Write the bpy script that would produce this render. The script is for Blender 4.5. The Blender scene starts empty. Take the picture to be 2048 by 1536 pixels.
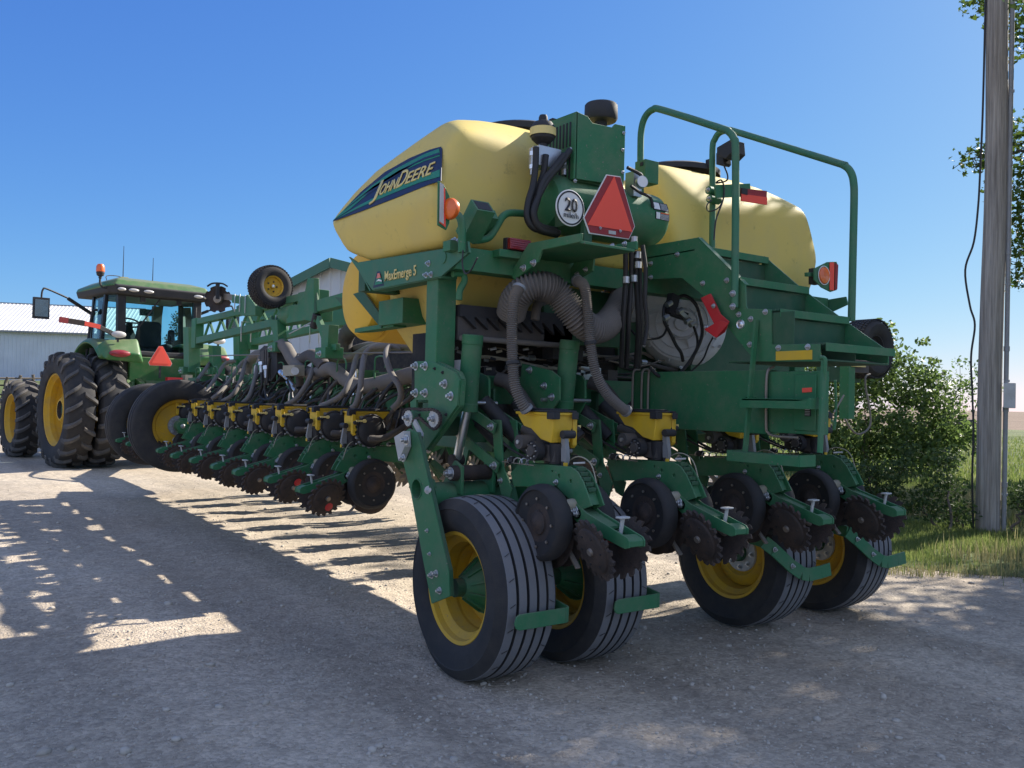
import bpy, bmesh, math, random
import numpy as np
from mathutils import Vector, Matrix
from mathutils.geometry import tessellate_polygon

# ------------------------------------------------------------------ camera, sky, sun
scene = bpy.context.scene
COL = scene.collection
rad = math.radians
CAM_AXES = [(0.816300,-0.028916,-0.576904),(-0.577196,-0.002216,-0.816603),(0.022335,0.999579,-0.018499)]
cam_data = bpy.data.cameras.new('camera')
cam_data.sensor_width = 36
cam_data.lens = 30.5
cam_data.clip_start = .05
cam_data.clip_end = 6000
camera = bpy.data.objects.new('camera', cam_data)
mw = Matrix([list(r) for r in CAM_AXES]).to_4x4()
mw.translation = (0, 0, 1.528)
camera.matrix_world = mw
COL.objects.link(camera)
scene.camera = camera

SUN_EL, SUN_AZ = rad(34), rad(3.5)          # azimuth measured from +X towards +Y
sun_dir = Vector((math.cos(SUN_EL) * math.cos(SUN_AZ), math.cos(SUN_EL) * math.sin(SUN_AZ), math.sin(SUN_EL)))
world = bpy.data.worlds.new('World')
scene.world = world
world.use_nodes = True
wt = world.node_tree
sky = wt.nodes.new('ShaderNodeTexSky')
sky.sky_type = 'NISHITA'
sky.sun_disc = False
sky.sun_elevation = SUN_EL
sky.sun_rotation = math.pi / 2 - SUN_AZ
sky.altitude = 300
sky.air_density = .7
sky.dust_density = .45
sky.ozone_density = 6


def wnode(kind, **k):
    n = wt.nodes.new(kind)
    for a, b in k.items():
        setattr(n, a, b)
    return n


def wmath(op, a, b=None, c=None, clamp=False):
    n = wnode('ShaderNodeMath', operation=op, use_clamp=clamp)
    for i, q in enumerate((a, b, c)):
        if q is None:
            continue
        if isinstance(q, (int, float)):
            n.inputs[i].default_value = q
        else:
            wt.links.new(q, n.inputs[i])
    return n.outputs[0]


# the sky's colour response: a deep clear blue that does not burn out towards the horizon
EXPO = 1.1
sp_ = wnode('ShaderNodeSeparateColor')
wt.links.new(sky.outputs[0], sp_.inputs[0])
cmb = wnode('ShaderNodeCombineColor')
for i, (ga, gc) in enumerate(((.118, .0), (.197, .107), (.55, .46))):
    num = wmath('MULTIPLY', sp_.outputs[i], ga)
    den = wmath('MULTIPLY_ADD', sp_.outputs[i], gc, 1.0)
    wt.links.new(wmath('MULTIPLY', wmath('DIVIDE', num, den), 10 / 2 ** EXPO), cmb.inputs[i])
# unseen bright cloud overhead and behind the camera, added to fill the shade
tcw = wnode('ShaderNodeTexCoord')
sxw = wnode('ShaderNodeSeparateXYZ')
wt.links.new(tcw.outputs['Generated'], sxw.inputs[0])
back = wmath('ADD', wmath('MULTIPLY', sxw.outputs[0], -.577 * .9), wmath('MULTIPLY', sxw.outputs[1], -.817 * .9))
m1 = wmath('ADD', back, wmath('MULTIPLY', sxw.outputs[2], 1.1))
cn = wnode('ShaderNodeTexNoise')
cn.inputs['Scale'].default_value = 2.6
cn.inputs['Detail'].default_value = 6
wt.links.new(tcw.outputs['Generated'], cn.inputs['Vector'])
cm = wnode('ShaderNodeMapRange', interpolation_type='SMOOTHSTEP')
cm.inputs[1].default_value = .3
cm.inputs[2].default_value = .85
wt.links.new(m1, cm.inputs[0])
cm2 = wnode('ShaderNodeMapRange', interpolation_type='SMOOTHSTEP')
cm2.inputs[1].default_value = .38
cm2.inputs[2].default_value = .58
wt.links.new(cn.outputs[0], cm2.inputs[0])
fill_cloud = wmath('MULTIPLY', cm.outputs[0], cm2.outputs[0])
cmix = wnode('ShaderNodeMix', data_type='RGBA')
wt.links.new(fill_cloud, cmix.inputs[0])
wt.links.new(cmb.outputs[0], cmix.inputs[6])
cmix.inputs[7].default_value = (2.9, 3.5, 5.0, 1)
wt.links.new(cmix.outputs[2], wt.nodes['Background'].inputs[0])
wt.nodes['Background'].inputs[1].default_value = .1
sun_data = bpy.data.lights.new('sun', 'SUN')
sun_data.energy = 5
sun_data.angle = rad(.5)
sun_data.color = (1, .93, .82)
sun = bpy.data.objects.new('sun', sun_data)
sun.rotation_euler = sun_dir.to_track_quat('Z', 'Y').to_euler()
sun.location = (30, 2, 30)
COL.objects.link(sun)
scene.view_settings.view_transform = 'Standard'
scene.view_settings.look = 'None'
scene.view_settings.gamma = 1
scene.view_settings.exposure = EXPO
scene.cycles.max_bounces = 8
scene.cycles.transparent_max_bounces = 16

# ------------------------------------------------------------------ materials
MAT = {}


def mat(name, col, rough=.5, metal=0, dust=.25, dcol=(.24, .2, .15), scale=6, bump=0, bscale=60, spec=.5, coat=0, up=.25, trans=0, grime=.35, chips=0):
    m = bpy.data.materials.new(name)
    m.use_nodes = True
    nt = m.node_tree
    b = nt.nodes['Principled BSDF']
    N, L = nt.nodes.new, nt.links.new
    tc = N('ShaderNodeTexCoord')
    n1 = N('ShaderNodeTexNoise')
    n1.inputs['Scale'].default_value = scale
    n1.inputs['Detail'].default_value = 8
    n1.inputs['Roughness'].default_value = .65
    L(tc.outputs['Object'], n1.inputs['Vector'])
    r1 = N('ShaderNodeMapRange')
    r1.inputs[1].default_value = .42
    r1.inputs[2].default_value = .78
    r1.inputs[3].default_value = 0
    r1.inputs[4].default_value = dust
    L(n1.outputs[0], r1.inputs[0])
    # dust that has settled on faces that look up
    g = N('ShaderNodeNewGeometry')
    sx = N('ShaderNodeSeparateXYZ')
    L(g.outputs['Normal'], sx.inputs[0])
    r2 = N('ShaderNodeMapRange')
    r2.inputs[1].default_value = .3
    r2.inputs[2].default_value = 1
    r2.inputs[3].default_value = 0
    r2.inputs[4].default_value = up
    L(sx.outputs[2], r2.inputs[0])
    ad = N('ShaderNodeMath')
    ad.operation = 'ADD'
    ad.use_clamp = True
    L(r1.outputs[0], ad.inputs[0])
    L(r2.outputs[0], ad.inputs[1])
    mx = N('ShaderNodeMix')
    mx.data_type = 'RGBA'
    mx.inputs[6].default_value = (*col, 1)
    mx.inputs[7].default_value = (*dcol, 1)
    L(ad.outputs[0], mx.inputs[0])
    n3 = N('ShaderNodeTexNoise')
    n3.inputs['Scale'].default_value = scale * 3.3
    n3.inputs['Detail'].default_value = 10
    n3.inputs['Roughness'].default_value = .8
    L(tc.outputs['Object'], n3.inputs['Vector'])
    r3 = N('ShaderNodeMapRange')
    r3.inputs[1].default_value = .58
    r3.inputs[2].default_value = .74
    r3.inputs[3].default_value = 0
    r3.inputs[4].default_value = grime
    L(n3.outputs[0], r3.inputs[0])
    mg = N('ShaderNodeMix')
    mg.data_type = 'RGBA'
    mg.inputs[7].default_value = (.045, .036, .028, 1)
    L(r3.outputs[0], mg.inputs[0])
    L(mx.outputs[2], mg.inputs[6])
    if chips:
        n4 = N('ShaderNodeTexNoise')
        n4.inputs['Scale'].default_value = 55
        n4.inputs['Detail'].default_value = 3
        L(tc.outputs['Object'], n4.inputs['Vector'])
        r4 = N('ShaderNodeMapRange')
        r4.inputs[1].default_value = .69
        r4.inputs[2].default_value = .72
        r4.inputs[3].default_value = 0
        r4.inputs[4].default_value = chips
        L(n4.outputs[0], r4.inputs[0])
        mc = N('ShaderNodeMix')
        mc.data_type = 'RGBA'
        mc.inputs[7].default_value = (.2, .17, .14, 1)
        L(r4.outputs[0], mc.inputs[0])
        L(mg.outputs[2], mc.inputs[6])
        L(mc.outputs[2], b.inputs['Base Color'])
    else:
        L(mg.outputs[2], b.inputs['Base Color'])
    rr = N('ShaderNodeMapRange')
    rr.inputs[3].default_value = rough
    rr.inputs[4].default_value = min(1, rough + .35)
    L(n1.outputs[0], rr.inputs[0])
    L(rr.outputs[0], b.inputs['Roughness'])
    b.inputs['Metallic'].default_value = metal
    b.inputs['Specular IOR Level'].default_value = spec
    b.inputs['Coat Weight'].default_value = coat
    b.inputs['Transmission Weight'].default_value = trans
    if bump:
        n2 = N('ShaderNodeTexNoise')
        n2.inputs['Scale'].default_value = bscale
        n2.inputs['Detail'].default_value = 5
        L(tc.outputs['Object'], n2.inputs['Vector'])
        bp = N('ShaderNodeBump')
        bp.inputs['Strength'].default_value = bump
        bp.inputs['Distance'].default_value = .01
        L(n2.outputs[0], bp.inputs['Height'])
        L(bp.outputs[0], b.inputs['Normal'])
    MAT[name] = m
    return m


mat('green', (.03, .165, .068), .42, dust=.36, up=.28, spec=.4, bump=.06, bscale=120, chips=.8)
mat('green_dark', (.018, .09, .04), .45, dust=.25, up=.25)
mat('green_frame', (.035, .16, .08), .42, dust=.28, up=.2)
mat('tractor_green', (.022, .135, .03), .28, dust=.25, up=.35, dcol=(.36, .27, .17))
mat('yellow', (.7, .44, .02), .4, dust=.3, up=.15, dcol=(.33, .25, .13))
mat('rim_yellow', (.62, .36, .015), .5, dust=.5, grime=.6, chips=.7, dcol=(.3, .22, .12), up=.2)
mat('tank_yellow', (.68, .52, .13), .42, dust=.5, dcol=(.5, .42, .22), scale=2.2, grime=.5, up=.1, bump=.08, bscale=200, spec=.4)
mat('drum_yellow', (.78, .46, .03), .4, dust=.15, dcol=(.5, .38, .17), scale=3, up=.1)
mat('rubber', (.026, .026, .028), .75, dust=.7, scale=3.5, dcol=(.085, .074, .062), up=.2, bump=.25, bscale=150)
mat('rubber_tread', (.17, .172, .18), .85, dust=.5, dcol=(.22, .2, .18), scale=14, up=.1, bump=.3, bscale=220)
mat('lug_rubber', (.07, .068, .066), .8, dust=.6, dcol=(.19, .165, .14), scale=9, up=.35)
mat('gauge_rubber', (.02, .02, .021), .6, dust=.4, dcol=(.08, .065, .055), scale=9, up=.1)
mat('black', (.022, .022, .025), .5, dust=.3, dcol=(.09, .08, .07), up=.25)
mat('black_gloss', (.012, .012, .014), .25, dust=.12, up=.1)
mat('soil_steel', (.05, .04, .036), .6, metal=.3, dust=.75, dcol=(.13, .09, .07), scale=12, up=.1, bump=.3, bscale=90)
mat('worn_steel', (.3, .26, .22), .4, metal=.7, dust=.5, dcol=(.3, .24, .17), scale=9, up=.1)
mat('steel', (.55, .56, .57), .3, metal=1, dust=.25, up=.1)
mat('chrome', (.85, .86, .88), .22, metal=1, dust=.08, up=.05)
mat('cast_grey', (.3, .31, .32), .5, metal=.5, dust=.35, up=.1)
mat('fan_grey', (.6, .61, .62), .45, metal=.1, dust=.35, dcol=(.4, .38, .35), up=.15)
mat('hose_grey', (.15, .135, .12), .7, dust=.5, dcol=(.23, .2, .17), scale=8, up=.1)
mat('hose_dark', (.07, .064, .06), .65, dust=.5, dcol=(.16, .13, .11), scale=8, up=.15)
mat('hydraulic', (.012, .012, .013), .38, dust=.3, dcol=(.07, .06, .05), up=.1)
mat('beige', (.36, .33, .25), .6, dust=.5, up=.1)
mat('white', (.75, .75, .73), .5, dust=.15, up=.1, grime=.05)
mat('grey_paint', (.5, .5, .48), .5, dust=.4, up=.1)
mat('ink', (.012, .014, .02), .5, dust=.1, up=0)
mat('decal_navy', (.01, .02, .06), .35, dust=.1, up=0, grime=.1)
mat('decal_green', (.02, .22, .12), .35, dust=.1, up=0)
mat('decal_yellow', (.75, .6, .22), .4, dust=.1, up=0)
mat('red_fluor', (.95, .1, .06), .5, dust=.04, up=0, grime=.05)
mat('red_dark', (.3, .02, .025), .4, dust=.15, up=0)
mat('red', (.55, .02, .025), .4, dust=.2, up=.1)
mat('red_lens', (.25, .01, .015), .15, dust=.1, up=0, coat=.5)
mat('amber', (.8, .14, .01), .15, dust=.1, up=0, coat=.6)
mat('lamp_glass', (.5, .48, .46), .12, dust=.1, up=0, coat=.6)
mat('mirror', (.2, .24, .25), .06, metal=.9, dust=.05, up=0)
mat('seat', (.02, .02, .024), .7, dust=.1, up=.05)
mat('interior', (.22, .2, .17), .7, dust=.2, up=.05)
mat('dust_tan', (.45, .32, .22), .7, dust=.3, up=.1)
mat('dark_inside', (.015, .016, .018), .9, dust=.2, up=.1)


def glass_mat():
    m = bpy.data.materials.new('cab_glass')
    m.use_nodes = True
    nt = m.node_tree
    out = nt.nodes['Material Output']
    t = nt.nodes.new('ShaderNodeBsdfTransparent')
    t.inputs[0].default_value = (.66, .9, .92, 1)
    g = nt.nodes.new('ShaderNodeBsdfGlossy')
    g.inputs['Roughness'].default_value = .03
    f = nt.nodes.new('ShaderNodeFresnel')
    f.inputs[0].default_value = 1.5
    mx = nt.nodes.new('ShaderNodeMixShader')
    nt.links.new(f.outputs[0], mx.inputs[0])
    nt.links.new(t.outputs[0], mx.inputs[1])
    nt.links.new(g.outputs[0], mx.inputs[2])
    nt.links.new(mx.outputs[0], out.inputs[0])
    MAT['glass'] = m


glass_mat()


# ------------------------------------------------------------------ mesh builder
def V(*a):
    return Vector(a[0] if len(a) == 1 else a)


def frame_z(d):
    """rotation whose Z axis runs along d"""
    return Vector(d).normalized().to_track_quat('Z', 'Y').to_matrix()


def catmull(pts, k):
    pts = [V(p) for p in pts]
    if len(pts) < 3 or k < 2:
        return pts
    out = []
    ext = [pts[0] * 2 - pts[1]] + pts + [pts[-1] * 2 - pts[-2]]
    for i in range(1, len(ext) - 2):
        a, b, c, d = ext[i - 1:i + 3]
        for j in range(k):
            t = j / k
            out.append(.5 * ((2 * b) + (c - a) * t + (2 * a - 5 * b + 4 * c - d) * t * t + (3 * b - a - 3 * c + d) * t ** 3))
    out.append(pts[-1])
    return out


class MB:
    def __init__(s, m='green'):
        s.v, s.f, s.mi, s.mats, s.m = [], [], [], [], m

    def _m(s, m):
        m = m or s.m
        if m not in s.mats:
            s.mats.append(m)
        return s.mats.index(m)

    def add(s, vs, fs, m=None):
        o = len(s.v)
        k = s._m(m)
        s.v += [tuple(p) for p in vs]
        s.f += [tuple(i + o for i in f) for f in fs]
        s.mi += [k] * len(fs)
        return s

    def box(s, x0, x1, y0, y1, z0, z1, m=None):
        vs = [(x, y, z) for x in (x0, x1) for y in (y0, y1) for z in (z0, z1)]
        return s.add(vs, [(0, 1, 3, 2), (4, 6, 7, 5), (0, 4, 5, 1), (2, 3, 7, 6), (0, 2, 6, 4), (1, 5, 7, 3)], m)

    def beam(s, p0, p1, w, h, m=None, upv=(0, 0, 1)):
        """rectangular bar from p0 to p1, w across, h along upv"""
        p0, p1 = V(p0), V(p1)
        d = (p1 - p0).normalized()
        a = d.cross(V(upv))
        if a.length < 1e-4:
            a = V(1, 0, 0)
        a.normalize()
        b = a.cross(d)
        vs = [p + a * (sx * w / 2) + b * (sz * h / 2) for p in (p0, p1) for sx in (-1, 1) for sz in (-1, 1)]
        return s.add(vs, [(0, 1, 3, 2), (4, 6, 7, 5), (0, 4, 5, 1), (2, 3, 7, 6), (0, 2, 6, 4), (1, 5, 7, 3)], m)

    def prism(s, ax, poly, a, b, m=None, holes=()):
        def put(p, h):
            return {'x': (h, p[0], p[1]), 'y': (p[0], h, p[1]), 'z': (p[0], p[1], h)}[ax]
        loops = [list(poly)] + [list(h) for h in holes]
        flat = [p for lp in loops for p in lp]
        n = len(flat)
        vs = [put(p, a) for p in flat] + [put(p, b) for p in flat]
        fs = []
        if holes:
            tris = tessellate_polygon([[V(p[0], p[1], 0) for p in lp] for lp in loops])
            fs += [tuple(t) for t in tris] + [tuple(i + n for i in reversed(t)) for t in tris]
        else:
            fs += [tuple(range(n)), tuple(range(2 * n - 1, n - 1, -1))]
        o = 0
        for lp in loops:
            k = len(lp)
            for i in range(k):
                j = (i + 1) % k
                fs.append((o + i, o + j, n + o + j, n + o + i))
            o += k
        return s.add(vs, fs, m)

    def slab(s, pts, t, m=None, flip=False):
        """flat 3-D polygon given a thickness t along its normal"""
        pts = [V(p) for p in pts]
        nv = V(0, 0, 0)
        for i in range(len(pts)):
            a, b = pts[i], pts[(i + 1) % len(pts)]
            nv += a.cross(b)
        nv.normalize()
        if flip:
            nv = -nv
        n = len(pts)
        vs = pts + [p + nv * t for p in pts]
        fs = [tuple(range(n)), tuple(range(2 * n - 1, n - 1, -1))] + [(i, (i + 1) % n, n + (i + 1) % n, n + i) for i in range(n)]
        return s.add(vs, fs, m)

    def tube(s, pts, r, n=8, k=1, m=None, cap=True, closed=False):
        pts = catmull(pts, k)
        N = len(pts)
        rings = []
        up = None
        L = [0]
        for i in range(1, N):
            L.append(L[-1] + (pts[i] - pts[i - 1]).length)
        for i, p in enumerate(pts):
            d = (pts[min(i + 1, N - 1)] - pts[max(i - 1, 0)])
            d = d.normalized() if d.length > 1e-9 else V(0, 0, 1)
            if up is None:
                up = V(0, 0, 1) if abs(d.z) < .9 else V(1, 0, 0)
            a = d.cross(up).normalized()
            up = a.cross(d)
            rr = r(L[i], L[-1]) if callable(r) else r
            rings.append([p + (a * math.cos(t) + up * math.sin(t)) * rr for t in [2 * math.pi * q / n for q in range(n)]])
        vs = [q for g in rings for q in g]
        fs = []
        for i in range(N - 1):
            for q in range(n):
                w = (q + 1) % n
                fs.append((i * n + q, i * n + w, (i + 1) * n + w, (i + 1) * n + q))
        if cap:
            fs += [tuple(range(n - 1, -1, -1)), tuple((N - 1) * n + q for q in range(n))]
        return s.add(vs, fs, m)

    def corrugated(s, pts, r, pitch=.02, amp=.006, n=14, k=14, m=None):
        pts = catmull(pts, k)
        L = [0]
        for i in range(1, len(pts)):
            L.append(L[-1] + (pts[i] - pts[i - 1]).length)
        q = max(4, int(L[-1] / pitch * 4))
        out, j = [], 0
        for i in range(q + 1):
            d = L[-1] * i / q
            while j < len(L) - 2 and L[j + 1] < d:
                j += 1
            t = (d - L[j]) / max(1e-9, L[j + 1] - L[j])
            out.append(pts[j].lerp(pts[j + 1], t))
        def rad_(l, T):
            return r + amp * math.sin(l / pitch * 2 * math.pi)
        return s.tube(out, rad_, n, 1, m)

    def cyl(s, p0, p1, r0, r1=None, n=16, m=None):
        r1 = r0 if r1 is None else r1
        p0, p1 = V(p0), V(p1)
        R = frame_z(p1 - p0)
        vs = []
        for p, r in ((p0, r0), (p1, r1)):
            vs += [p + R @ V(math.cos(2 * math.pi * i / n) * r, math.sin(2 * math.pi * i / n) * r, 0) for i in range(n)]
        fs = [tuple(range(n - 1, -1, -1)), tuple(range(n, 2 * n))] + [(i, (i + 1) % n, n + (i + 1) % n, n + i) for i in range(n)]
        return s.add(vs, fs, m)

    def lathe(s, prof, o=(0, 0, 0), ax=(1, 0, 0), n=32, m=None, cap=True, ms=None):
        """prof: (radius, along axis) list; ms: a material per profile segment"""
        o = V(o)
        R = frame_z(ax)
        P_ = len(prof)
        vs = [o + R @ V(r * math.cos(2 * math.pi * i / n), r * math.sin(2 * math.pi * i / n), h) for r, h in prof for i in range(n)]
        base = len(s.v)
        s.v += [tuple(p) for p in vs]
        for j in range(P_ - 1):
            k = s._m(ms[j] if ms else m)
            for i in range(n):
                w = (i + 1) % n
                s.f.append((base + j * n + i, base + j * n + w, base + (j + 1) * n + w, base + (j + 1) * n + i))
                s.mi.append(k)
        if cap:
            for j in (0, P_ - 1):
                if prof[j][0] > 1e-6:
                    s.f.append(tuple(base + j * n + i for i in range(n)))
                    s.mi.append(s._m((ms[min(j, P_ - 2)] if ms else m)))
        return s

    def bolt(s, p, d, r=.016, m='steel'):
        p, d = V(p), V(d).normalized()
        s.cyl(p, p + d * .004, r * 1.5, n=12, m=m)
        s.cyl(p + d * .004, p + d * (.004 + r * .9), r, n=6, m=m)
        s.cyl(p + d * (.004 + r * .9), p + d * (.004 + r * 1.6), r * .55, n=8, m=m)
        return s

    def hull(s, pts, m=None):
        bm = bmesh.new()
        for p in pts:
            bm.verts.new(p)
        bmesh.ops.convex_hull(bm, input=bm.verts)
        bmesh.ops.delete(bm, geom=[v for v in bm.verts if not v.link_faces], context='VERTS')
        bmesh.ops.dissolve_limit(bm, angle_limit=.02, verts=bm.verts, edges=bm.edges)
        bm.verts.index_update()
        vs = [v.co.copy() for v in bm.verts]
        fs = [[v.index for v in f.verts] for f in bm.faces]
        bm.free()
        return s.add(vs, fs, m)

    def build(s, name, parent=None, bevel=0, seg=2, loc=None, sharp=38, world=True):
        me = bpy.data.meshes.new(name)
        me.from_pydata(s.v, [], s.f)
        for q in s.mats:
            me.materials.append(MAT[q])
        me.polygons.foreach_set('material_index', s.mi)
        bm = bmesh.new()
        bm.from_mesh(me)
        bmesh.ops.remove_doubles(bm, verts=bm.verts, dist=1e-6)
        bmesh.ops.recalc_face_normals(bm, faces=bm.faces)
        bm.to_mesh(me)
        bm.free()
        me.polygons.foreach_set('use_smooth', [True] * len(me.polygons))
        me.set_sharp_from_angle(angle=rad(sharp))
        me.update()
        o = bpy.data.objects.new(name, me)
        COL.objects.link(o)
        if parent is not None:
            o.parent = parent
            if world:
                base = V(0, 0, 0)
                q = parent
                while q is not None:
                    base += q.location
                    q = q.parent
                o.location = -base
        if loc is not None:
            o.location = loc
        if bevel:
            b = o.modifiers.new('edges', 'BEVEL')
            b.width = bevel
            b.segments = seg
            b.limit_method = 'ANGLE'
            b.angle_limit = rad(40)
            b.use_clamp_overlap = True
            b.harden_normals = False
        return o


def tag(o, label, cat, group=None, kind=None):
    o['label'] = label
    o['category'] = cat
    if group:
        o['group'] = group
    if kind:
        o['kind'] = kind
    return o


def thing(name, label, cat, loc, rz=0, group=None):
    o = bpy.data.objects.new(name, None)
    COL.objects.link(o)
    o.location = loc
    o.rotation_euler = (0, 0, rz)
    o.empty_display_size = .3
    return tag(o, label, cat, group)


def copy_part(src, parent, loc, rz):
    c = src.copy()
    COL.objects.link(c)
    c.parent = parent
    c.location = loc
    c.rotation_euler = (0, 0, rz)
    for ch in src.children:
        d = ch.copy()
        COL.objects.link(d)
        d.parent = c
    return c


def text(body, p0, p1, upv, height, mat_name, name, parent, out=.004, bold=0, shear=0, world=True):
    """raised lettering from p0 to p1 (its baseline), cap height given"""
    cu = bpy.data.curves.new(name, 'FONT')
    cu.body = body
    cu.offset = bold
    cu.shear = shear
    cu.resolution_u = 4
    tmp = bpy.data.objects.new(name, cu)
    COL.objects.link(tmp)
    bpy.context.view_layer.update()
    me = bpy.data.meshes.new_from_object(tmp.evaluated_get(bpy.context.evaluated_depsgraph_get()))
    bpy.data.objects.remove(tmp)
    co = np.empty(len(me.vertices) * 3)
    me.vertices.foreach_get('co', co)
    co = co.reshape(-1, 3)
    x0, x1 = co[:, 0].min(), co[:, 0].max()
    y1 = co[:, 1].max()
    p0, p1 = V(p0), V(p1)
    r = p1 - p0
    w = r.length
    r.normalize()
    n = r.cross(V(upv)).normalized()
    u = n.cross(r)
    vs = [p0 + r * ((c[0] - x0) / (x1 - x0) * w) + u * (c[1] / y1 * height) + n * out for c in co]
    mb = MB(mat_name)
    mb.add(vs, [tuple(p.vertices) for p in me.polygons])
    bpy.data.meshes.remove(me)
    o = mb.build(name, parent, world=world)
    so = o.modifiers.new('thickness', 'SOLIDIFY')
    so.thickness = out * .6
    so.offset = 0
    return o


def disc_pts(n, r, t0=0):
    return [(r * math.cos(t0 + 2 * math.pi * i / n), r * math.sin(t0 + 2 * math.pi * i / n)) for i in range(n)]


def smooth01(t):
    t = max(0., min(1., t))
    return t * t * (3 - 2 * t)

# ------------------------------------------------------------------ the planter
CX = 4.32                                   # its centre line
planter = thing('planter', 'huge green and yellow seed planter folded up on four ribbed tyres on the gravel', 'planter', (CX, 4.4, 0))


# ---- row unit: local x to its right, y forwards, gauge wheel axle at y=0
def gauge_wheel_mb(side):
    mb = MB('gauge_rubber')
    pr = [(.03, .085), (.15, .085), (.185, .095), (.2, .12), (.203, .15), (.198, .18), (.186, .196), (.172, .2), (.168, .19), (.1, .178), (.05, .176), (.0, .18)]
    mb.lathe([(r, a) for r, a in pr], (0, 0, .89), (side, 0, 0), 40, ms=['gauge_rubber'] * 7 + ['gauge_rubber', 'gauge_rubber', 'soil_steel', 'soil_steel'])
    mb.lathe([(.066, .176), (.062, .186), (.04, .19), (.028, .2), (0, .202)], (0, 0, .89), (side, 0, 0), 18, m='soil_steel', cap=False)
    for i in range(8):
        t = i * math.pi / 4
        q = V(side * .186, .125 * math.cos(t), .89 + .125 * math.sin(t))
        mb.cyl(q, q + V(side * .008, 0, 0), .008, n=6, m='worn_steel')
    for i in range(0):
        t = i * math.pi * .4
        q = V(side * .178, .04 * math.cos(t), .89 + .04 * math.sin(t))
        mb.cyl(q, q + V(side * .01, 0, 0), .008, n=6, m='worn_steel')
    return mb


def spiked_disc(mb, c, ax, r, teeth, tl, th=.012, m='soil_steel', bend=.0, ph=0):
    R = frame_z(ax)
    c = V(c)
    n = teeth * 4
    prof = []
    for i in range(n):
        q = i % 4
        rr = r if q == 0 else (r + tl * .75 if q == 1 else (r + tl if q == 2 else r + tl * .1))
        t = 2 * math.pi * i / n + ph + (.06 if q == 2 else 0)
        prof.append((rr * math.cos(t), rr * math.sin(t), bend if q in (1, 2) else 0))
    vs = [c + R @ V(x, y, -th / 2 + b) for x, y, b in prof] + [c + R @ V(x, y, th / 2 + b) for x, y, b in prof]
    k = len(prof)
    ctr = len(vs)
    vs += [c + R @ V(0, 0, -th / 2), c + R @ V(0, 0, th / 2)]
    fs = []
    for i in range(k):
        j = (i + 1) % k
        fs += [(ctr, j, i), (ctr + 1, k + i, k + j), (i, j, k + j, k + i)]
    mb.add(vs, fs, m)


def closing_wheel_mb(side):
    mb = MB('soil_steel')
    c = V(side * .1, -.36, .795)
    tilt = rad(22)
    ax = V(side * math.cos(tilt), .14, -math.sin(tilt)).normalized()
    spiked_disc(mb, c, ax, .135, 18, .03, .016, ph=.1 * side)
    mb.lathe([(.0, .02), (.112, .02), (.118, .016), (.122, .004)], c, ax, 36, m='soil_steel', cap=False)
    mb.lathe([(.0, .034), (.018, .034), (.022, .016)], c, ax, 10, m='worn_steel', cap=False)
    R = frame_z(ax)
    for i in range(6):
        t = i * math.pi / 3
        q = c + R @ V(.085 * math.cos(t), .085 * math.sin(t), .02)
        mb.cyl(q, q + ax * .004, .006, n=6, m='black')
    return mb


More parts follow.
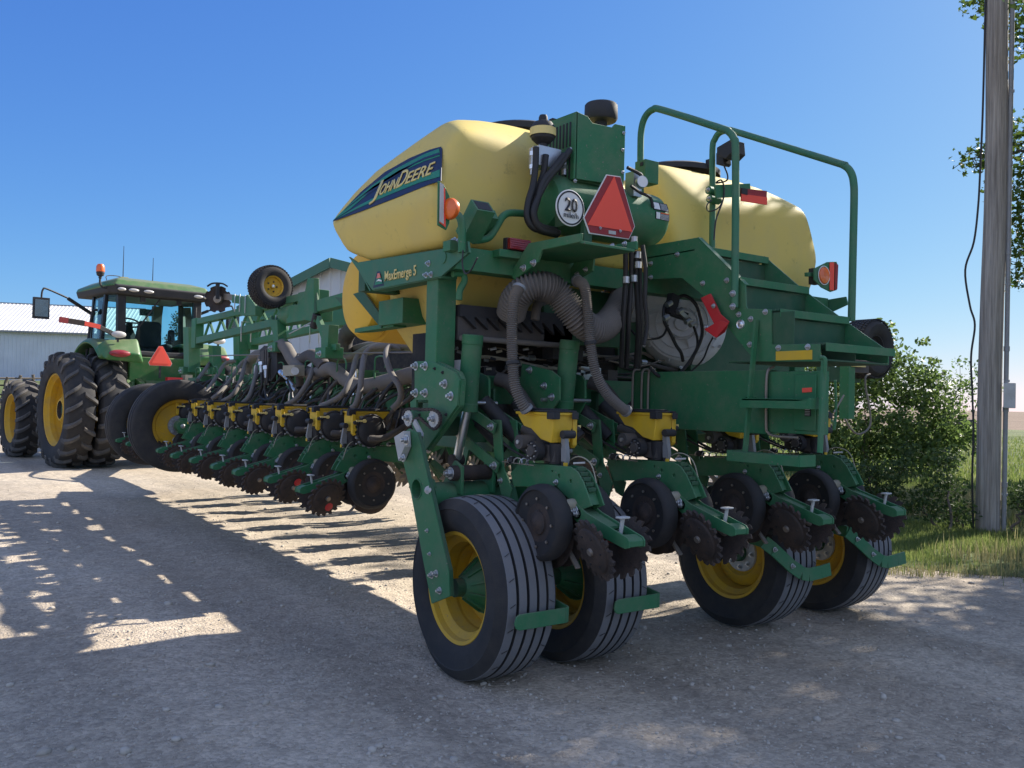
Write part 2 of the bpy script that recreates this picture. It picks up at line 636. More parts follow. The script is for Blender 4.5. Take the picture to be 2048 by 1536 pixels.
def make_row_unit(parent, hop_dy, red_paint=False):
    b = MB('green')
    side = [(.45, 1.108), (.36, 1.172), (.1, 1.182), (-.09, 1.186), (-.15, 1.165), (-.195, 1.12), (-.235, 1.06), (-.27, 1.0), (-.2, .975), (-.13, .995), (-.05, 1.035), (.02, 1.075), (.14, 1.06), (.41, 1.035)]
    for sx in (-1, 1):
        b.prism('x', side, sx * .036, sx * .046, holes=[[(.06 + y, 1.15 + z) for y, z in disc_pts(8, .007)], [(.0 + y, 1.13 + z) for y, z in disc_pts(8, .012)], [(-.1 + y, 1.11 + z) for y, z in disc_pts(8, .012)]])
    b.prism('x', [(.44, 1.1), (.35, 1.16), (-.08, 1.172), (-.14, 1.15), (-.2, 1.07), (-.24, 1.0), (-.13, 1.02), (.0, 1.1), (.4, 1.06)], -.036, .036)
    # ribs on the rounded tail of the casting
    for i in range(5):
        t = i / 4
        b.box(-.026, .026, -.13 - .085 * t - .008, -.13 - .085 * t + .012, 1.165 - .1 * t, 1.185 - .1 * t, 'green_dark')
    # shank, opener guard, linkage head and parallel arms
    b.prism('x', [(.15, 1.08), (-.03, 1.06), (-.02, .78), (.06, .7), (.12, .8)], -.018, .018, 'green_dark')
    head = [(.63, 1.41), (.54, 1.41), (.5, 1.14), (.41, 1.02), (.44, .93), (.5, .95), (.58, 1.12)]
    for sx in (-1, 1):
        b.prism('x', head, sx * .05, sx * .062)
        for (ya, za, yb, zb) in ((.58, 1.37, .93, 1.49), (.54, 1.145, .93, 1.3)):
            b.beam((sx * .09, ya - .03, za - .012), (sx * .09, yb, zb), .014, .062)
            b.bolt((sx * .097, ya, za), (sx, 0, 0), .017)
            b.bolt((sx * .097, yb - .02, zb), (sx, 0, 0), .017)
        b.cyl((sx * .046, -.125, .99), (sx * .15, -.125, .99), .034, .026, 14, 'beige')
        b.bolt((sx * .15, -.125, .99), (sx, 0, 0), .015)
        b.bolt((sx * .05, -.17, .95), (sx, 0, 0), .02)
        b.bolt((sx * .046, .02, 1.095), (sx, 0, 0), .011)
        b.bolt((sx * .062, .52, 1.06), (sx, 0, 0), .012)
        b.beam((sx * .08, -.125, .99), (sx * .075, 0, .89), .03, .04, 'soil_steel')
    b.box(-.1, .1, .9, .96, 1.26, 1.53)
    b.cyl((.0, .6, 1.24), (.0, .86, 1.38), .035, m='black')
    # seed tube guard that sticks out below, brake line, cables
    b.beam((0, -.04, .735), (0, -.12, .655), .03, .012, 'worn_steel')
    b.tube([(.03, .05, 1.19), (.035, -.06, 1.235), (.04, -.16, 1.2), (.045, -.21, 1.08)], .004, 6, 5, 'beige')
    b.tube([(-.03, .3, 1.2), (-.05, .42, 1.24), (-.04, .6, 1.3), (-.05, .85, 1.4)], .008, 6, 4, 'black')
    b.tube([(.03, .2, 1.2), (.06, .42, 1.22), (.05, .7, 1.34), (.03, .9, 1.45)], .01, 6, 4, 'black')
    b.beam((.0, -.06, 1.2), (.05, -.1, 1.205), .012, .01, 'grey_paint')
    o = b.build('row_unit', parent, bevel=.004, world=False)

    def sub(mb, name, bevel=0, seg=2, **k):
        return mb.build(name, o, bevel, seg, world=False, **k)
    # hopper with its lid and latch
    y0 = hop_dy
    h = MB('yellow')
    top = [(-.075, y0), (.075, y0), (.075, y0 + .33), (-.075, y0 + .33)]
    prof = [(y0, 1.465), (y0 + .33, 1.465), (y0 + .325, 1.44), (y0 + .27, 1.385), (y0 + .2, 1.372), (y0 + .11, 1.318), (y0 + .02, 1.302), (y0 + .005, 1.38)]
    h.prism('x', prof, -.068, .068)
    h.prism('x', [(y0 - .012, 1.467), (y0 + .34, 1.467), (y0 + .34, 1.45), (y0 - .012, 1.45)], -.077, .077)
    h.prism('x', [(y0 + .0, 1.44), (y0 + .03, 1.44), (y0 + .04, 1.36), (y0 + .06, 1.3), (y0 + .02, 1.27), (y0 + .0, 1.29)], .069, .1)
    sub(h, 'seed_hopper', .006, 3)
    l = MB('black')
    l.box(-.083, .083, y0 - .015, y0 + .35, 1.468, 1.478)
    l.box(-.06, .06, y0 + .03, y0 + .3, 1.478, 1.486)
    for sx in (-1, 1):
        l.prism('z', [(sx * .079, y0 - .016), (sx * .079, y0 + .035), (sx * .088, y0 + .035), (sx * .088, y0 - .024), (sx * .04, y0 - .024), (sx * .055, y0 - .014)], 1.43, 1.468)
    sub(l, 'hopper_lid', .003)
    # vacuum dome and its hose on the right, drive and meter parts on the left
    d = MB('black')
    c = (.078, y0 + .17, 1.312)
    d.lathe([(.13, -.03), (.134, .02), (.128, .034), (.121, .028), (.114, .038), (.09, .054), (.045, .062), (0, .063)], c, (1, 0, 0), 40, ms=['hose_dark'] + ['black'] * 6)
    for i in range(9):
        t = rad(130 + i * 19)
        p = V(.07, y0 + .17 + .134 * math.cos(t), 1.315 + .134 * math.sin(t))
        d.cyl(p, p + V(.03, 0, 0), .012, n=8, m='cast_grey')
    d.cyl((.06, y0 + .02, 1.375), (.125, y0 + .02, 1.375), .016, n=8, m='black')
    d.box(.12, .14, y0 + .02, y0 + .085, 1.384, 1.398, 'decal_yellow')
    d.cyl((.12, y0 + .09, 1.39), (.142, y0 + .09, 1.39), .014, n=10, m='decal_yellow')
    sub(d, 'vacuum_dome')
    v = MB('hose_dark')
    v.tube([(.14, y0 + .13, 1.25), (.155, y0 + .18, 1.25), (.155, y0 + .26, 1.258), (.14, y0 + .36, 1.3), (.1, y0 + .5, 1.36)], lambda a, b_: .027, 10, 5)
    v.lathe([(0, .03), (.02, .026), (.03, .01), (.03, -.03)], (.14, y0 + .145, 1.25), (0, -1, .02), 10)
    sub(v, 'vacuum_hose')
    g = MB('black')
    g.cyl((-.06, y0 + .13, 1.255), (-.11, y0 + .13, 1.255), .055, n=18)
    g.cyl((-.11, y0 + .13, 1.255), (-.125, y0 + .13, 1.255), .03, n=14, m='hose_dark')
    g.cyl((-.06, y0 + .2, 1.3), (-.15, y0 + .2, 1.3), .04, n=14, m='hose_dark')
    g.cyl((-.15, y0 + .2, 1.3), (-.16, y0 + .2, 1.3), .012, n=8, m='steel')
    g.cyl((0, y0 + .04, 1.3), (0, y0 + .05, 1.19), .05, .04, 14, 'black')
    g.box(-.04, .04, y0 + .02, y0 + .28, 1.2, 1.29, 'hose_dark')
    g.prism('x', [(y0 - .03, 1.34), (y0 - .0, 1.35), (y0 - .005, 1.2), (y0 - .03, 1.17), (y0 - .05, 1.22)], -.014, .012, 'cast_grey')
    g.cyl((-.03, y0 - .03, 1.35), (.05, y0 - .03, 1.35), .022, n=12, m='black')
    g.tube([(-.1 + .018 * math.cos(t * .9), y0 + .14 + .0065 * t * 1.3, 1.19 + .018 * math.sin(t * .9)) for t in range(0, 28)], .004, 5, 1, 'steel')
    g.box(-.12, -.115, y0 + .1, y0 + .4, 1.175, 1.18, 'worn_steel')
    g.cyl((-.12, y0 + .32, 1.19), (-.08, y0 + .32, 1.19), .02, n=10, m='black')
    g.cyl((0, y0 - .02, 1.175), (0, y0 - .02, 1.205), .02, n=10, m='black')
    g.box(-.022, .0, y0 - .045, y0 - .035, 1.175, 1.2, 'yellow')
    for i in range(8):
        t = i * .785
        p = V(-.11, y0 + .13 + .04 * math.cos(t), 1.255 + .04 * math.sin(t))
        g.cyl(p, p - V(.008, 0, 0), .005, n=6, m='steel')
    sub(g, 'seed_meter')
    for s_ in (-1, 1):
        sub(gauge_wheel_mb(s_), 'gauge_wheel')
        w = sub(closing_wheel_mb(s_), 'closing_wheel')
    # opener discs
    od = MB('soil_steel')
    for s_ in (-1, 1):
        od.lathe([(0, 0), (.185, 0), (.188, .002), (.185, .004), (0, .004)], (s_ * .022, .06, .82), (s_, .08, .05), 32)
    sub(od, 'opener_disc')
    # closing arm: a tray with slots
    a = MB('green')
    arm = [(-.1, .985), (-.16, 1.0), (-.24, .962), (-.545, .878), (-.56, .862), (-.56, .832), (-.53, .822), (-.4, .848), (-.22, .88), (-.12, .93)]
    a.prism('x', arm, -.054, -.043)
    a.prism('x', arm, .043, .054)
    a.prism('x', [(-.1, .965), (-.16, .98), (-.24, .95), (-.38, .91), (-.38, .895), (-.24, .93), (-.12, .94)], -.043, .043)
    a.prism('x', [(-.5, .886), (-.545, .872), (-.556, .86), (-.556, .834), (-.53, .826), (-.5, .834)], -.043, .043)
    a.box(-.043, .043, -.52, -.36, .835, .852, 'red_dark')
    for i in range(4):
        a.box(-.042, .042, -.495 + i * .035, -.485 + i * .035, .85, .872 + i * .006, 'green_dark')
    for s_ in (-1, 1):
        a.bolt((s_ * .054, -.15, .963), (s_, 0, 0), .018)
        a.cyl((s_ * .05, -.36, .83), (s_ * .1, -.36, .8), .016, n=10, m='worn_steel')
    sub(a, 'closing_arm', .003)
    t = MB('grey_paint')
    t.beam((0, -.435, .86), (0, -.455, .96), .02, .012)
    t.box(-.032, .032, -.475, -.435, .957, .967)
    sub(t, 'adjustment_handle', .003)
    # row cleaner in front
    for s_ in (-1, 1):
        r = MB('worn_steel')
        ax = V(s_, -.35, .1).normalized()
        c = V(s_ * .12, .8, .87)
        spiked_disc(r, c, ax, .095, 12, .055, .012, 'worn_steel', .008)
        r.lathe([(0, .03), (.03, .03), (.06, .012), (.09, .01)], c, ax, 20, m='worn_steel', cap=False)
        r.beam(c, (s_ * .02, .62, 1.05), .025, .05, 'green_dark')
        sub(r, 'row_cleaner')
    return o


rear_y = 3.63
unit_r = make_row_unit(planter, .03)
rel = planter.location
REAR_X = [2.93, 3.692, 4.454, 5.216]
DROP = .02
unit_r.location = V(REAR_X[0], rear_y, 0) - rel
for i, x in enumerate(REAR_X[1:]):
    copy_part(unit_r, planter, V(x, rear_y, DROP * (i + 1) * .3) - rel, 0)
# left wing, folded forwards: its units look out to the left
unit_w = make_row_unit(planter, -.16)
WY0, WX, WZ = 6.44, 3.1, -.055
random.seed(2)
wing_units = []
for i in range(10):
    p = V(WX, WY0 + .762 * i, WZ + .003 * i) - rel
    if i == 0:
        unit_w.location = p
        unit_w.rotation_euler = (0, 0, -math.pi / 2)
    else:
        cu_ = copy_part(unit_w, planter, p + V(random.uniform(-.02, .02), 0, random.uniform(-.008, .008)), -math.pi / 2 + random.uniform(-.012, .012))
        if i == 1:
            cu_first = cu_
# two of their closing wheels carry a daub of red paint
for i, (dy_, dz_) in enumerate(((-.36, -.07), (-.33, .04))):
    u_ = unit_w if i == 0 else cu_first
    pm = MB('red')
    cc = V(.155, dy_, .795 + dz_)
    pm.lathe([(0, .0035), (.03, .003), (.035, 0)], cc + V(-.008, 0, 0), (math.cos(rad(22)), .14, -math.sin(rad(22))), 9, cap=False)
    pm.build('paint_mark', u_, world=False)
# right wing, mirrored: its units look out to the right
for i in range(9):
    copy_part(unit_w, planter, V(2 * CX - WX, WY0 + .3 + .762 * i, WZ) - rel, math.pi / 2)


# ---- ribbed transport wheels
def ribbed_tyre(c, R=.5, w=.36, rim=.29):
    pr, ms = [], []

    def a(r, h, m):
        pr.append((r, h))
        ms.append(m)
    hw = w / 2
    a(rim, -hw + .05, 'rubber')
    a(rim + .02, -hw + .02, 'rubber')
    a(rim + .035, -hw + .006, 'rubber')
    a(R - .13, -hw - .008, 'rubber')
    a(R - .075, -hw - .006, 'rubber')
    a(R - .07, -hw - .01, 'rubber')
    a(R - .03, -hw + .012, 'rubber')
    a(R - .014, -hw + .03, 'rubber_tread')
    ribs = 5
    tw = w - .062
    gw = .017
    rw = (tw - gw * (ribs - 1)) / ribs
    x = -tw / 2
    for i in range(ribs):
        cr = lambda q: R - .012 * (2 * q / tw) ** 2
        a(cr(x), x, 'rubber_tread')
        a(cr(x + rw / 2), x + rw / 2, 'rubber_tread')
        if i < ribs - 1:
            a(cr(x + rw), x + rw, 'rubber')
            a(R - .022, x + rw + .002, 'rubber')
            a(R - .022, x + rw + gw - .002, 'rubber')
        else:
            a(cr(x + rw), x + rw, 'rubber_tread')
        x += rw + gw
    a(R - .014, hw - .03, 'rubber')
    a(R - .03, hw - .012, 'rubber')
    a(R - .075, hw + .006, 'rubber')
    a(R - .13, hw + .008, 'rubber')
    a(rim + .035, hw - .006, 'rubber')
    a(rim, hw - .05, 'rubber')
    mb = MB('rubber')
    mb.lathe(pr, c, (1, 0, 0), 96, cap=False, ms=ms)
    # the tyre bulges a little where it carries the load
    for q, p in enumerate(mb.v):
        if p[2] < .13 and c[2] < .6:
            k_ = (.13 - p[2]) / .13
            mb.v[q] = (c[0] + (p[0] - c[0]) * (1 + .13 * k_), p[1], max(p[2], .004))
    # wear bars across the shoulder ribs
    for i in range(24):
        t = 2 * math.pi * i / 24
        for s_ in (-1, 1):
            q = V(c) + V(s_ * (hw - .052), (R - .005) * math.cos(t), (R - .005) * math.sin(t))
            tg = V(0, -math.sin(t), math.cos(t))
            mb.beam(q - tg * .004 - V(s_ * .02, 0, 0), q + V(s_ * .012, 0, 0) + tg * .012, .003, .003, 'rubber', upv=(0, math.cos(t), math.sin(t)))
    return mb


def rim_mb(c, dish, rim=.29, w=.36, hub='plate'):
    """dish: the axial depth of the disc behind the left face; negative x is the face we see"""
    mb = MB('rim_yellow')
    hw = w / 2 - .03
    x0 = -hw
    xd = x0 + dish
    pr = [(rim + .02, x0 - .002), (rim + .014, x0 - .008), (rim - .004, x0), (rim - .012, x0 + .03), (rim - .045, x0 + .06), (rim - .05, x0 + .11), (rim - .062, x0 + .15)]
    pr = [p for p in pr if p[1] < xd - .01 or p[1] < x0 + .065]
    pr += [(pr[-1][0] - .008, xd), (rim * .62, xd - .03), (rim * .55, xd - .035), (rim * .48, xd - .01), (.02, xd - .01)]
    mb.lathe(pr, c, (1, 0, 0), 64, cap=False)
    mb.lathe([(rim - .06, x0 + .12), (rim - .05, hw - .06), (rim - .012, hw - .03), (rim + .014, hw + .006)], c, (1, 0, 0), 48, cap=False)
    c = V(c)
    if hub == 'plate':
        mb.lathe([(0, xd - .028), (.09, xd - .028), (.13, xd - .024), (.134, xd - .008)], c, (1, 0, 0), 32, m='grey_paint', cap=False)
        for i in range(8):
            t = i * math.pi / 4
            mb.bolt(c + V(xd - .028, .1 * math.cos(t), .1 * math.sin(t)), (-1, 0, 0), .013)
        mb.lathe([(0, xd - .07), (.05, xd - .07), (.06, xd - .06), (.06, xd - .02)], c, (1, 0, 0), 24, m='green_dark', cap=False)
    else:
        # spoked green drive hub that reaches out of the dish
        mb.lathe([(.03, x0 + .03), (.055, x0 + .03), (.07, x0 + .06), (.15, xd - .03), (.155, xd - .012), (.14, xd - .01)], c, (1, 0, 0), 32, m='green', cap=False)
        for i in range(9):
            t = 2 * math.pi * i / 9
            u = V(0, math.cos(t), math.sin(t))
            mb.beam(c + V(x0 + .05, 0, 0) + u * .06, c + V(xd - .02, 0, 0) + u * .155, .008, .03, 'green', upv=u)
        for i in range(64):
            t = 2 * math.pi * i / 64
            u = V(0, math.cos(t), math.sin(t))
            p = c + V(xd - .035, 0, 0) + u * .155
            mb.beam(p, p + V(.02, 0, 0), .007, .01, 'green', upv=u)
        for i in range(5):
            t = 2 * math.pi * i / 5 + .4
            mb.bolt(c + V(xd - .03, .13 * math.cos(t), .13 * math.sin(t)), (-1, 0, 0), .012)
        mb.cyl(c + V(x0 - .02, 0, 0), c + V(x0 + .06, 0, 0), .05, n=18, m='green_dark')
    return mb


WHEEL_X = [2.68, 3.34, 4.9, 5.8]
WHEEL_Y = 4.06
for i, x in enumerate(WHEEL_X):
    c = (x, WHEEL_Y, .493)
    o = rim_mb(c, .2 if i < 2 else .14, hub='drive' if i < 2 else 'plate').build('transport_wheel', planter, sharp=30)
    t = ribbed_tyre(c).build('tyre', o, sharp=32)
    # scraper bar behind the tyre
    s = MB('green')
    if i < 2:
        s.prism('y', [(x - .15, .415), (x - .14, .39), (x - .12, .38), (x + .17, .38), (x + .17, .46), (x - .12, .46), (x - .14, .45)], WHEEL_Y - .552, WHEEL_Y - .54)
        for i in range(6):
            t0_, t1_ = math.pi / 2 * i / 6, math.pi / 2 * (i + 1) / 6
            s.beam((x + .17 + .04 * math.sin(t0_), WHEEL_Y - .506 - .04 * math.cos(t0_), .42), (x + .17 + .04 * math.sin(t1_), WHEEL_Y - .506 - .04 * math.cos(t1_), .42), .012, .08)
        s.prism('x', [(WHEEL_Y + .1, .55), (WHEEL_Y + .1, .46), (WHEEL_Y - .506, .38), (WHEEL_Y - .506, .46)], x + .204, x + .216)
    else:
        yb = WHEEL_Y - .56
        pts = [(x - .36, yb + .1, .66), (x - .3, yb + .07, .61), (x - .17, yb + .03, .5), (x - .1, yb, .45), (x - .03, yb, .435), (x + .1, yb, .44), (x + .2, yb, .45)]
        for p, q in zip(pts, pts[1:]):
            s.beam(p, q, .014, .085, upv=(0, .1, 1))
        for p in (pts[1], pts[2]):
            s.bolt(V(p) + V(0, -.008, .0), (0, -1, 0), .012)
        s.beam((x - .36, yb + .1, .66), (x - .38, WHEEL_Y, .72), .02, .08)
    s.build('tyre_scraper', planter, .003)


def part(mb, name, bevel=0, seg=2, sharp=38, parent=None):
    return mb.build(name, parent or planter, bevel, seg, sharp=sharp)


def arcpts(cy, cz, r, n):
    return [(cy + r * math.cos(2 * math.pi * i / n), cz + r * math.sin(2 * math.pi * i / n)) for i in range(n)]


# ---- wheel arms and lift brackets at the near rear corner
AX = 2.42
a = MB('green')
hc = (2.42,4.338,1.011)
a.prism('x', [(4.582,1.294),(4.45,1.35),(4.359,1.331),(4.315,1.262),(4.172,0.988),(3.973,0.61),(3.957,0.478),(4.144,0.402),(4.237,0.597),(4.406,0.976),(4.533,1.191)], AX, AX + .012,
        holes=[arcpts(hc[1], hc[2], .055, 20)])
edge = [(4.359,1.331),(4.315,1.262),(4.172,0.988),(3.973,0.61),(3.957,0.478)]
for (ya, za), (yb, zb) in zip(edge, edge[1:]):
    a.beam((AX + .016, ya, za), (AX + .016, yb, zb), .02, .008, 'green_dark', upv=(0, 1, 0))
ring = arcpts(hc[1], hc[2], .057, 20)
for i in range(20):
    p, q = ring[i], ring[(i + 1) % 20]
    a.beam((AX + .045, p[0], p[1]), (AX + .045, q[0], q[1]), .006, .1, upv=(1, 0, 0))
for p in [(2.42,4.146,0.558),(2.42,4.098,0.575),(2.42,4.057,0.49),(2.42,4.207,0.793),(2.42,4.173,0.669)]:
    a.bolt(V(p), (-1, 0, 0), .014 if p[2] < .6 else .008)
a.bolt(V((2.42,4.207,1.018)), (-.3, -1, 0), .016)
part(a, 'wheel_arm', .003)
w = MB('grey_paint')
w.prism('x', [(4.538,1.297),(4.424,1.337),(4.407,1.248),(4.475,1.16)], 2.37, 2.415)
w.bolt(V((2.36,4.365,1.288)), (-1, 0, 0), .022)
w.bolt(V((2.36,4.396,1.184)), (-1, 0, 0), .016)
part(w, 'arm_spacer', .003)

b = MB('green')
pl = [(4.676,1.751),(4.51,1.75),(4.427,1.739),(4.195,1.677),(4.155,1.634),(4.17,1.491),(4.514,1.219),(4.614,1.262),(4.694,1.362),(4.72,1.502),(4.664,1.524)]
b.prism('x', pl, 2.57, 2.585, holes=[[(4.645,1.515),(4.499,1.517),(4.496,1.449),(4.642,1.446)]])
for (ya, za), (yb, zb) in zip(pl[2:7], pl[3:7]):
    b.beam((2.6, ya, za), (2.6, yb, zb), .03, .012, upv=(0, 1, 0))
for p in [(2.57,4.656,1.722),(2.57,4.539,1.72),(2.57,4.648,1.558),(2.57,4.531,1.559),(2.57,4.307,1.612),(2.57,4.237,1.543)]:
    b.bolt(V(p), (-1, 0, 0), .019)
for p in [(2.57,4.426,1.703),(2.57,4.333,1.679),(2.57,4.282,1.437),(2.57,4.592,1.426)]:
    b.bolt(V(p), (-1, 0, 0), .007, 'black')
p2 = [(4.524,1.695),(4.438,1.672),(4.41,1.648),(4.404,1.507),(4.592,1.272),(4.699,1.012),(4.759,1.006),(4.635,1.333),(4.516,1.508)]
b.prism('x', p2, 2.94, 2.955)
part(b, 'lift_bracket', .004)
# sprockets and chain of the drive
k = MB('grey_paint')
c1, c2 = V((2.52,4.643,1.406)), V((2.52,4.337,1.409))
for c, r in ((c1, .05), (c2, .056)):
    pts = []
    for i in range(18 * 2):
        t = math.pi * i / 18
        rr = r * (1.06 if i % 2 else .95)
        pts.append((c.y + rr * math.cos(t), c.z + rr * math.sin(t)))
    k.prism('x', pts, 2.515, 2.522)
    k.bolt(V(2.515, c.y, c.z), (-1, 0, 0), .02)
k.beam(V((2.5,4.531,1.388)), V((2.5,4.437,1.307)), .014, .035)
k.bolt(V((2.5,4.437,1.307)), (-1, 0, 0), .014)
ks = part(k, 'drive_sprocket', .001)
ch = MB('soil_steel')
path = catmull([(2.518,4.709,1.398),(2.518,4.698,1.437),(2.518,4.642,1.46),(2.518,4.47,1.461),(2.518,4.336,1.461),(2.518,4.267,1.434),(2.518,4.265,1.391),(2.518,4.331,1.352),(2.518,4.437,1.385),(2.518,4.51,1.41),(2.518,4.582,1.389)], 6)
for i, (p, q) in enumerate(zip(path, path[1:])):
    ch.beam(p, q, .012 if i % 2 else .018, .013, upv=(1, 0, 0))
part(ch, 'drive_chain', parent=ks)

for i, (tx, top, bot, rod) in enumerate(((2.77, (2.77,4.333,1.911), (2.77,4.38,1.457), (2.77,4.486,1.158)), (3.42, (3.42,4.223,1.912), (3.42,4.273,1.485), (3.42,4.351,1.216)))):
    cy = MB('green')
    top, bot, rod = V(top), V(bot), V(rod)
    dv = (bot - top).normalized()
    cy.lathe([(0, 0), (.058, 0), (.063, .006), (.063, .055), (.06, .06), (.06, (bot - top).length - .05), (.064, (bot - top).length - .045), (.064, (bot - top).length), (0, (bot - top).length)], top, dv, 36)
    o = part(cy, 'lift_cylinder', sharp=30)
    rd = MB('chrome')
    rd.cyl(bot, rod + dv * .03, .027, n=20)
    rd.cyl(rod + V(-.04, 0, 0), rod + V(.04, 0, 0), .035, n=18, m='soil_steel')
    part(rd, 'cylinder_rod', parent=o)
    pn = MB('steel')
    pn.cyl(V(tx - .19, bot.y - .02, bot.z + .05), V(tx + .2, bot.y - .02, bot.z + .05), .012, n=12)
    part(pn, 'pivot_pin', parent=o)
# second bracket and the rock shafts under both
b = MB('green')
pl = [(4.525,1.765),(4.214,1.715),(4.134,1.672),(4.129,1.535),(4.431,1.277),(4.549,1.53)]
b.prism('x', pl, 3.27, 3.285)
b.prism('x', [(4.351,1.706),(4.28,1.692),(4.25,1.66),(4.245,1.52),(4.45,1.274),(4.554,1.202),(4.407,1.521)], 3.57, 3.585)
for p in [(3.27,4.279,1.62),(3.27,4.201,1.552),(3.27,4.434,1.721)]:
    b.bolt(V(p), (-1, 0, 0), .017)
part(b, 'lift_bracket', .004)
r = MB('green_dark')
r.cyl((2.5, 4.34, .96), (3.16, 4.34, .96), .085, n=28, m='green')
r.prism('x', [(4.5, .98), (4.34, 1.02), (4.22, .9), (4.3, .78), (4.46, .8)], 2.68, 2.72, 'green')
r.beam((2.86, 4.34, .87), (2.92, 4.06, .5), .03, .14, 'green')
r.cyl((2.6, 4.27, 1.1), (2.92, 4.27, 1.1), .045, n=18, m='soil_steel')
r.bolt((2.6, 4.27, 1.1), (-1, 0, 0), .025)
r.prism('x', [(4.45, 1.0), (4.3, 1.17), (4.22, 1.14), (4.22, .98)], 2.64, 2.66, 'green')
r.prism('x', [(4.45, 1.0), (4.3, 1.17), (4.22, 1.14), (4.22, .98)], 2.86, 2.88, 'green')
r.prism('x', [(4.5, 1.02), (4.24, 1.02), (4.2, .9), (4.5, .88)], 2.98, 3.1, 'green')
r.cyl((3.2, 4.34, .87), (3.7, 4.34, .87), .07, n=24)
r.beam((3.56, 4.34, .87), (3.52, 4.06, .5), .03, .14, 'green')
r.beam((3.14, 4.3, .9), (3.12, 4.06, .5), .016, .13, 'green')
r.cyl((4.5, 4.34, .87), (6.1, 4.34, .87), .07, n=24)
for x in (5.12, 6.02):
    r.beam((x, 4.34, .87), (x, 4.06, .5), .03, .14, 'green')
r.box(2.95, 3.0, 4.05, 4.2, .55, .75, 'hose_dark')
part(r, 'rock_shaft', .003)

# ---- main frame: rear tool bar, uprights, tank cradle
f = MB('green')
f.box(2.62, 6.0, 4.56, 4.74, 1.5, 1.68)
f.box(2.62, 6.0, 4.56, 4.7, 1.3, 1.42, 'green_dark')
f.box(3.35, 5.95, 5.3, 5.5, 1.25, 1.5, 'green_dark')
f.box(3.36, 4.12, 4.42, 4.46, 1.9, 2.27, 'green_dark')
f.box(3.95, 4.2, 4.7, 14.2, 1.15, 1.4, 'green_dark')
f.box(4.5, 4.75, 4.7, 14.2, 1.15, 1.4, 'green_dark')
f.box(4.75, 5.9, 4.45, 5.0, 1.7, 2.2, 'green_dark')  # dark filler boxes, added to block the bright sky below the stairs
f.box(4.3, 4.75, 4.75, 5.0, 1.7, 2.24, 'green_dark')
for x in (3.05, 3.9, 4.8, 5.6):
    f.box(x - .01, x + .01, 4.5, 5.4, 1.2, 1.6, 'green_dark')
f.box(2.575, 2.705, 4.425, 4.56, 1.7, 2.3, 'green')
f.box(2 * CX - 2.705, 2 * CX - 2.575, 4.425, 4.56, 1.7, 2.3, 'green')
part(f, 'main_frame', .006)

f = MB('green_frame')
fl = [(5.629,2.507),(5.48,2.447),(4.265,2.389),(4.068,2.402),(4.05,2.339),(4.347,2.237),(5.245,2.239)]
f.prism('x', fl, 2.55, 2.565)
f.prism('x', fl, 2 * CX - 2.565, 2 * CX - 2.55)
top = [(2.56,5.48,2.447),(2.56,4.265,2.389)]
f.beam(V(top[0]) + V(.05, 0, 0), V(top[1]) + V(.05, 0, 0), .1, .012)
bt = [(2.56,5.245,2.239),(2.56,4.347,2.237)]
f.beam(V(bt[0]) + V(.05, 0, 0), V(bt[1]) + V(.05, 0, 0), .1, .012)
f.beam(V(top[0]) + V(.1, .05, 0), V(bt[0]) + V(.1, .05, 0), .2, .012, upv=(0, 1, 0))
for p in [(2.55,4.492,2.328),(2.55,4.518,2.262),(2.55,4.459,2.259),(2.55,4.201,2.425),(2.55,4.142,2.417)]:
    f.bolt(V(p), (-1, 0, 0), .013)
f.prism('x', arcpts((2.55,4.324,2.343)[1], (2.55,4.324,2.343)[2], .035, 20), 2.544, 2.552, 'green_frame')
# rear cross beam
f.box(2.57, 6.07, 4.22, 4.34, 2.27, 2.4, 'green')
f.box(2.57, 6.07, 5.4, 5.5, 2.25, 2.4, 'green_dark')
# open tube stub and tarp hooks
s0, s1 = V((2.66,4.244,2.462)), V((2.66,4.087,2.618))
f.beam(s0, s1, .12, .1, 'green', upv=(0, 1, .4))
f.beam(s1 - (s1 - s0) * .05, s1 + (s1 - s0) * .01, .095, .075, 'black', upv=(0, 1, .4))
f.beam(V((2.8,4.339,2.508)), V((2.8,4.199,2.611)), .06, .07, 'green', upv=(0, 1, .4))
f.tube([(2.692,4.24,2.448),(2.786,4.24,2.469),(2.827,4.24,2.503),(2.865,4.24,2.562),(2.903,4.24,2.618),(2.953,4.24,2.646),(3.064,4.24,2.658)], .022, 10, 5, 'green')
f.tube([(2.599,4.3,2.25),(2.667,4.3,2.257),(2.681,4.3,2.217),(2.652,4.3,2.162),(2.647,4.3,2.103)], .02, 10, 5, 'green')
f.prism('x', [(6.419,2.313),(6.229,2.289),(5.812,2.037),(5.877,2.007)], 2.8, 2.815, 'green_dark')
f.prism('x', [(5.955,2.291),(5.785,2.298),(5.438,2.064),(5.481,2.011)], 2.74, 2.755, 'green_dark')
f.beam(V((2.8,5.929,2.017)), V((2.8,5.313,2.027)), .1, .03, 'green')
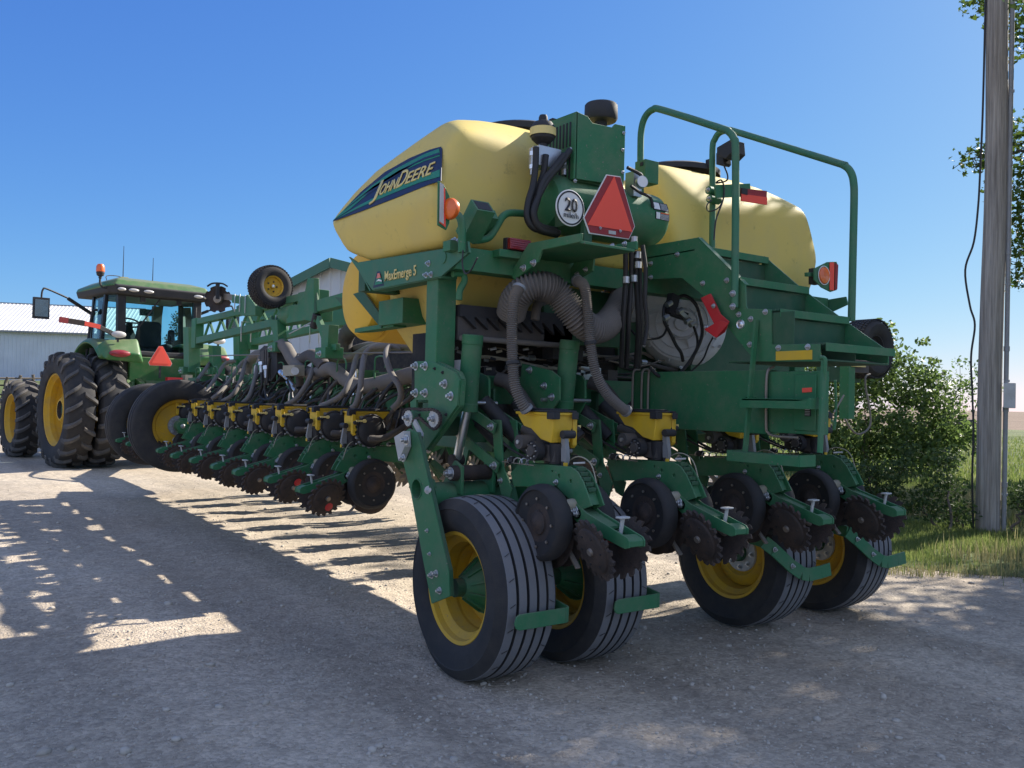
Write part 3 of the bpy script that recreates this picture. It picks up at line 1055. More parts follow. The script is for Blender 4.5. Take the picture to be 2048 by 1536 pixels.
# control box below the beam
bx = [(2.72,5.482,2.195),(2.72,5.128,2.184),(2.72,5.12,2.026),(2.72,5.474,2.055)]
f.box(2.72, 3.0, bx[1][1], bx[0][1], bx[2][2], bx[0][2], 'green')
part(f, 'tank_frame', .004)
text('MaxEmerge 5', (2.55,5.06,2.28), (2.55,4.641,2.275), (0, 0, 1), .062, 'decal_yellow', 'lettering', planter, out=.004, bold=.02)
e = MB('decal_navy')
e.slab([(2.549,5.231,2.25),(2.549,5.177,2.354),(2.549,5.134,2.353),(2.549,5.071,2.252)], .002, flip=False)
e.slab([(2.545,5.201,2.267),(2.545,5.174,2.311),(2.545,5.109,2.307),(2.545,5.085,2.266)], .002, 'decal_green')
e.slab([(2.541,5.166,2.306),(2.541,5.153,2.338),(2.541,5.124,2.338),(2.541,5.108,2.307)], .002, 'amber')
e.slab([(2.541,5.172,2.287),(2.541,5.136,2.3),(2.541,5.093,2.289),(2.541,5.092,2.279),(2.541,5.136,2.287)], .002, 'white')
part(e, 'emblem')

# ---- seed tanks
pts = [(2.502,5.877,2.798),(2.568,5.675,2.961),(2.619,5.413,3.083),(2.655,4.968,3.164),(2.678,4.598,3.217)] + [(2.64, 4.36, 3.12), (2.47, 4.36, 2.70), (2.49, 5.88, 2.77)]
pts += [(2.57, 4.36, 2.42), (2.58, 5.35, 2.44), (2.54, 5.7, 2.55)]
pts += [(p[0], 4.36, p[1]) for p in [(2.691,3.116),(3.007,2.944),(3.28,2.934),(3.891,2.982)]]
pts += [(p[0], 4.62, p[1]) for p in [(2.765,3.275),(2.976,3.312),(3.23,3.328),(3.489,3.323),(4.165,3.316)]]
pts += [(4.05, 5.75, 2.95), (4.12, 4.36, 2.6), (4.05, 4.36, 2.42), (4.05, 5.4, 2.42), (4.12, 5.8, 2.7), (3.4, 5.2, 3.36), (4.0, 5.2, 3.28)]
for sd in (-1, 1):
    t = MB('tank_yellow')
    t.hull([(p if sd < 0 else (2 * CX - p[0], p[1], p[2])) for p in pts] + ([(6.22, 4.55, 2.84)] if sd > 0 else []))
    fx = lambda x: x if sd < 0 else 2 * CX - x
    o = part(t, 'seed_tank', sharp=180)
    rm = o.modifiers.new('moulding', 'REMESH')
    rm.mode = 'VOXEL'
    rm.voxel_size = .022
    rm.use_smooth_shade = True
    sm_ = o.modifiers.new('soften', 'SMOOTH')
    sm_.factor = .5
    sm_.iterations = 46 if sd < 0 else 70
    f2 = MB('tank_yellow')
    f2.hull([(fx(x), y, z) for x, y, z in [(2.8, 4.5, 2.42), (4.0, 4.5, 2.42), (4.0, 5.5, 2.42), (2.8, 5.5, 2.42), (2.85, 4.65, 2.05), (3.95, 4.65, 2.05), (3.1, 5.2, 1.78 if sd < 0 else 2.0), (3.8, 5.2, 1.78 if sd < 0 else 2.0), (3.1, 5.6, 1.78 if sd < 0 else 2.0), (3.8, 5.6, 1.78 if sd < 0 else 2.0), (2.9, 5.7, 2.1), (3.95, 5.7, 2.1)]])
    part(f2, 'tank_hopper', .04, 4, sharp=70, parent=o)
    ld = MB('black')
    ld.lathe([(0, .06), (.2, .055), (.33, .035), (.36, .02), (.36, -.02)], (fx(3.55), 4.98, 3.375), (0, 0, 1), 40, cap=False)
    ld.box(fx(3.55) - .015, fx(3.55) + .015, 4.6, 4.64, 3.36, 3.43)
    part(ld, 'tank_lid', parent=o)
    if sd < 0:
        dc = MB('decal_navy')
        outl = [(2.491,5.78,2.771),(2.51,5.688,2.816),(2.558,5.473,2.933),(2.595,5.189,3.02),(2.607,4.868,3.047),(2.608,4.615,3.044),(2.603,4.474,3.03),(2.595,4.442,3.009),(2.499,4.281,2.771),(2.501,4.416,2.777),(2.496,4.844,2.77),(2.491,5.338,2.766)]
        dc.slab(outl, .004, flip=True)
        dc.slab([V(p) + V(-.0045, 0, 0.001) for p in [(2.493,5.769,2.777),(2.528,5.582,2.861),(2.562,5.341,2.94),(2.589,5.036,3.004),(2.6,4.662,3.025),(2.598,4.477,3.017),(2.574,4.427,2.957),(2.578,4.619,2.969),(2.573,4.932,2.961),(2.553,5.247,2.917),(2.511,5.541,2.816)]], .002, 'decal_green', flip=True)
        dc.slab([V(p) + V(-.0065, 0, 0.001) for p in [(2.515,5.634,2.829),(2.547,5.348,2.905),(2.576,5.008,2.97),(2.589,4.641,2.997),(2.585,4.454,2.986),(2.578,4.436,2.969),(2.582,4.628,2.981),(2.579,4.946,2.978),(2.56,5.262,2.935),(2.527,5.498,2.856)]], .002, 'decal_navy', flip=True)
        dc.slab([V(p) + V(-.0045, 0, 0.001) for p in [(2.494,5.711,2.778),(2.514,5.388,2.822),(2.527,4.977,2.85),(2.533,4.597,2.859),(2.533,4.353,2.855),(2.512,4.315,2.803),(2.516,4.564,2.817),(2.513,4.946,2.813),(2.505,5.369,2.8)]], .002, 'decal_green', flip=True)
        part(dc, 'decal', parent=o)
        q0, q1 = [(2.517,5.183,2.827),(2.529,4.444,2.846)]
        tn = [(2.517,5.183,2.827),(2.529,4.444,2.846),(2.572,4.524,2.954)]
        text('J', [(2.518,5.214,2.829)][0], [(2.521,5.119,2.836)][0], V(tn[2]) - V(tn[1]), .125, 'decal_yellow', 'lettering', o, out=.009, bold=.004, shear=.05)
        text('OHN', [(2.52,5.11,2.834)][0], [(2.523,4.887,2.839)][0], V(tn[2]) - V(tn[1]), .085, 'decal_yellow', 'lettering', o, out=.009, bold=.006, shear=0.0)
        text('D', [(2.524,4.874,2.84)][0], [(2.526,4.772,2.843)][0], V(tn[2]) - V(tn[1]), .125, 'decal_yellow', 'lettering', o, out=.009, bold=.004, shear=0.0)
        text('EERE', [(2.526,4.76,2.844)][0], [(2.528,4.448,2.844)][0], V(tn[2]) - V(tn[1]), .088, 'decal_yellow', 'lettering', o, out=.009, bold=.006, shear=0.0)
# rounded front drum under the near tank
d = MB('drum_yellow')
d.lathe([(0, -.02), (.2, -.012), (.3, .02), (.345, .08), (.352, .13), (.34, .15), (.355, .17), (.36, .5), (.36, 1.1), (.3, 1.2), (0, 1.22)], (2.78, 5.98, 2.3), (1, 0, 0), 48, cap=False)
part(d, 'bulk_drum', sharp=30)

# ---- warning lamps at both sides, tail lamp
for sd in (-1, 1):
    fx = lambda x: x if sd < 0 else 2 * CX - x
    l = MB('green')
    if sd < 0:
        l.prism('y', [(2.346,2.704),(2.381,2.685),(2.417,2.631),(2.424,2.583),(2.421,2.484),(2.403,2.443),(2.349,2.463)], 4.05, 4.062)
        l.tube([(2.52,4.196,2.571),(2.52,4.131,2.555),(2.52,4.093,2.52),(2.52,4.08,2.463),(2.52,4.074,2.337)], .022, 10, 5)
        l.box(2.5, 2.56, 4.17, 4.25, 2.36, 2.42)
        l.tube([(2.5,4.032,2.343),(2.5,4.034,2.261),(2.5,4.001,2.211),(2.5,3.946,2.224),(2.5,3.884,2.284)], .005, 6, 5, 'black')
        o = part(l, 'warning_lamp', .002)
        rf = MB('red_fluor')
        rf.prism('y', [(2.352,2.683),(2.384,2.664),(2.393,2.455),(2.355,2.477)], 4.042, 4.046)
        rf.prism('y', [(2.349,2.691),(2.371,2.683),(2.377,2.47),(2.352,2.482)], 4.036, 4.0415, 'grey_paint')
        part(rf, 'reflector_strip', parent=o)
        am = MB('amber')
        c = (2.413,4.05,2.556)
        am.lathe([(0, .03), (.035, .026), (.056, .014), (.06, 0), (.056, -.014), (.035, -.026), (0, -.03)], (c[0], 4.03, c[2]), (-.97, -.25, 0), 24, cap=False)
        part(am, 'amber_lens', parent=o)
    else:
        l.prism('y', [(5.648,2.577),(5.809,2.645),(5.924,2.661),(5.944,2.636),(5.936,2.44),(5.859,2.418),(5.745,2.442),(5.65,2.49)], 4.05, 4.062)
        l.beam(V((5.614,4.1,2.534)), V((5.75,4.1,2.547)), .03, .03)
        l.box((5.713,4.1,2.544)[0], (5.788,4.1,2.551)[0], 4.06, 4.15, (5.727,4.1,2.472)[2], (5.724,4.1,2.595)[2], 'black')
        o = part(l, 'warning_lamp', .002)
        rf = MB('red_fluor')
        rf.prism('y', [(5.828,2.643),(5.885,2.649),(5.885,2.432),(5.833,2.431)], 4.042, 4.046)
        rf.prism('y', [(5.898,2.647),(5.937,2.635),(5.929,2.447),(5.897,2.433)], 4.042, 4.046, 'red_dark')
        part(rf, 'reflector_strip', parent=o)
        am = MB('amber')
        c = (5.761,4.05,2.536)
        am.lathe([(0, .016), (.035, .014), (.06, .008), (.064, 0)], (c[0], 4.045, c[2]), (0, -1, 0), 24, cap=False)
        am.lathe([(.068, .0), (.068, .003), (.074, .003), (.074, 0)], (c[0], 4.046, c[2]), (0, -1, 0), 24, m='white', cap=False)
        part(am, 'amber_lens', parent=o)
t = MB('red_lens')
q = [(2.883,2.475),(3.032,2.488),(3.037,2.411),(2.885,2.39)]
t.box(q[0][0], q[1][0], 4.13, 4.16, q[2][1], q[0][1])
t.box(q[0][0] - .004, q[1][0] + .004, 4.16, 4.2, q[2][1] - .005, q[0][1] + .005, 'black')
for i in range(5):
    z = q[2][1] + (q[0][1] - q[2][1]) * (i + .5) / 5
    t.box(q[0][0] + .004, q[1][0] - .004, 4.126, 4.131, z - .006, z + .004)
t.box(q[0][0] - .06, q[1][0] - .02, 4.15, 4.25, q[2][1] - .05, q[2][1] - .006, 'green')
part(t, 'tail_lamp', .006)

# ---- air compressor: louvred box, receiver drum, shelf, signs
c = MB('green')
bx = [(3.318,3.283),(3.72,3.284),(3.722,2.902),(3.309,2.881)]
X0, X1 = bx[0][0], bx[1][0]
z0, z1 = bx[3][1], bx[0][1] + .01
nt = [(3.409,3.28),(3.446,3.248),(3.611,3.253),(3.635,3.28)]
c.prism('y', [(X0, z1), nt[0], nt[1], nt[2], nt[3], (X1, bx[1][1]), (X1 - .004, bx[2][1]), (X0 - .012, z0)], 4.08, 4.095)
c.prism('x', [(4.08, z1), (4.56, z1 + .01), (4.56, z0 + .06), (4.08, z0)], X0, X0 + .01)
c.box(X0 + .012, X1, 4.12, 4.54, z0, z1 - .12, 'green_dark')
for row in range(2):
    for i in range(12):
        y = 4.13 + i * .033
        zt = z1 - .05 - row * .2
        c.box(X0 - .003, X0 + .002, y, y + .014, zt - .15, zt, 'ink')
for i in range(8):
    y = 4.13 + i * .03
    c.beam((X0 - .003, y, z1 - .48), (X0 - .003, y + .1, z1 - .58), .004, .012, 'ink')
for p in [(3.7,4.075,3.234),(3.694,4.075,3.125),(3.313,4.075,2.865),(3.698,4.075,2.983)]:
    c.bolt(V(p), (0, -1, 0), .008)
o_comp = part(c, 'compressor', .004)
k = MB('black')
cc = V((3.703,4.3,3.401))
k.lathe([(0, .075), (.1, .075), (.108, .065), (.11, -.02), (.1, -.035), (.04, -.04), (.04, -.1)], cc, (0, 0, 1), 32, cap=False)
part(k, 'intake_cap', parent=o_comp)
d = MB('green')
dc0 = V((3.24,4.3,2.753))
dc1 = V((4.142,4.3,2.853))
dl = dc1.x - dc0.x
d.lathe([(0, -.055), (.09, -.045), (.15, -.02), (.175, .03), (.18, .06), (.18, dl - .07), (.175, dl - .03), (.15, dl + .01), (.08, dl + .035), (0, dl + .04)], (dc0.x, 4.26, dc0.z), (1, 0, 0), 44, cap=False)
o_drum = part(d, 'air_receiver', sharp=30)
lb = MB('white')


def drum_patch(mb, xa, xb, t0, t1, r, m):
    n = 6
    ts = [t0 + (t1 - t0) * i / n for i in range(n + 1)]
    pt = lambda x, t, rr: (x, 4.26 - rr * math.cos(t), dc0.z + rr * math.sin(t))
    vs = [pt(x, t, rr) for rr in (r - .003, r) for x in (xa, xb) for t in ts]
    k_ = n + 1
    fs = []
    for i in range(n):
        fs += [(2 * k_ + i, 2 * k_ + i + 1, 3 * k_ + i + 1, 3 * k_ + i), (i, k_ + i, k_ + i + 1, i + 1)]
    mb.add(vs, fs, m)


xr = dc1.x
drum_patch(lb, xr - .16, xr - .02, .2, .55, .1835, 'ink')
drum_patch(lb, xr - .155, xr - .1, .24, .51, .1855, 'white')
for i in range(6):
    drum_patch(lb, xr - .09, xr - .03, .25 + i * .045, .265 + i * .045, .1855, 'white')
drum_patch(lb, xr - .145, xr - .02, -.12, .15, .1835, 'ink')
drum_patch(lb, xr - .14, xr - .105, -.1, .13, .1855, 'white')
drum_patch(lb, xr - .1, xr - .025, .1, .14, .1855, 'amber')
for i in range(5):
    drum_patch(lb, xr - .1, xr - .025, -.1 + i * .04, -.085 + i * .04, .1855, 'white')
lb.lathe([(0, .003), (.02, .003), (.02, 0)], (dc0.x + .17, 4.26 - .183, dc0.z - .02), (0, -1, 0), 14, m='green', cap=False)
part(lb, 'warning_label', parent=o_drum)
sh = MB('green')
sh.prism('x', [(4.068,2.443),(3.592,2.433),(3.599,2.388),(3.941,2.388),(3.977,2.324),(4.201,2.243),(4.259,2.282)], 2.97, 2.985)
sh.prism('x', [(4.129,2.458),(3.631,2.452),(3.629,2.403),(3.999,2.399),(4.011,2.322),(4.186,2.272),(4.256,2.317)], 3.41, 3.425)
a0, a1 = (2.98,3.592,2.433), (2.98,4.068,2.443)
sh.box(2.99, 3.4, 3.63, 4.45, a0[2] - .045, a0[2] - .03, 'green')
for p in [(2.97,4.011,2.321),(2.97,4.109,2.303)]:
    sh.bolt(V(p), (-1, 0, 0), .015)
for p in [(3.41,4.07,2.336),(3.41,4.151,2.317),(3.41,3.989,2.452),(3.41,3.88,2.446),(3.41,3.832,2.449),(3.41,3.724,2.446)]:
    sh.bolt(V(p), (-1, 0, 0), .012)
sh.box(3.3, 3.36, 3.96, 4.0, a0[2] - .03, a0[2] + .2, 'green_dark')
part(sh, 'compressor_shelf', .003)
sg = MB('ink')
s0 = (3.206,3.98,2.669)
sg.lathe([(0, 0), (.105, 0), (.108, -.002), (.108, -.006), (0, -.006)], (s0[0], 3.98, s0[2]), (0, -1, 0), 48, m='white')
sg.lathe([(.092, .0), (.092, .0025), (.101, .0025), (.101, 0)], (s0[0], 3.98, s0[2]), (0, -1, 0), 48, cap=False)
sg.box(s0[0] - .02, s0[0] + .02, 3.99, 4.1, s0[2] - .1, s0[2] + .05, 'green_dark')
so = part(sg, 'speed_sign', sharp=30)
text('20', (s0[0] - .048, 3.975, s0[2] - .02), (s0[0] + .048, 3.975, s0[2] - .02), (0, 0, 1), .078, 'ink', 'lettering', so, out=.003, bold=.02)
text('mile/h', (s0[0] - .055, 3.975, s0[2] - .06), (s0[0] + .055, 3.975, s0[2] - .06), (0, 0, 1), .032, 'ink', 'lettering', so, out=.003, bold=.006)
sm = MB('red_dark')
sm.prism('y', [(3.455,2.904),(3.569,2.911),(3.697,2.621),(3.649,2.534),(3.327,2.529),(3.282,2.618)], 3.95, 3.955, 'white')
sm.prism('y', [(3.459,2.898),(3.565,2.904),(3.689,2.62),(3.645,2.539),(3.335,2.536),(3.29,2.62)], 3.946, 3.9495, 'red_dark')
sm.prism('y', [(3.512,2.901),(3.669,2.583),(3.31,2.578)], 3.942, 3.9455, 'red_fluor')
for p in [(3.405,3.942,2.571),(3.566,3.942,2.574)]:
    sm.bolt(V(p), (0, -1, 0), .006)
sm.prism('y', [(3.476,2.567),(3.533,2.568),(3.534,2.547),(3.477,2.546)], 3.942, 3.9455, 'grey_paint')
part(sm, 'slow_vehicle_sign')
h = MB('black')
ac = V((3.141,4.18,3.162))
h.lathe([(0, .095), (.022, .095), (.028, .08), (.028, .06), (.055, .05), (.075, .02), (.078, -.01), (.07, -.05), (.045, -.075), (.03, -.08), (.03, -.11), (0, -.11)], ac, (0, 0, 1), 28, cap=False)
h.lathe([(.079, .012), (.0795, -.035)], ac, (0, 0, 1), 28, m='decal_yellow', cap=False)
h.box(ac.x - .05, ac.x + .12, 4.15, 4.25, ac.z - .22, ac.z - .1, 'steel')
for dx, dz in ((-.07, -.12), (-.07, -.2), (.02, -.25), (.17, -.16), (.2, -.1)):
    h.cyl(ac + V(dx, 0, dz), ac + V(dx, 0, dz - .08), .018, n=8, m='steel')
    h.cyl(ac + V(dx, 0, dz - .02), ac + V(dx, 0, dz - .045), .025, n=6, m='chrome')
h.cyl(ac + V(-.07, 0, -.12), ac + V(.04, 0, -.1), .016, n=10, m='steel')
h.cyl(ac + V(.1, -.02, -.2), ac + V(.2, -.05, -.08), .02, n=10, m='steel')
gc = V((3.831,4.05,2.933))
hg = MB('black')
hg.lathe([(0, .03), (.035, .03), (.038, .03), (.04, .0), (0, 0)], gc, (-.3, -1, .1), 24, ms=['white', 'steel', 'steel', 'steel'])
hg.tube([(3.717,4.05,3.012),(3.803,4.05,2.995),(3.839,4.05,2.979),(3.84,4.05,2.934)], .012, 8, 4, 'black')
hg.tube([(3.777,4.08,2.911),(3.857,4.08,2.881),(3.946,4.08,2.863),(3.975,4.08,2.802)], .01, 8, 4, 'black')
hg.box(gc.x - .03, gc.x + .04, 4.08, 4.16, gc.z - .08, gc.z + .08, 'steel')
part(h, 'accumulator', sharp=30)
part(hg, 'pressure_gauge', sharp=30)
hz = MB('hydraulic')
for pts_ in ([(3.047,4.12,3.03),(3.046,4.12,2.925),(3.031,4.12,2.804),(2.997,4.12,2.694),(2.992,4.12,2.605),(3.037,4.12,2.552),(3.127,4.12,2.543),(3.234,4.12,2.545)],
             [(3.244,4.1,3.017),(3.158,4.1,2.911),(3.086,4.1,2.824),(3.051,4.1,2.714),(3.028,4.1,2.622),(3.074,4.1,2.563),(3.195,4.1,2.552)],
             [(3.137,4.14,3.006),(3.118,4.14,2.882),(3.069,4.14,2.769),(3.028,4.14,2.628),(3.086,4.14,2.552),(3.238,4.14,2.536)],
             [(3.289,4.1,3.055),(3.207,4.1,2.943),(3.133,4.1,2.861),(3.062,4.1,2.745),(3.02,4.1,2.635),(3.067,4.1,2.55),(3.188,4.1,2.536)]):
    hz.tube(pts_, .02, 10, 6)
part(hz, 'hydraulic_hose')
hz = MB('hydraulic')
for a_, b_ in ((1247, 1240), (1262, 1255), (1276, 1282), (1286, 1289)):
    hz.tube([V((3.668,3.95,2.471)) + V((a_ - 1262) * .0031, 0, 0), V((3.701,3.98,2.291)) + V((a_ - 1262) * .0031, 0, 0), V((3.727,4,2.014)) + V((b_ - 1262) * .0031, 0, 0), V((3.81,4.1,1.753)) + V((b_ - 1262) * .003, .0, 0)], .016, 8, 5)
for p in [(3.631,3.95,2.282),(3.698,3.95,2.297),(3.723,3.95,2.446),(3.729,3.95,2.385),(3.691,3.95,2.536)]:
    hz.cyl(V(p) - V(0, 0, .02), V(p) + V(0, 0, .02), .022, n=8, m='steel')
hz.tube([(3.716,3.9,2.501),(3.746,3.9,2.35),(3.747,3.9,2.164),(3.768,3.9,2.011),(3.746,3.9,1.886)], .014, 8, 5)
part(hz, 'hydraulic_hose')

# ---- stairs, ladder, hand rails
SX = 4.05
SW = 4.72
st = MB('green')
sp = [(4.235,2.577),(3.758,2.57),(3.378,2.236),(3.368,2.111),(3.36,2.096),(3.188,2.078),(3.181,1.877),(2.865,1.868),(2.86,1.773),(3.288,1.783),(3.355,1.843),(3.708,2.205),(3.884,2.329),(4.229,2.354)]
st.prism('x', sp, SX, SX + .012)
for p in [(4.05,3.927,2.484),(4.05,4.166,2.454),(4.05,4.163,2.361),(4.05,3.706,2.277),(4.05,3.515,2.276),(4.05,3.419,2.065),(4.05,3.33,2.032),(4.05,3.227,2.066),(4.05,3.334,1.883),(4.05,3.132,1.856),(4.05,2.938,1.854)]:
    st.bolt(V(p), (-1, 0, 0), .012)
w = V((4.05,3.406,2.005))
st.lathe([(.0, .012), (.012, .012), (.018, .004), (.026, .008), (.03, 0)], w, (-1, 0, 0), 18, m='chrome', cap=False)
lbl = [(3.149,1.836),(2.909,1.837),(2.908,1.785),(3.148,1.785)]
st.prism('x', lbl, SX - .003, SX - .0005, 'yellow')
# right stringer
r_top = [(3.781,2.533),(3.476,2.283),(3.161,2.058),(2.876,1.864)]
st.prism('x', r_top + [(r_top[-1][0] + .0, r_top[-1][1] - .08), (r_top[2][0], r_top[2][1] - .22), (r_top[0][0] + .1, r_top[0][1] - .25)], SW, SW + .012)
st.beam(V(SX + .02, sp[1][0], sp[1][1]), V(SX + .02, sp[2][0], sp[2][1]), .04, .008, upv=(0, -.6, 1))
treads = [(3.74, 2.52), (3.42, 2.29), (3.13, 2.08), (2.83, 1.875)]
for y, z in treads:
    st.box(SX + .012, SW, y, y + .006, z - .045, z)
    st.box(SX + .012, SW, y + .28, y + .286, z - .03, z, 'green_dark')
    for i in range(12):
        st.box(SX + .012, SW, y + .015 + i * .022, y + .024 + i * .022, z - .012, z, 'green_dark')
for (y, z), (y2, z2) in zip(treads, treads[1:]):
    st.box(SX + .013, SW - .001, y + .03, y + .036, z2 + .012, z - .05, 'green_dark')
st.box(SX + .013, SW - .001, 2.87, 3.5, 1.78, 1.79, 'green_dark')
st.box(SX + .35, SX + .356, 2.88, 3.1, 1.79, 1.87, 'green_dark')
st.box(SX + .014, SX + .02, 3.04, 3.2, 1.8, 2.06, 'green_dark')
st.box(SX, SX + .7, 3.78, 4.3, 2.49, 2.5, 'green_dark')
part(st, 'stairs', .003)
ld = MB('green')
for (a_, b_) in (((4.03,3.274,2.021), (3.93,3.257,1.257)), ((4.03,2.822,1.774), (3.93,2.767,1.288))):
    ld.beam(V(a_), V(b_), .014, .032, upv=(1, 0, 0))
for z, x in ((1.565, 3.97), (1.262, 3.9)):
    q0, q1 = 3.28 + (.03 if z < 1.4 else 0), 2.84
    ld.box(x - .05, x - .038, q1, q0, z - .05, z)
    ld.box(x + .07, x + .082, q1, q0, z - .05, z)
    for i in range(7):
        ld.box(x - .05 + i * .018, x - .042 + i * .018, q1, q0, z - .008, z + .003)
    ld.box(x - .05, x + .08, q1 - .012, q1, z - .05, z + .01)
    ld.box(x - .05, x + .08, q0, q0 + .012, z - .05, z + .01)
ld.tube([(4.02,2.836,1.79),(4.02,2.815,1.789),(4.02,2.808,1.768),(4.02,2.813,1.672)], .012, 8, 4)
part(ld, 'ladder', .003)
for pth in ([(4.02,4.244,2.819),(4.02,4.256,3.226),(4.02,4.25,3.366),(4.02,4.214,3.442),(4.02,4.144,3.47),(4.02,4.056,3.444),(4.02,3.565,3.205),(4.02,3.494,3.164),(4.02,3.455,3.113),(4.02,3.442,3.044),(4.02,3.432,2.595),(4.02,3.428,2.104)],
            [(4.75,4.266,2.64),(4.75,4.27,3.002),(4.75,4.279,3.366),(4.75,4.257,3.441),(4.75,4.211,3.477),(4.75,4.129,3.472),(4.75,4.029,3.43),(4.75,3.262,3.06),(4.75,3.212,3.034),(4.75,3.173,3.001),(4.75,3.149,2.959),(4.75,3.137,2.907),(4.75,3.132,2.817),(4.75,3.134,2.494),(4.75,3.137,2.058)]):
    hr = MB('green_frame')
    hr.tube(pth, .0225, 12, 9)
    for q in (pth[-1], pth[-2], pth[0]):
        pass
    part(hr, 'handrail')
hb = MB('green')
for p in [(4,3.424,2.185),(4,3.423,2.108)]:
    hb.bolt(V(p), (-1, 0, 0), .014)
y_, z_ = (4,4.213,3.119)[1:]
hb.box(3.98, 4.1, y_ - .05, y_ + .05, z_ - .13, z_ + .02)
hb.box(3.975, 3.979, y_ - .03, y_ + .0, z_ - .02, z_ + .005, 'ink')
for p in [(4.72,4.249,3.059),(4.72,4.239,2.996)]:
    hb.cyl(V(p) - V(.04, 0, 0), V(p) + V(.06, 0, 0), .03, n=12)
    hb.bolt(V(p) - V(.04, 0, 0), (-1, 0, 0), .012)
hb.tube([(4.661,4.1,3.215),(4.71,4.1,3.142),(4.695,4.1,3.098),(4.649,4.15,3.086),(4.644,4.1,3.096),(4.676,4.1,3.049),(4.668,4.1,2.96),(4.6,4.1,2.81),(4.583,4.1,2.668)], .006, 6, 5, 'black')
hb.tube([(4.611,4.15,2.96),(4.561,4.15,2.917),(4.573,4.15,2.877),(4.588,4.1,2.878),(4.638,4.1,2.913),(4.668,4.1,2.967)], .005, 6, 5, 'black')
part(hb, 'rail_clamp', .002)
wl = MB('black')
q = [(4.16,3.341),(4.03,3.371),(4.019,3.278),(4.08,3.242),(4.158,3.288)]
wl.prism('x', q, 4.66, 4.8)
wl.prism('x', [(4.219,3.326),(4.155,3.319),(4.144,3.238),(4.162,3.224),(4.217,3.243)], 4.72, 4.8)
part(wl, 'work_lamp', .004)
rp = MB('red_dark')
q = [(4.831,3.066),(5.115,3.09),(5.112,2.987),(4.833,2.974)]
rp.prism('y', q, 4.08, 4.084)
rp.prism('y', [q[3], q[2], (q[2][0], q[2][1] + .055), (q[3][0], q[3][1] + .05)], 4.074, 4.0795, 'red_fluor')
rp.beam(V((4.607,4.12,3.013)), V((4.952,4.1,3.075)), .012, .09, 'green')
rp.box(q[0][0], q[0][0] + .06, 4.07, 4.079, q[3][1] + .05, q[0][1], 'black')
part(rp, 'rear_reflector')

# ---- deep central beam with its straps and panel
bb = MB('green')
q = [(4.341,1.758),(3.227,1.763),(3.218,1.366),(4.33,1.377)]
yb0, yb1 = q[1][0], q[0][0]
zb0, zb1 = 1.365, 1.735
bb.box(4.08, 4.17, yb0, yb1, zb0, zb1)
q2 = [(3.226,1.754),(2.881,1.761),(2.874,1.371),(3.218,1.366)]
bb.box(4.085, 4.165, q2[1][0], yb0 - .003, zb0 + .01, zb1 - .01)
bb.box(4.075, 4.084, q2[1][0] + .02, q2[1][0] + .16, zb0 + .03, zb1 - .03)
part(bb, 'central_beam', .012, 3)
sb = MB('worn_steel')
for px_ in [(4.06,4.329,1.75),(4.06,4.242,1.749),(4.06,4.18,1.748)]:
    sb = MB('worn_steel')
    sb.tube([(4.068, px_[1], zb0 + .03), (4.06, px_[1], zb0 + .1), (4.06, px_[1], zb1 - .06), (4.07, px_[1], zb1 + .01), (4.12, px_[1], zb1 + .02)], .008, 8, 4)
    part(sb, 'hose_strap')
sb = MB('worn_steel')
ys = (4.06,3.217,1.561)[1]
sb.tube([(4.12, ys, zb1 + .02), (4.06, ys, zb1 - .03), (4.06, ys, zb0 + .06), (4.065, ys - .01, zb0 + .01), (4.07, ys - .06, zb0 - .008), (4.08, ys - .2, zb0 - .01)], .008, 8, 5)
part(sb, 'hose_strap')
bl = MB('ink')
q = [(2.969,1.561),(2.931,1.562),(2.929,1.475),(2.967,1.474)]
bl.prism('x', q, 4.0705, 4.0745)
dz = (q[0][1] - q[2][1]) / 9
for i in range(8):
    bl.box(4.069, 4.0715, q[1][0] + .004, q[0][0] - .004, q[2][1] + dz * (i + .7), q[2][1] + dz * (i + 1.05), 'grey_paint')
q = [(2.987,1.63),(2.926,1.633),(2.925,1.609),(2.986,1.605)]
bl.prism('x', q, 4.0705, 4.0745, 'red_fluor')
part(bl, 'warning_label')

# ---- fan with its volute, red bracket, hoses
fc = V((4.702,4.5,2.117))
fn = V(-.72, -.69, .05).normalized()
fm = MB('fan_grey')
fm.lathe([(0, .05), (.05, .05), (.06, .04), (.1, .045), (.105, .02), (.2, .03), (.27, .015), (.31, -.03), (.325, -.1), (.31, -.2), (.2, -.25), (0, -.25)], fc, fn, 48, cap=False)
Rf = frame_z(fn)
for i in range(10):
    t = 2 * math.pi * i / 10
    u = Rf @ V(math.cos(t), math.sin(t), 0)
    fm.beam(fc + fn * .03 + u * .11, fc + fn * .0 + u * .29, .008, .03, upv=fn)
for i in range(12):
    t = 2 * math.pi * i / 12
    u = Rf @ V(math.cos(t), math.sin(t), 0)
    fm.bolt(fc + u * .315 - fn * .04, fn, .009)
for rr in (.12, .19, .25):
    fm.lathe([(rr - .004, .028), (rr, .036), (rr + .004, .028)], fc, fn, 40, cap=False)
fm.beam(fc + V(-.1, 0, .25), fc + V(-.25, .3, .1), .3, .2)
part(fm, 'blower_fan', sharp=30)
fh = MB('hydraulic')
fq = lambda p: V(p)
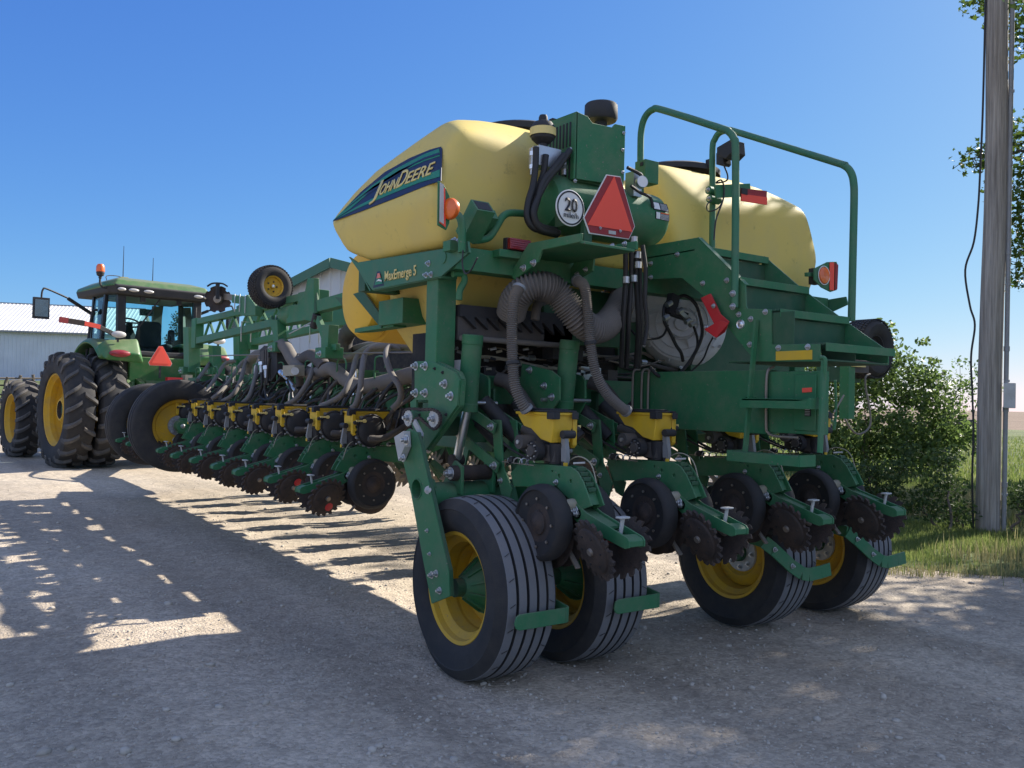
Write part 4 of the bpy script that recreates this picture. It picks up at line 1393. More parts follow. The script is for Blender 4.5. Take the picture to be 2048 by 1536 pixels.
for pth, r_ in (([(4.241,4.15,2.226),(4.141,4.12,2.182),(4.114,4.1,2.079),(4.172,4.1,2),(4.231,4.1,1.92),(4.279,4.1,1.872),(4.321,4.12,1.818)], .012),
                ([(4.274,4.15,2.243),(4.317,4.1,2.256),(4.362,4.05,2.195),(4.38,4.02,2.093),(4.393,4.02,1.993),(4.348,4.03,1.884),(4.268,4.05,1.77),(4.183,4.08,1.695),(4.078,4.1,1.708),(4.044,4.15,1.763)], .012),
                ([(3.914,4.2,2.005),(3.926,4.15,1.964),(4.039,4.15,1.951),(4.153,4.15,1.978),(4.203,4.15,2.055)], .008),
                ([(4.554,4.05,2.011),(4.496,4.05,1.933),(4.446,4.06,1.829),(4.348,4.08,1.74)], .006),
                ([(4.167,4.1,2.199),(4.215,4.1,2.153),(4.336,4.1,2.095),(4.379,4.08,2.046),(4.416,4.08,1.93),(4.368,4.1,1.792)], .009)):
    fh.tube(pth, r_, 8, 6)
fh.beam(V((4.203,4.1,2.253)), V((4.169,4.1,2.123)), .05, .07, 'black')
fh.beam(V((4.159,4.1,2.142)), V((4.321,4.1,2.114)), .04, .05, 'black')
fh.beam(V((4.204,4.08,2.158)), V((4.349,4.08,2.078)), .03, .03, 'steel')
for p in [(4.082,4.05,2.09),(4.283,4.05,2.081),(4.327,4.05,2.064),(4.21,4.05,2.143),(4.107,4.05,2.181)]:
    fh.cyl(V(p) - V(.02, 0, .01), V(p) + V(.02, 0, .01), .018, n=8, m='steel')
part(fh, 'hydraulic_hose')
rb = MB('red')
q = [(4,3.678,2.18),(4,3.602,2.201),(4,3.521,2.071),(4,3.455,2.022),(4,3.488,1.961),(4,3.549,1.931),(4,3.645,1.984),(4,3.566,2.013)]
rb.slab(q, .012)
rb.slab([(3.97,3.618,1.981),(3.97,3.494,2.031),(3.97,3.429,2.009),(3.97,3.522,1.925)], .006)
for p in [(3.985,3.559,2.12),(3.985,3.539,1.93),(3.985,3.612,1.994)]:
    rb.bolt(V(p), (-1, 0, 0), .01)
part(rb, 'red_bracket', .003)

hs = MB('hose_grey')
hs.corrugated([(3.019,4.3,2.05),(2.99,4.22,2.126),(3.011,4.15,2.181),(3.084,4.1,2.207),(3.181,4.08,2.185),(3.255,4.05,2.099),(3.33,4.02,2.012),(3.429,4.02,1.97),(3.573,4.06,2.007),(3.751,4.15,2.121),(3.947,4.3,2.247),(4.248,4.5,2.344)], .08, .018, .012, 22, 14)
part(hs, 'air_duct', sharp=180)
for pth in ([(2.83,3.95,2.169),(2.777,3.93,2.084),(2.76,3.92,1.943),(2.755,3.9,1.749),(2.761,3.88,1.611),(2.79,3.86,1.521),(2.832,3.85,1.47)],
            [(3.317,4.05,2.261),(3.297,3.95,2.213),(3.298,3.92,2.098),(3.31,3.9,1.891),(3.336,3.88,1.715),(3.407,3.86,1.585),(3.511,3.85,1.504),(3.577,3.85,1.472)]):
    hs = MB('hose_grey')
    hs.corrugated(pth, .029, .012, .0045, 12, 12)
    for q_, w_ in ((0, 1), (-1, -2), (3, 4)):
        d_ = (V(pth[w_]) - V(pth[q_])).normalized() * .02
        hs.cyl(V(pth[q_]) + d_ * .3, V(pth[q_]) + d_ * 1.2, .038, n=16, m='cast_grey' if q_ != 3 else 'black')
    part(hs, 'seed_hose')
hs = MB('hose_grey')
hs.tube([(3.184,4.6,2.011),(3.088,4.4,2.08),(3.011,4.25,2.106)], .06, 12, 5)
hs.tube([(4.13,4.4,2.324),(4.103,4.6,2.287),(4.162,4.8,2.236),(4.011,4.9,2.122)], .06, 12, 5, 'hose_dark')
hs.tube([(3.201,4.3,2.026),(3.218,4.3,2.121),(3.276,4.3,2.157)], .03, 10, 5)
part(hs, 'air_duct')

# ---- roller with teeth, wiring and pipes between tanks and tool bar
rl = MB('black')
q0, q1 = V((2.665,4.4,2.042)), V((3.457,4.4,2.025))
q0.x = 2.72
rl.box(q0.x, 3.6, 4.4, 4.5, q0.z - .02, q0.z + .05)
rl.box(q0.x, 3.6, 4.42, 4.5, q0.z - .16, q0.z - .021, 'hose_dark')
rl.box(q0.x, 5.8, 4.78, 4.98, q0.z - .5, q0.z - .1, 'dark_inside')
x = q0.x + .02
while x < 3.5:
    rl.prism('y', [(x, q0.z - .02), (x + .07, q0.z - .02), (x + .09, q0.z - .09), (x + .05, q0.z - .06)], 4.385, 4.419)
    x += .085
rl.cyl((q0.x, 4.39, q0.z - .15), (q0.x + .8, 4.39, q0.z - .155), .018, n=10, m='hose_grey')
part(rl, 'meter_roller')
random.seed(4)
wr = MB('black')
for i in range(60):
    x0_ = random.uniform(2.75, 4.3)
    z = random.uniform(1.68, 1.86)
    y = random.uniform(4.55, 5.3)
    pts_ = [(x0_, y, z)]
    for j in range(4):
        x0_ += random.uniform(.08, .3)
        pts_.append((x0_, y + random.uniform(-.06, .06), z + random.uniform(-.06, .05)))
    wr.tube(pts_, random.choice([.006, .008, .012, .016]), 6, 4, random.choice(['black', 'black', 'hydraulic', 'hose_dark', 'beige', 'worn_steel']))
    if i % 3 == 0:
        p = V(pts_[2])
        wr.cyl(p - V(.025, 0, 0), p + V(.025, 0, 0), .02, n=8, m='steel')
for i in range(40):
    xx = random.uniform(2.75, 4.0)
    zz = random.uniform(1.7, 1.9)
    wr.cyl((xx, 4.6, zz), (xx + random.uniform(.015, .04), 4.58, zz + random.uniform(-.012, .012)), .009, n=8, m=random.choice(['steel', 'chrome', 'hose_dark', 'beige', 'black']))
for i in range(14):
    x0_ = random.uniform(2.8, 4.1)
    wr.box(x0_, x0_ + .09, 4.6, 4.75, 1.68, 1.72 + random.random() * .06, random.choice(['black', 'steel', 'hose_dark']))
part(wr, 'wiring_harness')
tb = MB('black')
q = [(3.506,2.061),(3.641,2.054),(3.645,1.904),(3.51,1.896)]
tb.box(q[0][0], q[1][0] + .12, 4.5, 4.62, q[2][1] - .1, q[0][1])
tb.box(q[0][0] + .012, q[0][0] + .018, 4.495, 4.5, q[2][1], q[0][1], 'white')
tb.box(q[0][0] + .035, q[0][0] + .04, 4.495, 4.5, q[2][1], q[0][1], 'white')
tb.box(q[0][0] + .1, q[0][0] + .13, 4.495, 4.5, q[0][1] - .12, q[0][1] - .05, 'grey_paint')
for i in range(6):
    xx = 2.9 + i * .24
    tb.cyl((xx, 4.66, 1.36), (xx, 4.66, 1.5), .1, n=18, m='hose_dark')
    tb.cyl((xx, 4.4, 1.52), (xx + .12, 4.2, 1.3), .045, n=12)
part(tb, 'valve_block')
# nozzle pipes that dive behind the tool bar
pp = MB('hose_dark')
for x in (3.06, 3.82):
    pp.tube([(x, 4.5, 1.66), (x + .06, 4.42, 1.62), (x + .16, 4.34, 1.45), (x + .22, 4.28, 1.3)], .045, 12, 5)
part(pp, 'air_pipe')

# ------------------------------------------------------------------ the folded wings
for sd in (-1, 1):
    fx = lambda x: x if sd < 0 else 2 * CX - x
    bx_ = lambda mb, x0, x1, *a: mb.box(min(fx(x0), fx(x1)), max(fx(x0), fx(x1)), *a)
    w = MB('green')
    bx_(w, 4.02, 4.2, 6.1, 14.0, 1.24, 1.44)
    bx_(w, 3.66, 3.8, 6.7, 13.9, 1.68, 1.76, 'green_dark')
    bx_(w, 4.0, 4.2, 5.0, 6.1, 1.2, 1.45, 'hose_dark')
    rnd = random.Random(9)  # filler plates added in the bays to shape the wing's shadow on the ground
    for i in range(9):
        y = WY0 + .762 * i
        if i == 0:
            bx_(w, 3.84, 3.94, y + .13, y + .7, 1.42, 1.69, 'green_dark')
        elif i in (1, 2, 3, 4):
            bx_(w, 3.84, 3.94, y - .1, y + .7, 1.42, 1.69, 'green_dark')
        elif i > 0:
            for k_ in range(4):
                ya = y + rnd.uniform(-.3, .6)
                za = rnd.uniform(1.4, 1.62)
                bx_(w, 3.84 + .01 * k_, 3.94, ya, ya + rnd.uniform(.3, .9), za, za + rnd.uniform(.04, .13), 'green_dark')
    for i in range(10):
        y = WY0 + .762 * i
        bx_(w, 3.8, 4.02, y - .12, y + .12, 1.16, 1.5 if i % 3 else 1.68, 'green_dark')
        bx_(w, 3.55, 3.57, y + .14, y + .34, 1.38, 1.62)
    for i in range(9):
        y = WY0 + .38 + .762 * i
        if i % 3 == 1:
            bx_(w, 3.96, 4.0, y - .03, y + .03, 1.45, 1.7)
        w.cyl((fx(3.62), y - .1, 1.46), (fx(3.62), y - .1, 1.62), .065, n=14, m='hose_dark')
    part(w, 'wing_bar', .005)
    if sd > 0:
        continue
    # marker arms that lie along the wing: two lattice beams
    for X_, pa, pb, pc, pd in ((3.5, (3.5,12.846,2.553), (3.5,9.599,2.425), (3.5,12.92,2.275), (3.5,9.297,2.333)),
                               (4.2, (4.2,12.54,2.306), (4.2,9.327,2.389), (4.2,12.648,2.266), (4.2,9.188,2.358))):
        m = MB('green_frame')
        far, near = V(pa), V(pb)
        zt, zb_ = far.z, V(pc).z
        if X_ > 4:
            y0_, y1_ = far.y, near.y
            zt, zb_ = 2.62, 2.28
        else:
            y0_, y1_ = far.y, 8.6
        dzt = .0
        m.beam((X_, y0_, zt), (X_, y1_, zt + .02), .1, .08)
        m.beam((X_, y0_, zb_), (X_, y1_, zb_ + .1), .1, .09)
        n = 7
        for i in range(n):
            ya = y0_ + (y1_ - y0_) * (i + .6) / (n + 1)
            yb_ = y0_ + (y1_ - y0_) * (i + 1.1) / (n + 1)
            yc = y0_ + (y1_ - y0_) * (i + 1.6) / (n + 1)
            zz = zb_ + .08 * (i + 1) / n
            m.beam((X_, ya, zz), (X_, yb_, zt - .03), .03, .03)
            m.beam((X_, yb_, zt - .03), (X_, yc, zz), .03, .03)
        m.box(X_ - .06, X_ + .06, y0_ - .1, y0_ + .12, zb_ - .1, zt + .05, 'green')
        m.box(X_ - .08, X_ + .08, y1_ - .25, y1_ + .2, zb_ + .06, zt + .06)
        for yu in (y1_ + .9, y1_ + 2.1):
            m.tube([(X_ - .06, yu, zb_ - .1), (X_ - .06, yu, zb_ + .15), (X_ + .06, yu, zb_ + .15), (X_ + .06, yu, zb_ - .1)], .008, 6, 1, 'steel')
        part(m, 'marker_arm', .004)
    # upright posts of the wing and marker carriers
    for nm, polyx, X_, wd in (('wing_post', [(13.344,2.502),(13.047,2.485),(12.925,1.825),(13.217,1.829)], 3.5, .16),
                              ('wing_post', [(12.786,2.219),(12.584,2.211),(12.495,1.819),(12.694,1.822)], 3.7, .12),
                              ('wing_post', [(12.878,2.419),(12.603,2.405),(12.541,1.951),(12.814,1.956)], 4.1, .16),
                              ('wing_post', [(9.368,2.358),(9.214,2.348),(9.143,2.017),(9.296,2.022)], 3.4, .1),
                              ('wing_post', [(7.758,2.202),(7.572,2.191),(7.599,1.902),(7.739,1.906)], 3.3, .1)):
        m = MB('green')
        m.prism('x', polyx, X_ - wd / 2, X_ + wd / 2)
        yc = sum(p[0] for p in polyx) / 4
        zl = min(p[1] for p in polyx)
        zh = max(p[1] for p in polyx)
        m.box(X_ - wd * .9, X_ + wd * .9, yc - .12, yc + .12, zl - .02, zl + .08)
        m.prism('x', [(yc + .05, zl + .06), (yc + .3, zl + .34), (yc + .26, zl + .4), (yc - .02, zl + .12)], X_ - .02, X_ + .02)
        m.box(X_ - .02, X_ + .02, yc - .2, yc + .02, zl + .05, zl + .11)
        m.bolt((X_ - wd * .9, yc, zl + .02), (-1, 0, 0), .02)
        part(m, nm, .004)
    # marker wheel carrier: tall fin, drum and pipe
    m = MB('green')
    X_ = 3.42
    m.prism('x', [(8.574,2.507),(8.457,2.549),(8.411,2.647),(8.377,2.72),(8.222,2.705),(8.179,2.26),(8.48,2.303)], X_ - .07, X_ - .055)
    m.beam(V((3.42,8.222,2.705)) - V(.04, 0, 0), V((3.42,8.179,2.26)) - V(.04, 0, 0), .06, .012, upv=(0, 1, 0))
    m.prism('x', [(10.513,2.699),(10.312,2.719),(10.016,2.564),(10.007,2.446),(10.55,2.482)], X_ - .045, X_ + .045)
    c = V((3.42,9.241,2.395))
    m.lathe([(0, 0), (.1, 0), (.11, .02), (.11, .3), (.1, .32), (0, .32)], c + V(.05, 0, 0), (0, -1, 0), 28, cap=False)
    m.box(X_ - .05, X_ + .2, c.y - .9, c.y - .25, c.z - .1, c.z + .08)
    m.beam(V((3.42,8.944,2.397)), V((3.42,7.442,2.443)), .1, .12)
    m.beam(V((3.42,10.919,2.721)), V((3.42,10.251,2.636)), .078, .1)
    for p in [(3.36,10.733,2.762),(3.36,10.539,2.745),(3.36,10.332,2.715)]:
        m.beam(V(p), V(p) - V(0, 0, .22), .012, .012, 'steel')
    m.beam(V((3.42,11.618,2.818)), V((3.42,10.881,2.73)), .04, .08, 'worn_steel')
    m.cyl(V((3.38,8.177,2.342)), V((3.38,8.258,2.211)), .04, n=14, m='black')
    m.cyl(V((3.38,8.265,2.69)), V((3.38,8.177,2.342)), .03, n=14, m='green_dark')
    m.beam(V((3.4,8.978,2.183)), V((3.4,8.376,2.27)), .012, .012, 'steel')
    part(m, 'marker_carrier', .004)
    # turf tyre of the marker
    c = V((3.3,9.307,2.71))
    o = MB('rim_yellow')
    R_ = .27
    ax = V(.12, -.99, .04).normalized()
    o.lathe([(.118, .075), (.114, .08), (.104, .072), (.1, .04), (.08, .034), (.025, .036), (.024, .06), (0, .06)], c, ax, 40, cap=False)
    Rm = frame_z(ax)
    for i in range(5):
        t = i * 1.2566
        o.cyl(c + Rm @ V(.055 * math.cos(t), .055 * math.sin(t), .034), c + Rm @ V(.055 * math.cos(t), .055 * math.sin(t), .044), .009, n=8, m='ink')
    o.lathe([(0, .078), (.016, .074), (.022, .056)], c, ax, 14, m='chrome', cap=False)
    mw_ = part(o, 'marker_wheel', sharp=30)
    ty = MB('rubber')
    RR = .36
    ty.lathe([(.11, .07), (.125, .09), (.155, .1), (.19, .098), (.215, .085), (.228, .05), (.231, 0), (.228, -.05), (.215, -.085), (.19, -.098), (.15, -.1), (.11, -.07), (.095, 0), (.11, .07)], c, ax, 56, cap=False)
    for i in range(46):
        for j in range(7):
            t = 2 * math.pi * (i + .5 * (j % 2)) / 46
            h = -.081 + j * .027
            rr = .233 - .3 * (abs(h) / .1) ** 3 * .06
            p = c + Rm @ V(rr * math.cos(t), rr * math.sin(t), h)
            ty.beam(p - Rm @ V(0, 0, .009), p + Rm @ V(0, 0, .009), .02, .01, 'rubber', upv=Rm @ V(math.cos(t), math.sin(t), 0))
    part(ty, 'tyre', parent=mw_)
    # notched marker disc
    c = V((3.35,11.376,2.746))
    dm = MB('soil_steel')
    prof = []
    for i in range(72):
        t = 2 * math.pi * i / 72
        q = (i % 9)
        prof.append(((.175 if 2 <= q <= 7 else .15) * math.cos(t), (.175 if 2 <= q <= 7 else .15) * math.sin(t)))
    Rd = frame_z(V(-.55, -.83, 0))
    vs = [c + Rd @ V(x, y, .03) for x, y in prof] + [c + Rd @ V(x * .6, y * .6, -.01) for x, y in prof] + [c + Rd @ V(0, 0, -.02)] + [c + Rd @ V(x, y, .024) for x, y in prof] + [c + Rd @ V(0, 0, -.028)]
    fs = []
    for i in range(72):
        j = (i + 1) % 72
        fs += [(i, j, 72 + j, 72 + i), (72 + i, 72 + j, 144), (145 + i, 217, 145 + j), (i, 145 + i, 145 + j, j)]
    dm.add(vs, fs)
    dm.lathe([(0, .06), (.05, .055), (.06, 0)], c, V(-.55, -.83, 0), 20, m='worn_steel', cap=False)
    dm.tube([c + Rd @ V(.13, .165, .06), c + Rd @ V(.06, .2, .06), c + Rd @ V(-.06, .2, .06), c + Rd @ V(-.13, .16, .06)], .012, 6, 5, 'black')
    dm.beam(c + Rd @ V(0, .2, .05), c + Rd @ V(0, .0, .05), .04, .05, 'black')
    part(dm, 'marker_disc')
    # lift wheels, axles along the wing
    for (cx_, cz_, cy_, R_) in (((2.978,11.72,1.1)[0], (2.978,11.72,1.1)[2], 11.72, .6), ((3.033,13.5,1.057)[0], (3.033,13.5,1.057)[2], 13.5, .6)):
        c = V(cx_, cy_, cz_)
        o = MB('rim_yellow')
        o.lathe([(.37, .12), (.36, .125), (.35, .115), (.345, .08), (.33, .06), (.3, .05), (.28, .02), (.2, .0), (.05, .0)], c, (0, -1, 0), 48, cap=False)
        o.lathe([(.13, 0), (.13, .03), (.1, .035), (.08, .035), (.07, .12), (0, .12)], c, (0, -1, 0), 24, m='cast_grey', cap=False)
        for i in range(8):
            t = i * math.pi / 4
            o.bolt(c + V(.105 * math.cos(t), -.034, .105 * math.sin(t)), (0, -1, 0), .012)
        lw = part(o, 'lift_wheel', sharp=30)
        ty = MB('rubber')
        ty.lathe([(.34, .1), (.36, .14), (.4, .165), (.46, .17), (.53, .16), (.555, .15), (.57, .145), (R_ - .015, .125), (R_ - .006, .1), (R_ - .016, .085), (R_ - .002, .08), (R_, .03), (R_ - .016, .02), (R_ - .016, -.02), (R_, -.03), (R_ - .002, -.1), (R_ - .02, -.13), (.5, -.165), (.4, -.16), (.34, -.1)], c, (0, -1, 0), 72, cap=False)
        part(ty, 'tyre', parent=lw)
        ar = MB('green')
        ar.prism('y', [(c.x - .05, c.z - .09), (c.x + .15, c.z - .12), (c.x + .75, c.z + .1), (c.x + .75, c.z + .3), (c.x + .3, c.z + .1), (c.x - .02, c.z + .1)], c.y - .2, c.y - .14)
        ar.cyl(c + V(0, -.24, 0), c + V(0, -.03, 0), .075, n=20)
        ar.bolt(c + V(0, -.24, 0), (0, -1, 0), .02)
        part(ar, 'lift_arm', .004)
# turf tyre of the far wing that shows behind the stairs
c = V((8.161,5.2,2.138))
o = MB('rim_yellow')
o.lathe([(.15, .1), (.13, .1), (.12, .05), (0, .05)], c, (0, -1, 0), 32, m='rubber', cap=False)
mw_ = part(o, 'marker_wheel')
ty = MB('rubber')
ty.lathe([(.14, .1), (.165, .13), (.21, .142), (.25, .14), (.28, .11), (.3, .06), (.302, 0), (.3, -.06), (.28, -.11), (.25, -.14), (.2, -.14), (.14, -.1)], c, (0, -1, 0), 56, cap=False)
for i in range(50):
    for j in range(6):
        t = 2 * math.pi * (i + .5 * (j % 2)) / 50
        h = -.1 + j * .04
        p = c + V(.3 * math.cos(t), h, .3 * math.sin(t))
        ty.beam(p - V(0, .012, 0), p + V(0, .012, 0), .025, .014, 'rubber', upv=(math.cos(t), 0, math.sin(t)))
part(ty, 'tyre', parent=mw_)
m = MB('green_dark')
m.box(c.x - .5, c.x + .05, c.y + .1, c.y + .25, c.z - .35, c.z - .2)
q0 = V((7.451,4.9,1.769))
m.box(q0.x - .06, q0.x + .04, 4.9, 5.0, q0.z - .35, q0.z + .25, 'green')
m.box(q0.x - .02, q0.x + .3, 4.92, 5.0, q0.z + .1, q0.z + .22, 'hose_dark')
m.tube([(7.339,4.9,1.419),(7.422,4.9,1.338),(7.545,4.9,1.276),(7.686,4.9,1.304),(7.759,4.9,1.387),(7.729,4.9,1.558),(7.675,4.9,1.703),(7.664,4.9,1.824),(7.739,4.9,1.86)], .01, 8, 5, 'hose_grey')
m.box((7.423,4.9,1.935)[0], (7.636,4.9,1.944)[0], 4.88, 4.9, (7.423,4.9,1.921)[2], (7.422,4.9,1.945)[2], 'decal_yellow')
m.beam(V((6.872,4.7,1.481)), V((7.019,4.7,1.641)), .012, .012, 'worn_steel')
m.tube([(6.668,4.7,1.404),(6.852,4.7,1.404),(6.876,4.7,1.324),(6.901,4.7,1.504),(6.88,4.7,1.773)], .012, 8, 4, 'green')
part(m, 'far_wing_post', .004)

# ---- vacuum fan of the wing, its thick ducts, the seed hoses
vf = MB('black')
c = V((3.45,9.484,1.874))
q = [(9.839,2.043),(9.693,2.084),(9.436,2.074),(9.278,2.024),(9.259,1.775),(9.406,1.682),(9.661,1.672),(9.78,1.724)]
vf.prism('x', q, 3.38, 3.6)
vf.prism('x', [(9.753,2.011),(9.561,2.051),(9.496,2.031),(9.472,1.722),(9.663,1.706)], 3.36, 3.381, 'hose_dark')
for i in range(4):
    y, z = c.y + .12 - i * .07, c.z
    vf.box(3.352, 3.362, y, y + .012, z - .18, z + .16)
part(vf, 'vacuum_fan', .01, 3)
vp = MB('steel')
for p0_, p1_ in (((522,727), (522,745)), ((530,735), (532,755)), ((560,745), (575,758)), ((568,750), (588,772)), ((575,738), (592,752))) and ():
    pass
for p0_, p1_ in zip([(3.3,9.547,1.891),(3.3,9.397,1.843),(3.3,8.93,1.771),(3.3,8.826,1.748),(3.3,8.691,1.663)], [(3.3,9.521,1.773),(3.3,9.354,1.71),(3.3,8.722,1.695),(3.3,8.535,1.622),(3.3,8.476,1.571)]):
    vp.cyl(V(p0_), V(p1_), .022, n=10)
    vp.cyl(V(p0_), V(p0_).lerp(V(p1_), .3), .03, n=8, m='chrome')
vp.box(3.25, 3.36, (3.3,8.41,1.784)[1], (3.3,8.729,1.789)[1], (3.3,8.583,1.725)[2], (3.3,8.591,1.833)[2], 'beige')
vp.cyl(V((3.22,8.312,1.769)), V((3.4,8.776,1.783)), .04, n=14, m='steel')
for pth in ([(3.28,9.463,1.772),(3.28,9.436,1.633),(3.28,9.492,1.522),(3.28,9.326,1.468),(3.28,9.095,1.498)], [(3.28,9.298,1.709),(3.28,9.335,1.578),(3.28,9.2,1.47),(3.28,8.991,1.526)], [(3.28,8.668,1.683),(3.28,8.562,1.58),(3.28,8.5,1.479),(3.28,8.31,1.456)], [(3.25,9.121,1.927),(3.25,9.173,1.794),(3.25,9.191,1.632)]):
    vp.tube(pth, .016, 8, 5, 'hydraulic')
part(vp, 'valve_block')
for nm, pth, r_, m_ in (('air_duct', [(3.4,9.299,2.055),(3.4,9.147,2.071),(3.4,9.009,2.012),(3.4,8.857,1.911),(3.4,8.667,1.818),(3.4,8.554,1.764)], .07, 'hose_grey'),
                        ('air_duct', [(3.45,8.765,1.795),(3.45,8.423,1.749),(3.45,8.131,1.775),(3.45,7.924,1.792),(3.45,7.628,1.692),(3.45,7.349,1.626),(3.45,7.04,1.634),(3.45,6.704,1.669),(3.45,6.392,1.709),(3.45,6.1,1.746)], .068, 'hose_grey'),
                        ('air_duct', [(3.5,8.833,1.771),(3.5,8.798,1.665),(3.5,8.83,1.532),(3.5,8.863,1.398)], .075, 'hose_dark'),
                        ('air_duct', [(3.45,8.797,1.859),(3.45,8.608,1.918),(3.45,8.435,1.933),(3.45,8.238,1.877),(3.45,8.108,1.81)], .07, 'hose_dark'),
                        ('air_duct', [(3.6,10.868,1.802),(3.6,10.819,1.908),(3.6,10.64,2.004),(3.6,10.28,2.018),(3.6,10.104,1.97)], .06, 'hose_grey'),
                        ('air_duct', [(3.6,7.999,1.958),(3.6,7.983,2.087),(3.6,7.872,2.17),(3.6,7.669,2.198)], .08, 'hose_dark')):
    h = MB(m_)
    h.tube(pth, r_, 14, 7)
    part(h, nm)
# one hose to every hopper
hop_top = [(738,818), (662,815), (600,811), (545,807), (500,804), (458,800), (420,796)]
paths = [
    [(3.6,6.774,1.963),(3.55,6.915,1.975),(3.4,6.693,1.881),(3.3,6.399,1.732),(3.22,6.084,1.607),(3.2,6.041,1.509),(3.15,6.067,1.437)],
    [(3.65,6.73,1.991),(3.6,7.212,1.998),(3.5,7.293,1.935),(3.3,6.947,1.761),(3.2,6.766,1.585),(3.15,6.731,1.465),(3.12,6.752,1.427)],
    [(3.7,7.012,2.014),(3.65,7.469,2.001),(3.55,7.579,1.914),(3.35,7.249,1.745),(3.2,7.089,1.561),(3.12,7.202,1.47),(3.1,7.352,1.436)],
    [(3.7,7.41,1.973),(3.7,8.075,1.935),(3.65,8.561,1.968),(3.5,8.461,1.885),(3.3,8.141,1.681),(3.18,8.124,1.506),(3.1,8.214,1.43)],
    [(3.7,10.049,2.063),(3.65,10.339,2.07),(3.5,10.165,1.967),(3.35,9.848,1.75),(3.18,9.528,1.519),(3.1,9.514,1.429)],
    [(3.7,10.749,2.037),(3.65,10.978,2.016),(3.5,10.706,1.889),(3.3,10.258,1.664),(3.18,10.145,1.514),(3.1,10.256,1.435)],
    [(3.7,11.127,2.003),(3.6,11.172,1.915),(3.4,10.925,1.713),(3.2,10.697,1.541),(3.1,10.675,1.46)],
    [(3.7,11.738,1.972),(3.6,11.846,1.93),(3.4,11.558,1.737),(3.2,11.287,1.537)],
    [(3.8,12.51,2.009),(3.7,12.77,1.997),(3.5,12.425,1.853),(3.3,12.054,1.704)]]
for pth in paths:
    h = MB('hose_grey')
    h.tube(pth, .026, 10, 7)
    part(h, 'seed_hose')
# the bundle along the top of the wing
for k_, pth in enumerate(([(3.6,6.375,1.974),(3.6,6.916,1.995),(3.6,7.418,1.987),(3.6,7.799,1.922),(3.6,8.189,1.913),(3.6,8.47,1.973),(3.6,8.603,1.998)], [(3.66,6.48,1.956),(3.66,7.129,1.989),(3.66,7.649,1.96),(3.66,7.986,1.901),(3.66,8.375,1.9),(3.66,8.636,1.949),(3.66,8.799,1.986)],
                          [(3.7,6.55,1.943),(3.7,7.309,2.016),(3.7,7.848,2.017),(3.7,8.197,1.969),(3.7,8.573,1.97),(3.7,8.841,2),(3.7,9.007,1.995)], [(3.75,6.642,2.01),(3.75,7.307,2.047),(3.75,7.785,2.037),(3.75,8.187,1.992)])):
    h = MB('hose_grey')
    h.tube(pth, .034, 10, 8)
    part(h, 'seed_hose')
cl = MB('hydraulic')
for i in range(90):
    y = WY0 + random.uniform(-.3, 6.5)
    cl.tube([(random.uniform(3.5, 3.7), y, random.uniform(1.55, 1.75)), (3.4, y + .1, 1.5 + random.uniform(-.05, .1)), (random.uniform(3.2, 3.35), y + random.uniform(0, .3), random.uniform(1.2, 1.4))], random.choice([.005, .008, .012]), 6, 5, random.choice(['hydraulic', 'black', 'hose_dark', 'green_dark']))
for i in range(8):
    y = 6.9 + i * .8
    cl.tube([(3.4, y, 1.6), (3.4, y, 1.84), (3.4, y - .05, 1.88), (3.4, y - .15, 1.88), (3.4, y - .2, 1.84), (3.4, y - .2, 1.78)], .008, 6, 3, random.choice(['steel', 'green', 'green']))
for i in range(30):
    y = WY0 + random.uniform(.2, 6)
    cl.cyl((3.5, y, random.uniform(1.45, 1.8)), (3.5, y + .04, random.uniform(1.45, 1.8)), .015, n=6, m=random.choice(['steel', 'chrome', 'black']))
for i in range(9):
    y = 6.7 + i * .762
    cl.box(3.55, 3.72, y, y + .2, 1.62, 1.78, 'green')
    cl.prism('x', [(y - .1, 1.42), (y + .12, 1.42), (y + .3, 1.62), (y + .3, 1.66), (y - .1, 1.58)], 3.5, 3.52, 'green')
cl.tube([(3.45, 6.2, 1.9), (3.45, 9, 1.97), (3.45, 12.5, 2.05)], .008, 6, 2, 'worn_steel')
for i in range(46):
    y = WY0 + random.uniform(-.3, 6.6)
    z = random.uniform(1.5, 1.68)
    cl.tube([(3.62, y, z), (3.5, y + random.uniform(-.1, .1), z + random.uniform(.0, .12)), (3.38, y + random.uniform(0, .2), z - .02), (3.3, y + random.uniform(.1, .35), 1.42), (3.24, y + random.uniform(.1, .4), 1.2)], random.choice([.01, .014, .018]), 7, 5, random.choice(['black', 'hydraulic', 'hose_dark']))
for i in range(10):
    y = WY0 + .762 * i
    cl.box(3.5, 3.54, y - .28, y + .28, 1.2, 1.44, 'black')
    cl.cyl((3.48, y + .2, 1.3), (3.4, y + .2, 1.3), .05, n=14, m='hose_dark')
part(cl, 'wing_plumbing')
# draw bar to the tractor
h = MB('green')
h.box(4.18, 4.5, 13.8, 17.0, .85, 1.15)
h.beam((4.34, 17.0, 1.0), (4.38, 18.6, .65), .2, .25)
h.prism('z', [(4.0, 13.6), (4.75, 13.6), (4.5, 14.6), (4.2, 14.6)], 1.15, 1.5)
for i in range(6):
    h.tube([(4.2 + i * .05, 16.0, 1.2), (4.15 + i * .06, 17.4, 1.5 + .04 * i), (4.2 + i * .06, 18.7, 1.35)], .018, 8, 6, 'hydraulic')
part(h, 'draw_bar', .006)

# ------------------------------------------------------------------ the tractor (built facing +y, rear axle at y=0)
tractor = thing('tractor', 'green row crop tractor with dual rear tyres hitched in front of the planter', 'tractor', (4.38, 19.5, 0), rad(8))
tractor.scale = (1.07, 1.07, 1.07)


def tpart(mb, name, bevel=0, seg=2, parent=None, sharp=38):
    return mb.build(name, parent or tractor, bevel, seg, sharp=sharp, world=False)


